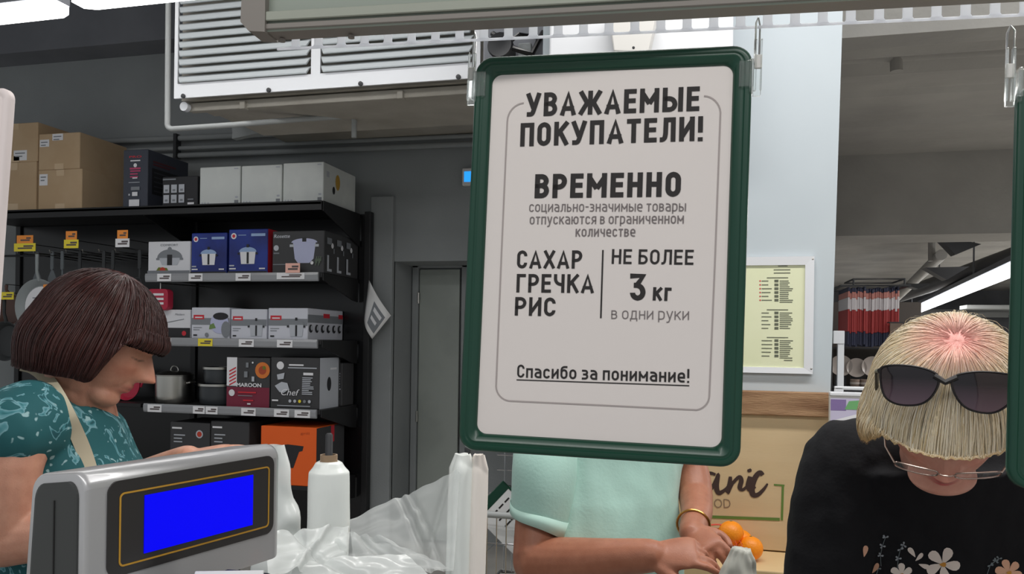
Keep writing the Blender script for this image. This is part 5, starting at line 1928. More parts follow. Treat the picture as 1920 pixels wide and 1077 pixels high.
obj('clip', MB().bbox((.04, -.3, -.012), (.06, -.2, -.005), .002, 1, GF.M), M_['dark'], t)
# ------------------------------------------------------------------ people
def ell(mb, c, rx, ry, rz, M=None, n=20):
    c = Vector(c)
    pr = []
    vs, fs = [], []
    for j in range(n + 1):
        th = PI * j / n
        for k in range(n * 2):
            a = 2 * PI * k / (n * 2)
            vs.append((c.x + rx * max(math.sin(th), .002) * math.cos(a), c.y + ry * max(math.sin(th), .002) * math.sin(a), c.z - rz * math.cos(th)))
    m = n * 2
    for j in range(n):
        for k in range(m):
            k2 = (k + 1) % m
            fs.append((j * m + k, j * m + k2, (j + 1) * m + k2, (j + 1) * m + k))
    fs += [tuple(range(m))[::-1], tuple(n * m + k for k in range(m))]
    mb.add(vs, fs, M)


def limb(mb, pts, rs, M=None, n=18, sub=5):
    """smooth tapered limb with round ends through joints; rs = radius or (ra, rb)"""
    pts = [Vector(p) for p in pts]
    out, rr = [], []
    for i in range(len(pts) - 1):
        p0, p1, p2, p3 = pts[max(i - 1, 0)], pts[i], pts[i + 1], pts[min(i + 2, len(pts) - 1)]
        for k in range(sub):
            s = k / sub
            out.append(.5 * ((2 * p1) + (p2 - p0) * s + (2 * p0 - 5 * p1 + 4 * p2 - p3) * s * s + (3 * p1 - p0 - 3 * p2 + p3) * s ** 3))
            rr.append(rs[i] + (rs[i + 1] - rs[i]) * s)
    out.append(pts[-1])
    rr.append(rs[-1])
    d0 = (out[0] - out[1]).normalized()
    d1 = (out[-1] - out[-2]).normalized()
    A = [(out[0] + d0 * rr[0] * math.sin(a), rr[0] * math.cos(a)) for a in (1.5, 1.1, .6)]
    B = [(out[-1] + d1 * rr[-1] * math.sin(a), rr[-1] * math.cos(a)) for a in (.6, 1.1, 1.5)]
    P_ = [a for a, _ in A] + out + [b for b, _ in B]
    R_ = [a for _, a in A] + rr + [b for _, b in B]
    mb.tube(P_, R_, n, M=M)


def ring(c, a, b, n=28, p=2.3):
    """superellipse ring with half axes a, b (vectors) about c"""
    c, a, b = Vector(c), Vector(a), Vector(b)
    out = []
    for k in range(n):
        t = 2 * PI * k / n
        ct, st = math.cos(t), math.sin(t)
        out.append(c + a * (abs(ct) ** (2 / p)) * (1 if ct > 0 else -1) + b * (abs(st) ** (2 / p)) * (1 if st > 0 else -1))
    return out


def gs(x, c, w):
    return math.exp(-((x - c) / w) ** 2)


def head_mesh(mb, M, nu=160, nv=120, age=1.0, wide=1.0, nose=1.0):
    """head: x lateral, y forward, z up; eyes at z=0, chin -.112, crown +.118"""
    vs = []
    for j in range(nv + 1):
        th = PI * j / nv
        for i in range(nu):
            a = 2 * PI * i / nu
            dx, dy, dz = math.sin(th) * math.sin(a), math.sin(th) * math.cos(a), -math.cos(th)
            rz = .118 if dz > 0 else .112
            x, y, z = .073 * dx * wide, .094 * dy, rz * dz
            if dy > 0:
                y *= .93
            # skull fuller at the back/top, jaw narrows
            if z < 0:
                t = -z / .112
                x *= 1 - .25 * t ** 1.3 + .16 * t ** 4
                if dy > 0:
                    y = y * (1 - .1 * t) + .022 * t * math.sqrt(max(0, dy))
                    # chin fills forward
                    y += .014 * t * t * gs(x, 0, .03)
                else:
                    y *= 1 - .25 * t
            if dy > .05:
                f = min(1, dy * 1.6)
                X = x
                ad = 0
                # nose
                if z > -.06:
                    rp = max(0, min(1, (.012 - z) / .052))
                    drop = 1 if z > -.043 else max(0, 1 - (-.043 - z) / .012)
                    ad += nose * (.004 + .021 * rp ** 1.2) * gs(X, 0, .0085 + .005 * rp) * drop * (1 if z < .012 else max(0, 1 - (z - .012) / .02))
                ad += .010 * (gs(X, .0135, .007) + gs(X, -.0135, .007)) * gs(z, -.041, .008)
                # eye sockets and lids
                for s in (-1, 1):
                    ad -= .011 * gs(X, s * .031, .017) * gs(z, .001, .012)
                    ad += .0085 * gs(X, s * .032, .0125) * gs(z, -.001, .0085)
                    ad -= .0022 * gs(X, s * .032, .014) * gs(z, .0095, .002)
                    ad -= .0016 * gs(X, s * .032, .013) * gs(z, -.0075, .0016)
                    ad -= .0015 * age * gs(X, s * .03, .013) * gs(z, -.017, .003)
                    # nasolabial fold
                    ax = .019 + (-z - .04) * .28
                    if -.08 < z < -.036:
                        ad -= .0022 * age * gs(X, s * ax, .0035)
                    ad += .0045 * gs(X, s * .042, .016) * gs(z, -.028, .014)
                    ad -= .0018 * age * gs(X, s * .024, .004) * gs(z, -.083, .012)
                ad += .0045 * gs(z, .019, .008) * gs(X, 0, .045)
                ad -= .002 * gs(X, 0, .006) * gs(z, .006, .005)
                # mouth
                mw = gs(X, 0, .019)
                ad += .0062 * mw * gs(z, -.0665, .0042) + .0068 * mw * gs(z, -.0775, .0048)
                ad -= .0042 * gs(X, 0, .023) * gs(z, -.0718, .0018)
                ad -= .003 * gs(z, -.088, .006) * gs(X, 0, .02)
                ad += .005 * gs(z, -.101, .009) * gs(X, 0, .018)
                ad -= .002 * gs(X, 0, .004) * gs(z, -.059, .006)
                y += ad * f
            vs.append((x, y, z))
    fs = []
    for j in range(nv):
        for i in range(nu):
            i2 = (i + 1) % nu
            fs.append((j * nu + i, j * nu + i2, (j + 1) * nu + i2, (j + 1) * nu + i))
    mb.add(vs, fs, M)
    # ears
    for s in (-1, 1):
        Me = M @ Matrix.Translation((s * .072 * wide, -.008, -.012)) @ Matrix.Rotation(s * .35, 4, 'Z') @ Matrix.Rotation(.15, 4, 'X')
        ell(mb, (0, 0, .004), .006, .016, .029, Me, 10)
        pts = [(s * .006, .017 * math.sin(q) - .002, .028 * math.cos(q) + .003) for q in [math.radians(-200 + 20 * k) for k in range(13)]]
        mb.tube(pts, .0035, 8, M=Me)


def hand(mb, M, curl=.5, spread=.12, thumb=.5, side=1, sc=1.0, curls=None):
    """hand: wrist at origin, fingers along +y, palm facing -z, thumb on side*x"""
    M = M @ Matrix.Scale(sc, 4)
    ringloft(mb, [[(x, y0, z) for x, z in [(w * math.cos(2 * PI * k / 20), t * math.sin(2 * PI * k / 20)) for k in range(20)]] for y0, w, t in ((-.02, .024, .019), (.0, .026, .018), (.02, .034, .0165), (.05, .040, .015), (.075, .041, .0135), (.088, .037, .0105), (.094, .028, .006))], M, cap=True)
    fl = [(.029, .066, .0084), (.010, .075, .0088), (-.0105, .070, .0085), (-.029, .055, .0075)]
    for i, (x, L, r) in enumerate(fl):
        x *= side
        c = (curls[i] if curls else curl) * (1 + .08 * i)
        p = Vector((x, .078, .0))
        d = Vector((x / .03 * spread * .6, 1, 0)).normalized()
        pts, rs = [Vector((x * .9, .05, .0)), p.copy()], [r * .95, r * 1.06]
        ang = 0
        for sgm, k in ((.44, 1.0), (.32, 1.15), (.24, .8)):
            ang += c * k
            dd = Vector((d.x, d.y * math.cos(ang), -math.sin(ang))).normalized()
            p = p + dd * L * sgm
            pts.append(p.copy())
            rs.append(r * (1.0 if sgm > .4 else .92 if sgm > .3 else .78))
        limb(mb, pts, rs, M, 12, 3)
    # thumb
    t0 = Vector((side * .026, .012, -.004))
    pts = [t0, t0 + Vector((side * .018, .022, -.008)), t0 + Vector((side * (.03 - .006 * thumb), .046, -.012 - .012 * thumb)), t0 + Vector((side * (.032 - .02 * thumb), .07, -.016 - .018 * thumb))]
    limb(mb, pts, [.014, .0125, .0105, .0085], M, 12, 3)


def remesh(name, mb, m, parent, voxel=.0035, smooth=6, colfn=None, fac=.5, disp=None):
    me = bpy.data.meshes.new('tmp')
    me.from_pydata([tuple(p) for p in mb.v], [], mb.f)
    bm = bmesh.new()
    bm.from_mesh(me)
    bmesh.ops.recalc_face_normals(bm, faces=bm.faces[:])
    bm.to_mesh(me)
    bm.free()
    o = bpy.data.objects.new('tmp', me)
    COL.objects.link(o)
    md = o.modifiers.new('r', 'REMESH')
    md.mode = 'VOXEL'
    md.voxel_size = voxel
    if smooth:
        ms = o.modifiers.new('s', 'SMOOTH')
        ms.iterations = smooth
        ms.factor = fac
    dg = bpy.context.evaluated_depsgraph_get()
    dg.update()
    out = bpy.data.meshes.new_from_object(o.evaluated_get(dg))
    bpy.data.objects.remove(o)
    bpy.data.meshes.remove(me)
    out.name = name
    out.materials.clear()
    out.materials.append(m)
    if disp:
        nrm = [v.normal.copy() for v in out.vertices]
        for v, n_ in zip(out.vertices, nrm):
            v.co += n_ * disp(v.co)
    if colfn:
        ca = out.color_attributes.new('tint', 'FLOAT_COLOR', 'POINT')
        buf = []
        for v in out.vertices:
            buf += list(colfn(v.co)) + [1]
        ca.data.foreach_set('color', buf)
    out.polygons.foreach_set('use_smooth', [True] * len(out.polygons))
    out.update()
    ob = bpy.data.objects.new(name, out)
    COL.objects.link(ob)
    if parent:
        ob.parent = parent
        ob.matrix_parent_inverse = parent.matrix_basis.inverted()
    return ob


def skin_mat(name, base):
    m = bpy.data.materials.new(name)
    m.use_nodes = True
    nt = m.node_tree
    b = nt.nodes['Principled BSDF']
    at = nt.nodes.new('ShaderNodeAttribute')
    at.attribute_name = 'tint'
    tc = nt.nodes.new('ShaderNodeTexCoord')
    n = nt.nodes.new('ShaderNodeTexNoise')
    n.inputs['Scale'].default_value = 45
    n.inputs['Detail'].default_value = 6
    nt.links.new(tc.outputs['Object'], n.inputs['Vector'])
    mx = nt.nodes.new('ShaderNodeMixRGB')
    mx.blend_type = 'MULTIPLY'
    mx.inputs[0].default_value = .35
    r = nt.nodes.new('ShaderNodeValToRGB')
    r.color_ramp.elements[0].position = .3
    r.color_ramp.elements[0].color = (.62, .45, .4, 1)
    r.color_ramp.elements[1].position = .65
    r.color_ramp.elements[1].color = (1, 1, 1, 1)
    nt.links.new(n.outputs[0], r.inputs[0])
    nt.links.new(at.outputs['Color'], mx.inputs[1])
    nt.links.new(r.outputs[0], mx.inputs[2])
    nt.links.new(mx.outputs[0], b.inputs['Base Color'])
    b.inputs['Roughness'].default_value = .48
    b.inputs['Subsurface Weight'].default_value = .12
    b.inputs['Subsurface Radius'].default_value = (.012, .005, .003)
    b.inputs['Subsurface Scale'].default_value = .4
    n2 = nt.nodes.new('ShaderNodeTexNoise')
    n2.inputs['Scale'].default_value = 380
    nt.links.new(tc.outputs['Object'], n2.inputs['Vector'])
    bp = nt.nodes.new('ShaderNodeBump')
    bp.inputs['Strength'].default_value = .12
    bp.inputs['Distance'].default_value = .003
    nt.links.new(n2.outputs[0], bp.inputs['Height'])
    nt.links.new(bp.outputs[0], b.inputs['Normal'])
    return m


def face_color(Mh, base, lip, brow):
    inv = Mh.inverted()

    def fn(co):
        c = list(base)
        p = inv @ co
        if abs(p.x) < .09 and -.125 < p.z < .13 and p.y > .03:
            def mixc(t, k):
                for q in range(3):
                    c[q] = c[q] * (1 - k) + t[q] * k
            red = (base[0] * .95, base[1] * .66, base[2] * .6)
            mixc(red, .55 * gs(abs(p.x), .04, .018) * gs(p.z, -.034, .018))
            mixc(red, .5 * gs(p.x, 0, .014) * gs(p.z, -.04, .013))
            mixc(lip, min(1, 1.3 * gs(p.x, 0, .02) ** 1.5 * (gs(p.z, -.0665, .0048) + gs(p.z, -.0778, .0055))))
            mixc((base[0] * .35, base[1] * .25, base[2] * .22), .8 * gs(p.x, 0, .019) * gs(p.z, -.072, .0014))
            ax = abs(p.x)
            zb_ = .0215 - abs(ax - .036) * .18
            mixc(brow, .55 * (1 if .014 < ax < .052 else 0) * gs(p.z, zb_, .003))
            # lashes of the lowered lids
            mixc((.03, .02, .015), .85 * gs(ax, .032, .0125) ** .5 * gs(p.z, -.0075 - .002 * gs(ax, .032, .01), .0015) * (1 if .016 < ax < .048 else 0))
            mixc((base[0] * .7, base[1] * .5, base[2] * .45), .4 * gs(ax, .032, .014) * gs(p.z, .008, .004))
        return c
    return fn


def hair_mat(name, c0, c1, c2=None, rough=.4, pink=None, tip=None):
    """strand colours run along the uv: u around the head, v from crown to tip"""
    m = bpy.data.materials.new(name)
    m.use_nodes = True
    nt = m.node_tree
    b = nt.nodes['Principled BSDF']
    uv = nt.nodes.new('ShaderNodeUVMap')
    mp = nt.nodes.new('ShaderNodeMapping')
    mp.inputs['Scale'].default_value = (260, 2.2, 1)
    n = nt.nodes.new('ShaderNodeTexNoise')
    n.inputs['Scale'].default_value = 1
    n.inputs['Detail'].default_value = 4
    r = nt.nodes.new('ShaderNodeValToRGB')
    r.color_ramp.elements[0].position = .35
    r.color_ramp.elements[0].color = c0
    r.color_ramp.elements[1].position = .62
    r.color_ramp.elements[1].color = c1
    nt.links.new(uv.outputs[0], mp.inputs[0])
    nt.links.new(mp.outputs[0], n.inputs['Vector'])
    nt.links.new(n.outputs[0], r.inputs[0])
    out = r.outputs[0]
    if c2:  # tips / roots in another tone
        sx = nt.nodes.new('ShaderNodeSeparateXYZ')
        nt.links.new(uv.outputs[0], sx.inputs[0])
        r2 = nt.nodes.new('ShaderNodeValToRGB')
        r2.color_ramp.elements[0].position = pink[0]
        r2.color_ramp.elements[1].position = pink[1]
        nt.links.new(sx.outputs[1], r2.inputs[0])
        mx = nt.nodes.new('ShaderNodeMixRGB')
        nt.links.new(r2.outputs[0], mx.inputs[0])
        mx.inputs[1].default_value = c2
        nt.links.new(out, mx.inputs[2])
        out = mx.outputs[0]
    if tip:
        r3 = nt.nodes.new('ShaderNodeValToRGB')
        r3.color_ramp.elements[0].position = .62
        r3.color_ramp.elements[1].position = 1
        r3.color_ramp.elements[1].color = (.75, .75, .75, 1)
        nt.links.new(sx.outputs[1], r3.inputs[0])
        m3 = nt.nodes.new('ShaderNodeMixRGB')
        m3.blend_type = 'MULTIPLY'
        nt.links.new(r3.outputs[0], m3.inputs[0])
        nt.links.new(out, m3.inputs[1])
        m3.inputs[2].default_value = tip
        out = m3.outputs[0]
    nt.links.new(out, b.inputs['Base Color'])
    b.inputs['Roughness'].default_value = rough
    b.inputs['Specular IOR Level'].default_value = .45
    bp = nt.nodes.new('ShaderNodeBump')
    bp.inputs['Strength'].default_value = .25
    bp.inputs['Distance'].default_value = .0015
    nt.links.new(n.outputs[0], bp.inputs['Height'])
    nt.links.new(bp.outputs[0], b.inputs['Normal'])
    return m


def hair_sheet(name, path, nu, nv, m, parent, closeu=True, groove=.0016, seed=0, solid=0):
    """path(u, v) -> (point, outward normal). Real grooves follow the strands."""
    vs, fs, uvs = [], [], []
    for j in range(nv):
        v = j / (nv - 1)
        for i in range(nu):
            u = i / (nu if closeu else nu - 1)
            p, n_ = path(u, v)
            g_ = noise.noise(Vector((u * 95, v * 1.1, seed))) + .7 * noise.noise(Vector((u * 230, v * 2, seed + 4))) + 1.4 * noise.noise(Vector((u * 28, v * .8, seed + 8)))
            vs.append(tuple(Vector(p) + Vector(n_) * groove * g_ * min(1, v * 4 + .1)))
            uvs.append((u, v))
    for j in range(nv - 1):
        for i in range(nu if closeu else nu - 1):
            i2 = (i + 1) % nu
            fs.append((j * nu + i, j * nu + i2, (j + 1) * nu + i2, (j + 1) * nu + i))
    me = bpy.data.meshes.new(name)
    me.from_pydata(vs, [], fs)
    me.materials.append(m)
    ul = me.uv_layers.new(name='UVMap')
    for p in me.polygons:
        for li, vi in zip(p.loop_indices, p.vertices):
            uu, vv = uvs[vi]
            if closeu and uu == 0 and uvs[p.vertices[0]][0] > .9:
                uu = 1
            if closeu and uu == 0 and max(uvs[q][0] for q in p.vertices) > .9:
                uu = 1
            ul.data[li].uv = (uu, vv)
    me.polygons.foreach_set('use_smooth', [True] * len(me.polygons))
    me.update()
    o = bpy.data.objects.new(name, me)
    COL.objects.link(o)
    if parent:
        o.parent = parent
        o.matrix_parent_inverse = parent.matrix_basis.inverted()
    return o


def locks(name, paths, m, parent, w=.004, seed=1):
    """tapered hair locks: each path a list of (point, normal); joined as one part"""
    rnd = random.Random(seed)
    vs, fs, uvs = [], [], []
    for path in paths:
        vr = path.pop() if isinstance(path[-1], float) else None
        k = len(vs)
        u = rnd.random()
        n_ = len(path)
        ww = w * rnd.uniform(.5, 1.3)
        for j, (p, nr) in enumerate(path):
            t = (path[min(j + 1, n_ - 1)][0] - path[max(j - 1, 0)][0]).normalized()
            sd = t.cross(nr).normalized()
            s = j / (n_ - 1)
            q = ww * (math.sin(PI * min(1, s * .8 + .15)) if s < 1 else .12)
            vs += [tuple(p - sd * q), tuple(p + nr * q * .3), tuple(p + sd * q), tuple(p - nr * q * .3)]
            vv = s if vr is None else vr + (1 - vr) * s
            uvs += [(u, vv)] * 2 + [(u + .004, vv)] * 2
        for j in range(n_ - 1):
            for a in range(4):
                b = (a + 1) % 4
                fs.append((k + 4 * j + a, k + 4 * j + b, k + 4 * j + 4 + b, k + 4 * j + 4 + a))
        fs.append((k, k + 3, k + 2, k + 1))
        e = k + 4 * (n_ - 1)
        fs.append((e, e + 1, e + 2, e + 3))
    me = bpy.data.meshes.new(name)
    me.from_pydata(vs, [], fs)
    me.materials.append(m)
    ul = me.uv_layers.new(name='UVMap')
    buf = []
    for l in me.loops:
        buf += list(uvs[l.vertex_index])
    ul.data.foreach_set('uv', buf)
    me.polygons.foreach_set('use_smooth', [True] * len(me.polygons))
    me.update()
    o = bpy.data.objects.new(name, me)
    o['kind'] = 'stuff'
    COL.objects.link(o)
    o.parent = parent
    o.matrix_parent_inverse = parent.matrix_basis.inverted()
    return o


def rotm(fwd, upish=(0, 0, 1)):
    """4x4 with y along fwd, z near upish, x = y x z"""
    y = Vector(fwd).normalized()
    x = y.cross(Vector(upish)).normalized()
    z = x.cross(y)
    return Matrix((x, y, z)).transposed().to_4x4()


def lin(r, g, b):
    return rgb(r, g, b)[:3]


CAMR = RC @ Vector((1, 0, 0))      # picture right
CAMF = RC @ Vector((0, 0, -1))     # into the picture
CAMR.z = 0
CAMF.z = 0
CAMR.normalize()
CAMF.normalize()
UP = Vector((0, 0, 1))
skin = skin_mat('skin', None)


def legs(t, c, fwd, z0, m, shoe, spread=.1, hip=.0):
    """trousers and shoes below a torso centred at c"""
    Mf = rotm(fwd)
    Mf.translation = Vector((c.x, c.y, 0))
    mb = MB()
    for s in (-1, 1):
        limb(mb, [(s * .085, -.01, z0), (s * .1, .0, z0 * .55), (s * (.1), -.01, .1)], [.098, .07, .05], Mf)
    ell(mb, (0, 0, z0), .17, .12, .11, Mf)
    remesh('trousers', mb, m, t, .008, 4)
    for s in (-1, 1):
        mb = MB()
        ringloft(mb, [[(s * .1 + w * math.cos(2 * PI * k / 16), y0, max(.0, zc + h * math.sin(2 * PI * k / 16))) for k in range(16)] for y0, w, zc, h in ((-.1, .02, .04, .035), (-.08, .035, .045, .045), (.0, .038, .045, .045), (.07, .045, .035, .03), (.13, .042, .03, .025), (.16, .02, .02, .015))], Mf, cap=True)
        obj('shoe', mb, shoe, t, True)


# ================================================== left woman, profile, brown bob
def woman_left():
    d = 1.6
    yaw = math.radians(17)
    fw = (CAMR * math.cos(yaw) + CAMF * math.sin(yaw))
    pitch = math.radians(24)
    f3 = fw * math.cos(pitch) - UP * math.sin(pitch)
    Mh = rotm(f3)
    Mh.translation = P(197, 638, d)
    base = lin(206, 152, 128)
    t = thing('person', 'person in a teal patterned top with a dark red-brown bob looking down in profile', 'person', (P(100, 900, d).x, P(100, 900, d).y, 0))
    mb = MB()
    head_mesh(mb, Mh, age=1.4, nose=1.35)
    loc = lambda x, y, z: Mh @ Vector((x, y, z))
    # soft jaw and double chin, neck
    nb = P(158, 806, d + .03)                  # neck base
    ell(mb, (0, .035, -.1), .042, .04, .026, Mh)
    limb(mb, [loc(0, -.025, -.03), loc(0, -.02, -.085), nb + UP * .02, nb - UP * .06], [.058, .056, .063, .075])
    # torso
    S = lambda px, py, dd: P(px, py, dd)
    tc = P(132, 900, d + .02)                 # chest centre
    sh_near = P(42, 802, d - .15)
    sh_far = P(146, 800, d + .19)
    lat = (sh_near - sh_far).normalized()
    tf = fw
    def tr(c, a, b):
        return ring(c, lat * a, tf * b)
    Z0 = lambda c, z: Vector((c.x, c.y, z))
    rings = [tr(nb - fw * .02 + UP * .0, .07, .06), tr((sh_near + sh_far) / 2 + UP * .015 + fw * .02, .15, .08), tr((sh_near + sh_far) / 2 - UP * .05 + fw * .03, .18, .105), tr(tc, .19, .13), tr(tc - UP * .14, .18, .135), tr(tc - UP * .3, .18, .13), tr(tc - UP * .42, .18, .125)]
    ringloft(mb, rings, cap=True)
    # near arm
    el = P(8, 1010, d - .2)
    wr = P(330, 925, d - .1)
    limb(mb, [sh_near, P(14, 880, d - .2), el], [.062, .055, .05])
    limb(mb, [el, P(170, 985, d - .17), wr], [.05, .045, .028])
    # hands reach forward, finger tips show above the scale head
    hv = (P(455, 818, d - .12) - P(385, 850, d - .12))
    Mhd = rotm((P(500, 830, d - .1) - P(385, 862, d - .1)), UP)
    w2 = P(372, 872, d - .1)
    limb(mb, [wr - fw * .0, w2], [.028, .026])
    Mhd.translation = w2
    hand(mb, Mhd, curls=[.35, .3, .35, .5], side=1, sc=.95)
    el2 = P(150, 960, d + .25)
    wr2 = P(352, 860, d + .06)
    limb(mb, [sh_far, P(135, 880, d + .27), el2], [.06, .052, .048])
    limb(mb, [el2, P(250, 905, d + .15), wr2], [.048, .04, .028])
    Mh2 = rotm((P(470, 822, d + .05) - P(340, 852, d + .05)), UP)
    Mh2.translation = wr2
    hand(mb, Mh2, curls=[.2, .3, .45, .6], side=-1, sc=.95)
    remesh('body', mb, skin, t, .0034, 3, face_color(Mh, base, lin(196, 110, 104), lin(150, 110, 90)))
    # top
    mb = MB()
    kk = 1.0
    A_ = .012
    rings = [tr(nb - fw * .03 - UP * .02, .09, .085), tr((sh_near + sh_far) / 2 + UP * .045 + fw * .0, .13 + A_, .085 + A_), tr((sh_near + sh_far) / 2 + UP * .015 + fw * .02, .16 + A_, .095 + A_), tr((sh_near + sh_far) / 2 - UP * .05 + fw * .03, .18 + A_, .108 + A_), tr(tc, .19 + A_, .13 + A_), tr(tc - UP * .14, .185 + A_, .14 + A_), tr(tc - UP * .3, .19 + A_, .14 + A_), tr(tc - UP * .46, .2 + A_, .145 + A_)]
    ringloft(mb, rings, cap=True)
    limb(mb, [sh_near - lat * .03 + UP * .01, sh_near + UP * .0, P(18, 812, d - .19)], [.08, .08, .072])
    limb(mb, [sh_far + lat * .03, sh_far, P(140, 858, d + .25)], [.075, .078, .07])
    teal = bpy.data.materials.new('teal_print')
    teal.use_nodes = True
    nt = teal.node_tree
    b = nt.nodes['Principled BSDF']
    b.inputs['Roughness'].default_value = .8
    tcn = nt.nodes.new('ShaderNodeTexCoord')
    n1 = nt.nodes.new('ShaderNodeTexNoise')
    n1.inputs['Scale'].default_value = 24
    n1.inputs['Detail'].default_value = 2.5
    n1.inputs['Distortion'].default_value = 1.6
    n2 = nt.nodes.new('ShaderNodeTexVoronoi')
    n2.inputs['Scale'].default_value = 38
    wp = nt.nodes.new('ShaderNodeVectorMath')
    wp.operation = 'ADD'
    nw = nt.nodes.new('ShaderNodeTexNoise')
    nw.inputs['Scale'].default_value = 30
    sc_ = nt.nodes.new('ShaderNodeVectorMath')
    sc_.operation = 'SCALE'
    sc_.inputs['Scale'].default_value = .05
    nt.links.new(tcn.outputs['Object'], nw.inputs['Vector'])
    nt.links.new(nw.outputs['Color'], sc_.inputs[0])
    nt.links.new(tcn.outputs['Object'], wp.inputs[0])
    nt.links.new(sc_.outputs[0], wp.inputs[1])
    nt.links.new(wp.outputs[0], n2.inputs['Vector'])
    nt.links.new(tcn.outputs['Object'], n1.inputs['Vector'])
    r1 = nt.nodes.new('ShaderNodeValToRGB')
    e = r1.color_ramp.elements
    e[0].position, e[0].color = .0, rgb(28, 92, 98)
    e[1].position, e[1].color = .57, rgb(28, 92, 98)
    q = r1.color_ramp.elements.new(.59)
    q.color = rgb(120, 168, 178)
    q = r1.color_ramp.elements.new(.65)
    q.color = rgb(60, 128, 136)
    q = r1.color_ramp.elements.new(.69)
    q.color = rgb(24, 84, 92)
    nt.links.new(n1.outputs[0], r1.inputs[0])
    r2 = nt.nodes.new('ShaderNodeValToRGB')
    e = r2.color_ramp.elements
    e[0].position, e[0].color = .16, (1, 1, 1, 1)
    e[1].position, e[1].color = .22, (0, 0, 0, 1)
    nt.links.new(n2.outputs['Distance'], r2.inputs[0])
    mx = nt.nodes.new('ShaderNodeMixRGB')
    nt.links.new(r2.outputs[0], mx.inputs[0])
    nt.links.new(r1.outputs[0], mx.inputs[1])
    mx.inputs[2].default_value = rgb(150, 186, 190)
    nt.links.new(mx.outputs[0], b.inputs['Base Color'])
    def fold(co):
        q = co * 7
        return .004 * noise.noise(Vector((q.x * 2.5, q.y * 2.5, q.z * .9)))
    top = remesh('top', mb, teal, t, .006, 10, disp=fold)
    # strap over the shoulder
    bm = bmesh.new()
    bm.from_mesh(top.data)
    bvh = BVHTree.FromBMesh(bm)
    bm.free()
    pth = []
    for (px, py) in ((40, 684), (62, 686), (84, 704), (104, 738), (124, 778), (144, 818), (158, 850), (170, 890), (182, 940)):
        r = ray(px, py)
        hit = bvh.ray_cast(EYE, r)
        pth.append(hit[0] + hit[1] * .003 if hit[0] else P(px, py, d - .03))
    mb = MB()
    vs, fs = [], []
    # smooth
    sm = [pth[0]] + [(pth[i - 1] + pth[i] * 2 + pth[i + 1]) / 4 for i in range(1, len(pth) - 1)] + [pth[-1]]
    cr = []
    for i in range(len(sm) - 1):
        p0, p1, p2, p3 = sm[max(i - 1, 0)], sm[i], sm[i + 1], sm[min(i + 2, len(sm) - 1)]
        for k in range(5):
            s = k / 5
            cr.append(.5 * ((2 * p1) + (p2 - p0) * s + (2 * p0 - 5 * p1 + 4 * p2 - p3) * s * s + (3 * p1 - p0 - 3 * p2 + p3) * s ** 3))
    for i, p in enumerate(cr):
        tdir = (cr[min(i + 1, len(cr) - 1)] - cr[max(i - 1, 0)]).normalized()
        nr = (EYE - p).normalized()
        sd = tdir.cross(nr).normalized()
        vs += [p - sd * .0125 - nr * .002, p + sd * .0125 - nr * .002, p + sd * .0125 + nr * .002, p - sd * .0125 + nr * .002]
    for i in range(len(cr) - 1):
        for a in range(4):
            b2 = (a + 1) % 4
            fs.append((4 * i + a, 4 * i + b2, 4 * i + 4 + b2, 4 * i + 4 + a))
    fs += [(3, 2, 1, 0), tuple(4 * (len(cr) - 1) + a for a in range(4))]
    mb.add(vs, fs)
    obj('bag_strap', mb, ink('strap_cream', 206, 196, 170, .7), t, True)
    # bob
    hm = hair_mat('brown_hair', rgb(36, 18, 18), rgb(74, 38, 34), rgb(104, 44, 40), .36, (.0, .12))
    crown = Vector((0, -.025, .128))

    def bob(u, v):
        a = 2 * PI * u                        # 0 = face side
        sx, cy_ = math.sin(a), math.cos(a)
        front = max(0, cy_) ** 1.5
        # tip height in head space: short fringe in front, long at sides and back
        fr = 1 / (1 + math.exp(-(cy_ - .4) * 22))
        tipz = -.083 + .138 * fr + .03 * min(0, cy_) + .003 * noise.noise(Vector((u * 60, 0, 2)))
        # arc over the skull then drop
        rx_, ry_ = .098, (.112 if cy_ > 0 else .138)
        R = Vector((sx * rx_, cy_ * ry_, 0))
        if v < .5:
            th = (v / .5) * PI / 2
            p = Vector((R.x * math.sin(th), -.018 * (1 - math.sin(th)) + R.y * math.sin(th), .012 + .122 * math.cos(th)))
            n_ = Vector((sx * math.sin(th), cy_ * math.sin(th), math.cos(th)))
        else:
            s = (v - .5) / .5
            z = .012 + (tipz - .012) * s
            bul = 1 + .08 * math.sin(PI * min(1, s * 1.1)) - .12 * s * s * (1 - fr)
            p = Vector((R.x * bul, R.y * bul * (1 - .03 * s * fr), z))
            n_ = Vector((sx, cy_, 0))
        p.y -= .004
        return Mh @ p, (Mh.to_3x3() @ n_)
    hair_sheet('hair', bob, 900, 44, hm, t, groove=.0007, seed=3)
    rnd = random.Random(5)
    ps = []
    for k in range(1300):
        u = rnd.random()
        v0 = rnd.uniform(.0, .45)
        off = rnd.uniform(.0, .003)
        du_ = rnd.uniform(-.008, .008)
        pa = []
        for j in range(12):
            s = j / 11
            v = v0 + (1.0 + rnd.uniform(0, .0) - v0) * s
            p, n_ = bob((u + du_ * s) % 1, min(1, v))
            pa.append((p + n_ * off, n_))
        pa.append(float(v0))
        ps.append(pa)
    locks('hair_locks', ps, hm, t, .0016, 6)
    legs(t, P(105, 1077, d + .02), fw, .86, ink('trouser_dark', 40, 42, 50), M_['dark'])
    return t


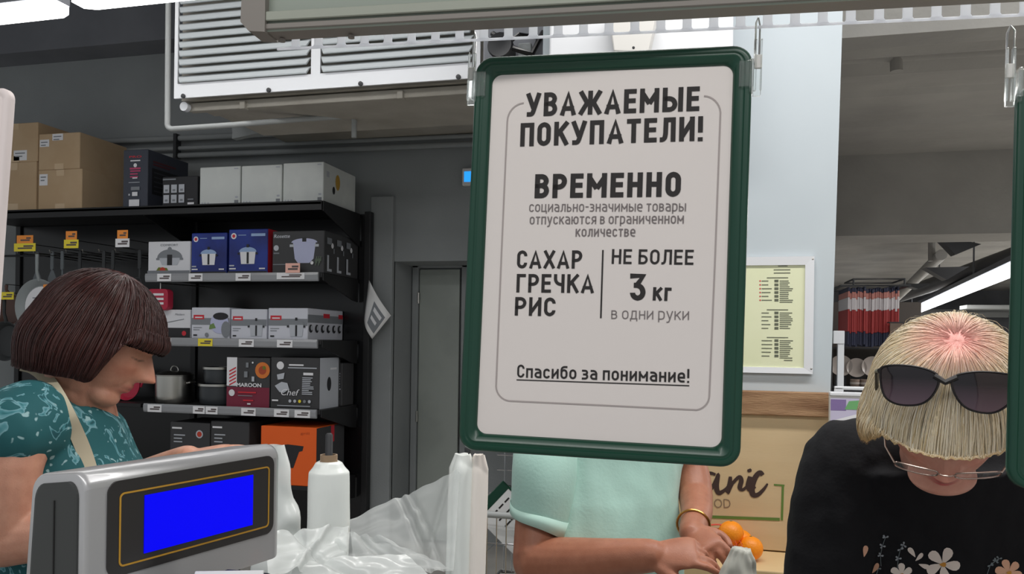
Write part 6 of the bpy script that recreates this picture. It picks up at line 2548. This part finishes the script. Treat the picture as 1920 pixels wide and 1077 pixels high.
# ================================================== right woman, blonde, bowed head
def woman_right():
    d = 1.12
    pitch = math.radians(38)
    rr0 = ray(1774, 700)
    rr0.z = 0
    toward = -rr0.normalized()
    toward = (toward + CAMR * .03).normalized()
    f3 = toward * math.cos(pitch) - UP * math.sin(pitch)
    Mh = rotm(f3)
    # roll slightly
    Mh = Mh @ Matrix.Rotation(math.radians(-2), 4, 'Y')
    Mh.translation = P(1774, 757, d)
    base = lin(222, 162, 142)
    t = thing('person', 'person with blonde bob and dark sunglasses on the bowed head, black flowered top', 'person', (P(1774, 900, 1.3).x, P(1774, 900, 1.3).y, 0))
    mb = MB()
    head_mesh(mb, Mh, age=1.2, wide=1.08)
    L = lambda x, y, z: Mh @ Vector((x, y, z))
    nb = P(1768, 868, d + .2)
    ell(mb, (0, .04, -.1), .045, .036, .024, Mh)
    limb(mb, [L(0, -.03, -.02), L(0, -.035, -.085), nb + CAMF * .02, nb - UP * .04 + CAMF * .06], [.058, .056, .058, .06])
    lat = CAMR
    shl, shr = P(1592, 880, d + .29), P(1950, 880, d + .3)
    tc = P(1770, 985, d + .33)
    fw = (-CAMF)
    def tr(c, a, b, tilt=.0):
        return ring(c, lat * a, (fw + UP * tilt).normalized() * b)
    rings = [tr(nb + CAMF * .05 - UP * .02, .06, .05), tr((shl + shr) / 2 - UP * .005 + CAMF * .03, .14, .055, .1), tr((shl + shr) / 2 - UP * .04 + CAMF * .01, .17, .09, .1), tr(tc - UP * .06, .19, .125, .2), tr(tc - UP * .2, .2, .14), tr(tc - UP * .4 + CAMF * .05, .19, .135)]
    ringloft(mb, rings, cap=True)
    arms = []
    for s, sp in ((-1, shl), (1, shr)):
        e = sp + CAMR * s * .055 - UP * .25 - CAMF * .04
        w = sp + CAMR * s * (-.02) - UP * .36 - CAMF * .24
        arms.append((sp, e, w))
        limb(mb, [sp - UP * .01, (sp + e) / 2 + CAMR * s * .01, e], [.054, .052, .048])
        limb(mb, [e, (e + w) / 2, w], [.047, .04, .028])
        Mw = rotm((w - e).normalized() + CAMR * (-s) * .25, UP)
        Mw.translation = w
        hand(mb, Mw, curl=.35, side=-s if True else s, sc=.95)
    remesh('body', mb, skin, t, .0034, 3, face_color(Mh, base, lin(196, 92, 92), lin(170, 130, 100)))
    mb = MB()
    a_ = .016
    cc = P(1770, 938, d + .185)
    rings = [tr((shl + shr) / 2 + UP * .03 + CAMF * .01, .11, .07), tr((shl + shr) / 2 + UP * .01 + CAMF * .0, .175 + a_, .1 + a_, 0), tr((shl + shr) / 2 - UP * .02 - CAMF * .02, .19 + a_, .12 + a_, .3), tr(tc - UP * .06, .195 + a_, .13 + a_, .2), tr(tc - UP * .2, .205 + a_, .145 + a_), tr(tc - UP * .44 + CAMF * .05, .21 + a_, .15 + a_)]
    ringloft(mb, rings, cap=True)
    limb(mb, [shl + CAMR * .04, (shl + shr) / 2 - UP * .01, shr - CAMR * .04], [.085, .096, .085])
    limb(mb, [shl + CAMR * .06 - UP * .06, (shl + shr) / 2 - UP * .08, shr - CAMR * .06 - UP * .06], [.1, .12, .1])
    for sp, e, w in arms:
        s = -1 if sp is shl else 1
        limb(mb, [sp - CAMR * s * .05 + UP * .005, sp + CAMR * s * .0, (sp + e) / 2 + CAMR * s * .012, e], [.082, .082, .076, .07])
        limb(mb, [e, (e + w) / 2], [.07, .06])
    def fold(co):
        q = co * 6
        return .006 * noise.noise(Vector((q.x * 2, q.y * 2, q.z * 1.2))) + .003 * noise.noise(Vector((q.x * 7, q.y * 3, q.z * 5)))
    blk = mat('black_knit', rgb(25, 25, 28), .9, bump=.1, bscale=120, spec=.25)
    top = remesh('top', mb, blk, t, .006, 10, disp=fold)
    bm = bmesh.new()
    bm.from_mesh(top.data)
    bvh = BVHTree.FromBMesh(bm)
    bm.free()

    def onto(px, py, off=.0012):
        h = bvh.ray_cast(EYE, ray(px, py))
        if h[0] is None:
            return P(px, py, d + .1)
        return h[0] + h[1] * off
    cream, peach, grey, yellow_, greyl = ink('flower_cream', 226, 214, 204), ink('flower_peach', 220, 170, 140), ink('flower_grey', 150, 156, 162), ink('flower_centre', 200, 140, 50), ink('flower_leaf', 112, 122, 126)

    def petal(cx_, cy_, ang, L_, W_, m, k=0):
        pts = []
        for q in range(14):
            a = 2 * PI * q / 14
            x, y = L_ * (.5 + .5 * math.cos(a)), W_ * math.sin(a) * (.6 + .4 * math.cos(a - .2))
            ca, sa = math.cos(ang), math.sin(ang)
            pts.append(onto(cx_ + x * ca - y * sa, cy_ + x * sa + y * ca, .0012 + k * .0004))
        c = onto(cx_ + L_ * .5 * math.cos(ang), cy_ + L_ * .5 * math.sin(ang), .0014 + k * .0004)
        mb = MB().add(pts + [c], [(q, (q + 1) % 14, 14) for q in range(14)])
        return obj('petal', mb, m, t, 'all')

    def flower(cx_, cy_, r, m, n=5, a0=.3):
        for k in range(n):
            petal(cx_, cy_, a0 + 2 * PI * k / n, r, r * .42, m, k % 2)
        petal(cx_ - r * .2, cy_, 0, r * .4, r * .2, yellow_, 3)

    def sprig(pts, m, leaf=3.2):
        q = [onto(x, y, .001) for x, y in pts]
        obj('stem', MB().tube(q, .0006, 5), greyl, t)
        for (x, y) in pts[1:]:
            petal(x, y, random.uniform(-2.6, -.6), leaf * 2, leaf * .8, m)
            petal(x, y, random.uniform(-.5, .8), leaf * 2, leaf * .8, m)
            petal(x, y, random.uniform(2, 3.5), leaf * 1.8, leaf * .8, m)
    flower(1767, 1058, 33, cream, 5, .1)
    flower(1690, 1078, 22, cream, 6, .5)
    flower(1890, 1074, 26, peach, 6, .2)
    for (x, y, a) in ((1619, 1045, -1.4), (1634, 1075, -1.0), (1716, 1045, -2.2), (1722, 1058, .3)):
        petal(x, y, a, 22, 7, peach if x < 1650 else cream)
    petal(1716, 1052, -.8, 20, 6, cream)
    sprig([(1652, 1062), (1650, 1042), (1654, 1024), (1660, 1008)], grey)
    sprig([(1682, 1068), (1684, 1048), (1688, 1030), (1694, 1022)], grey)
    sprig([(1850, 1078), (1856, 1060), (1866, 1052), (1872, 1048)], greyl)
    sprig([(1640, 1085), (1646, 1066)], greyl)
    # ---------------- hair
    hm = hair_mat('blonde_hair', rgb(232, 208, 160), rgb(255, 246, 226), rgb(240, 168, 158), .45, (.04, .26), rgb(240, 206, 140))
    Mr = Mh.to_3x3()

    def blond(u, v, lift=0):
        a = 2 * PI * u
        sx, cy_ = math.sin(a), math.cos(a)
        fr = 1 / (1 + math.exp(-(cy_ - .45) * 9))
        back = 1 / (1 + math.exp((cy_ + .35) * 9))
        tipz = -.066 + (.079 + .006 * noise.noise(Vector((u * 40, 0, 2)))) * fr - .02 * back + .004 * noise.noise(Vector((u * 90, 5, 2)))
        rx_ = .098
        ry_ = .114 if cy_ > 0 else .122
        R = Vector((sx * rx_, cy_ * ry_, 0))
        c0 = Vector((-.004, .028, .131))       # whorl
        if v < .55:
            th = (v / .55) * PI / 2
            p = Vector((R.x * math.sin(th) + c0.x * (1 - math.sin(th)), c0.y * (1 - math.sin(th)) + R.y * math.sin(th), .015 + .118 * math.cos(th)))
            n_ = Vector((sx * math.sin(th), cy_ * math.sin(th), math.cos(th)))
        else:
            s = (v - .55) / .45
            z = .015 + (tipz - .015) * s
            bul = 1 + (.10 * math.sin(PI * min(1, s * .8)) + .06 * s) * (1 - fr) - .1 * s * s * back + .02 * fr * s
            p = Vector((R.x * bul, R.y * bul, z))
            if fr > .3:
                p.y = p.y + .004 * s
            n_ = Vector((sx, cy_, 0))
        p += n_ * lift
        return Mh @ p, (Mr @ n_)
    hair_sheet('hair', blond, 1000, 48, hm, t, groove=.0007, seed=13)
    rnd = random.Random(9)
    ps = []
    for k in range(3600):
        u = rnd.random()
        v0 = rnd.uniform(.03, .6)
        off = rnd.uniform(.0, .005)
        du_ = rnd.gauss(0, .012)
        vt = 1 + rnd.uniform(-.08, .05)
        pa = []
        for j in range(12):
            s = j / 11
            v = v0 + (vt - v0) * s
            p, n_ = blond((u + du_ * s * s) % 1, v, off * math.sin(PI * (.1 + .8 * s)))
            pa.append((p, n_))
        pa.append(float(v0))
        ps.append(pa)
    locks('hair_locks', ps, hm, t, .0011, 6)
    # stray strands
    ps = []
    for k in range(60):
        u = rnd.random()
        pa = []
        lf = rnd.uniform(.002, .008)
        for j in range(8):
            s = j / 7
            p, n_ = blond((u + .03 * s) % 1, .12 + .4 * s, lf * math.sin(PI * s))
            pa.append((p, n_))
        ps.append(pa)
    locks('stray_hair', ps, hm, t, .0003, 7)
    # ---------------- sunglasses pushed up on the hair
    g = thing('sunglasses', 'large dark sunglasses pushed up on the blonde hair', 'sunglasses', P(1772, 730, d))
    GC = P(1772, 727, .985)
    gx = toward.cross(UP) * -1
    gfn = (toward + UP * .12).normalized()
    gx = (gx - gfn * gx.dot(gfn)).normalized()
    gx = (gx - UP * .035).normalized()
    gy = gfn.cross(gx).normalized()
    GM = Matrix((gx, gy, gfn)).transposed().to_4x4()
    GM.translation = GC
    px_ = .985 / F
    def lens(s):
        # outline in px relative to the bridge
        if s < 0:
            o_ = [(-16, 24), (-44, 35), (-80, 38), (-108, 33), (-112, 20), (-108, -8), (-98, -28), (-76, -38), (-44, -36), (-24, -22), (-12, 4)]
        else:
            o_ = [(16, 22), (44, 32), (80, 34), (112, 30), (116, 18), (110, -8), (98, -28), (76, -41), (46, -39), (26, -26), (12, 2)]
        n_ = len(o_)
        out = []
        for i in range(n_):
            p0, p1, p2, p3 = [Vector(o_[(i + q) % n_]) for q in (-1, 0, 1, 2)]
            for k in range(4):
                s_ = k / 4
                out.append(.5 * ((2 * p1) + (p2 - p0) * s_ + (2 * p0 - 5 * p1 + 4 * p2 - p3) * s_ * s_ + (3 * p1 - p0 - 3 * p2 + p3) * s_ ** 3) * px_)
        return out
    wrap = lambda x: -.9 * x * x * 2.2
    lm = mat('dark_lens', rgb(34, 26, 34), .08, spec=.6)
    # gradient tint of the lens, darker toward the top edge
    nt = lm.node_tree
    tcx = nt.nodes.new('ShaderNodeTexCoord')
    sp_ = nt.nodes.new('ShaderNodeSeparateXYZ')
    nt.links.new(tcx.outputs['Generated'], sp_.inputs[0])
    rp_ = nt.nodes.new('ShaderNodeValToRGB')
    rp_.color_ramp.elements[0].color = rgb(92, 72, 84)
    rp_.color_ramp.elements[1].color = rgb(26, 20, 26)
    rp_.color_ramp.elements[1].position = .7
    nt.links.new(sp_.outputs[2], rp_.inputs[0])
    nt.links.new(rp_.outputs[0], nt.nodes['Principled BSDF'].inputs['Base Color'])
    fm = ink('sunglass_frame', 22, 18, 20, .35)
    for s in (-1, 1):
        o_ = lens(s)
        c_ = sum((Vector((p.x, p.y)) for p in o_), Vector((0, 0))) / len(o_)
        vs = [(p.x, p.y, wrap(p.x) + .001) for p in o_]
        vs2 = [(c_.x + (p.x - c_.x) * .5, c_.y + (p.y - c_.y) * .5, wrap(c_.x + (p.x - c_.x) * .5) + .003) for p in o_]
        vs3 = [(c_.x, c_.y, wrap(c_.x) + .0035)]
        n_ = len(o_)
        fs = [(i, (i + 1) % n_, n_ + (i + 1) % n_, n_ + i) for i in range(n_)] + [(n_ + i, n_ + (i + 1) % n_, 2 * n_) for i in range(n_)]
        obj('lens', MB().add(vs + vs2 + vs3, fs, GM), lm, g, 'all')
        mb = MB()
        rings = []
        for (k, z) in ((1.0, -.0015), (1.045, -.001), (1.05, .002), (1.0, .003), (.965, .002), (.965, -.001)):
            rings.append([(c_.x + (p.x - c_.x) * k, c_.y + (p.y - c_.y) * k * 1.0, wrap(p.x) + z) for p in o_])
        ringloft(mb, rings, GM, close=True)
        obj('rim', mb, fm, g, True)
        hx = .1165 * px_ / .985 * F * s if False else 113 * px_ * s
        tp = [GM @ Vector((hx, .017, wrap(hx))), GM @ Vector((hx * 1.06, .018, wrap(hx) - .02)), GM @ Vector((hx * 1.08, .0, -.08)), GM @ Vector((hx * 1.05, -.02, -.13))]
        obj('temple', MB().tube(tp, [.0035, .003, .0025, .002], 8), fm, g, True)
    obj('bridge', MB().tube([GM @ Vector((x * px_, (24 - 10 * (1 - abs(x) / 17)) * px_ - .003, .001)) for x in (-19, -10, 0, 10, 19)], .0036, 8), fm, g, True)
    # reading glasses
    g = thing('glasses', 'thin metal reading glasses low on the bowed face', 'glasses', P(1770, 880, d - .1))
    mm = mat('thin_metal', rgb(190, 170, 160), .25, metal=.9)
    GC = Mh @ Vector((0, .116, -.022))
    GM = Mh @ Matrix.Rotation(math.radians(-30), 4, 'X')
    GM.translation = GC
    for s in (-1, 1):
        o_ = [(s * (.010 + .026 + .026 * math.copysign(abs(math.cos(a)) ** .6, math.cos(a))), 0, .0 + .016 * math.copysign(abs(math.sin(a)) ** .6, math.sin(a))) for a in [2 * PI * k / 28 for k in range(28)]]
        o_ = [(x, -abs(x) ** 2 * 2.2, z) for x, _, z in o_]
        obj('rim', MB().tube([GM @ Vector(p) for p in o_], .0011, 8, closed=True), mm, g, True)
        lensm = M_['clear']
        c_ = (s * .036, -.0028, 0)
        obj('lens', MB().add([GM @ Vector(p) for p in o_] + [GM @ Vector((c_[0], -.0018, 0))], [(k, (k + 1) % 28, 28) for k in range(28)]), mat('reading_lens', rgb(250, 250, 250), .05, alpha=.12) if 'rl' not in M_ else M_['rl'], g, 'all')
        obj('temple', MB().tube([GM @ Vector((s * .062, -.009, .004)), GM @ Vector((s * .074, -.03, .004)), GM @ Vector((s * .082, -.1, .0)), GM @ Vector((s * .08, -.125, -.02))], .0013, 8), mm, g, True)
    obj('bridge', MB().tube([GM @ Vector((-.0105, -.0, .002)), GM @ Vector((-.004, .003, .006)), GM @ Vector((.004, .003, .006)), GM @ Vector((.0105, 0, .002))], .0011, 8), mm, g, True)
    legs(t, P(1774, 1077, 1.42), fw, .84, ink('trouser_dark', 40, 42, 50), M_['dark'])
    return t


# ================================================== middle person in mint
def person_mint():
    d = 1.95
    base = lin(176, 116, 90)
    t = thing('person', 'person in a mint short-sleeved shirt, face hidden behind the big sign', 'person', (P(1120, 900, d).x, P(1120, 900, d).y, 0))
    hc = P(1130, 655, d - .02)
    fwd = (-CAMF * .92 + CAMR * .3).normalized()
    f3 = fwd * math.cos(.35) - UP * math.sin(.35)
    Mh = rotm(f3)
    Mh.translation = hc
    mb = MB()
    head_mesh(mb, Mh, 96, 80)
    nb = P(1128, 760, d)
    limb(mb, [Mh @ Vector((0, -.02, -.03)), Mh @ Vector((0, -.02, -.08)), nb, nb - UP * .06], [.056, .054, .06, .075])
    lat = (CAMR * .96 + CAMF * .25).normalized()
    shl, shr = P(1018, 822, d - .04), P(1252, 830, d + .06)
    tc = P(1128, 930, d)
    fw = fwd
    def tr(c, a, b):
        return ring(c, lat * a, fw * b)
    rings = [tr(nb, .07, .06), tr((shl + shr) / 2 + UP * .02, .14, .08), tr((shl + shr) / 2 - UP * .04, .175, .1), tr(tc, .17, .125), tr(tc - UP * .12, .175, .14), tr(tc - UP * .3, .175, .13), tr(tc - UP * .42, .17, .12)]
    ringloft(mb, rings, cap=True)
    # near (picture-left) arm: hanging, elbow low, forearm across to the right
    el = P(1006, 1052, d - .12)
    wr = P(1222, 1042, d - .3)
    limb(mb, [shl - UP * .015 + lat * .01, P(1012, 920, d - .06), el + UP * .01], [.05, .052, .055])
    limb(mb, [el, P(1090, 1052, d - .2), P(1160, 1046, d - .26), wr], [.056, .05, .04, .034])
    Mw = rotm(P(1330, 1034, d - .33) - wr, (UP * .8 - CAMF * .6))
    Mw.translation = wr
    hand(mb, Mw, curls=[.32, .4, .55, .7], side=1, sc=1.0, thumb=.6)
    # far arm
    el2 = P(1304, 930, d + .0)
    wr2 = P(1296, 1000, d - .2)
    limb(mb, [shr, P(1292, 880, d + .05), el2], [.052, .046, .042])
    limb(mb, [el2, P(1306, 965, d - .1), wr2], [.042, .036, .027])
    Mw2 = rotm(P(1345, 1040, d - .3) - wr2, (UP * .3 - CAMF * .9))
    Mw2.translation = wr2
    hand(mb, Mw2, curls=[.5, .6, .7, .8], side=-1, sc=.9)
    remesh('body', mb, skin, t, .0042, 3, face_color(Mh, base, lin(170, 96, 86), lin(90, 70, 60)))
    hm = hair_mat('grey_brown_hair', rgb(70, 60, 52), rgb(120, 106, 92))

    def hr(u, v):
        a = 2 * PI * u
        sx, cy_ = math.sin(a), math.cos(a)
        fr = 1 / (1 + math.exp(-(cy_ - .5) * 12))
        tipz = -.06 + .1 * fr
        th = min(1, v / .6) * PI / 2
        z = .02 + .11 * math.cos(th) if v < .6 else .02 + (tipz - .02) * (v - .6) / .4
        return Mh @ Vector((sx * .09 * math.sin(th), cy_ * .108 * math.sin(th) - .006, z)), Mh.to_3x3() @ Vector((sx, cy_, .3))
    hair_sheet('hair', hr, 300, 24, hm, t)
    mb = MB()
    a_ = .014
    rings = [tr(nb - UP * .02, .09, .075), tr((shl + shr) / 2 + UP * .028, .145 + a_, .085 + a_), tr((shl + shr) / 2 - UP * .04, .175 + a_, .105 + a_), tr(tc, .172 + a_, .13 + a_), tr(tc - UP * .12, .18 + a_, .15 + a_), tr(tc - UP * .3, .185 + a_, .15 + a_), tr(tc - UP * .46, .19 + a_, .145 + a_)]
    ringloft(mb, rings, cap=True)
    # wide loose sleeve, open hem as a flared cuff
    s0, s1, s2 = shl + lat * .03, P(1010, 885, d - .06), P(1012, 962, d - .09)
    limb(mb, [s0, s0.lerp(s1, .4)], [.08, .076])
    limb(mb, [shr - lat * .03, shr, shr - UP * .02 + lat * .005], [.075, .07, .06])

    def fold(co):
        q = co * 6
        return .007 * noise.noise(Vector((q.x * 2.2, q.y * 2.2, q.z * .8))) + .003 * noise.noise(Vector((q.x * 5, q.y * 5, q.z * 2)))
    mint = mat('mint_cotton', rgb(182, 222, 210), .8, bump=.08, bscale=140, sheen=.2)
    remesh('shirt', mb, mint, t, .006, 8, disp=fold)
    # wide sleeve ending in a slanted open hem
    mb = MB()
    def sl(l, r, dd, dp, k=1.0):
        A, B = P(l[0], l[1], dd), P(r[0], r[1], dd)
        c, h_ = (A + B) / 2, (B - A) / 2 * k
        return [c + h_ * math.cos(q) + (CAMF * dp * k + UP * .004) * math.sin(q) + (B - A).normalized().cross(CAMF) * .004 * math.sin(3 * q) for q in [2 * PI * i_ / 40 for i_ in range(40)]]
    D_ = d - .085
    R_ = [((1000, 792), (1075, 780), D_ + .07, .04), ((975, 812), (1085, 800), D_ + .05, .065), ((963, 840), (1088, 835), D_ + .02, .08), ((960, 880), (1086, 885), D_, .085), ((959, 915), (1084, 930), D_, .085), ((958, 940), (1078, 970), D_, .082), ((957, 957), (1069, 1001), D_, .08)]
    ringloft(mb, [sl(*r) for r in R_] + [sl(*r, .95) for r in R_[::-1][:4]])
    obj('sleeve', mb, mint, t, 'all')
    mb = MB()
    ringloft(mb, [sl(*R_[5], 1.015), sl(*R_[5], 1.03), sl(*R_[6], 1.03), sl(*R_[6], .94)])
    mint2 = mat('mint_hem', rgb(196, 232, 220), .8)
    obj('hem', mb, mint2, t, 'all', label='lighter folded sleeve hem')
    # bracelet
    Mb = rotm((P(1300, 1010, d - .2) - P(1302, 965, d - .1)), CAMR)
    Mb.translation = P(1300, 984, d - .15)
    pts = [(.036 * math.cos(2 * PI * k / 28), .006 * math.sin(4 * PI * k / 28) * .3, .036 * math.sin(2 * PI * k / 28)) for k in range(28)]
    mb = MB().tube(pts, .0028, 8, closed=True, M=Mb)
    br = obj('bracelet', mb, mat('gold', rgb(200, 150, 80), .3, metal=.9), None, True)
    tag(br, 'thin gold bracelet on the wrist of the mint-shirted person', 'bracelet')
    legs(t, P(1128, 1077, d + .02), fw, .84, ink('trouser_sand', 150, 140, 124), M_['dark'])
    # pale bag held in the hands
    bc = P(1385, 1062, d - .36)
    def bag(u, v):
        a = 2 * PI * u
        w = .055 * math.sin(PI * min(1, .12 + .5 * (1 - v) + .0)) ** .6
        if v > .7:
            w *= 1 - (v - .7) * 1.5
        z = bc.z - .2 + .235 * v
        p = Vector((bc.x + w * math.cos(a) + .012 * (v - .6), bc.y + w * .6 * math.sin(a), z))
        return tuple(p + wob(p, .006, 35, 7) + Vector((math.cos(a), math.sin(a), 0)) * .002 * math.sin(a * 9 + v * 4))
    mb = MB().grid(bag, 60, 40, True)
    mb.f.append(tuple(39 * 60 + q for q in range(60)))
    mb.f.append(tuple(range(60))[::-1])
    mb.mi += [0, 0]
    tag(obj('produce_bag', mb, mat('bag_greyish', rgb(206, 206, 196), .4, alpha=.93), smooth='all'), 'small pale grey bag held in the hands of the mint-shirted person', 'bag')
    return t


woman_left()
woman_right()
person_mint()
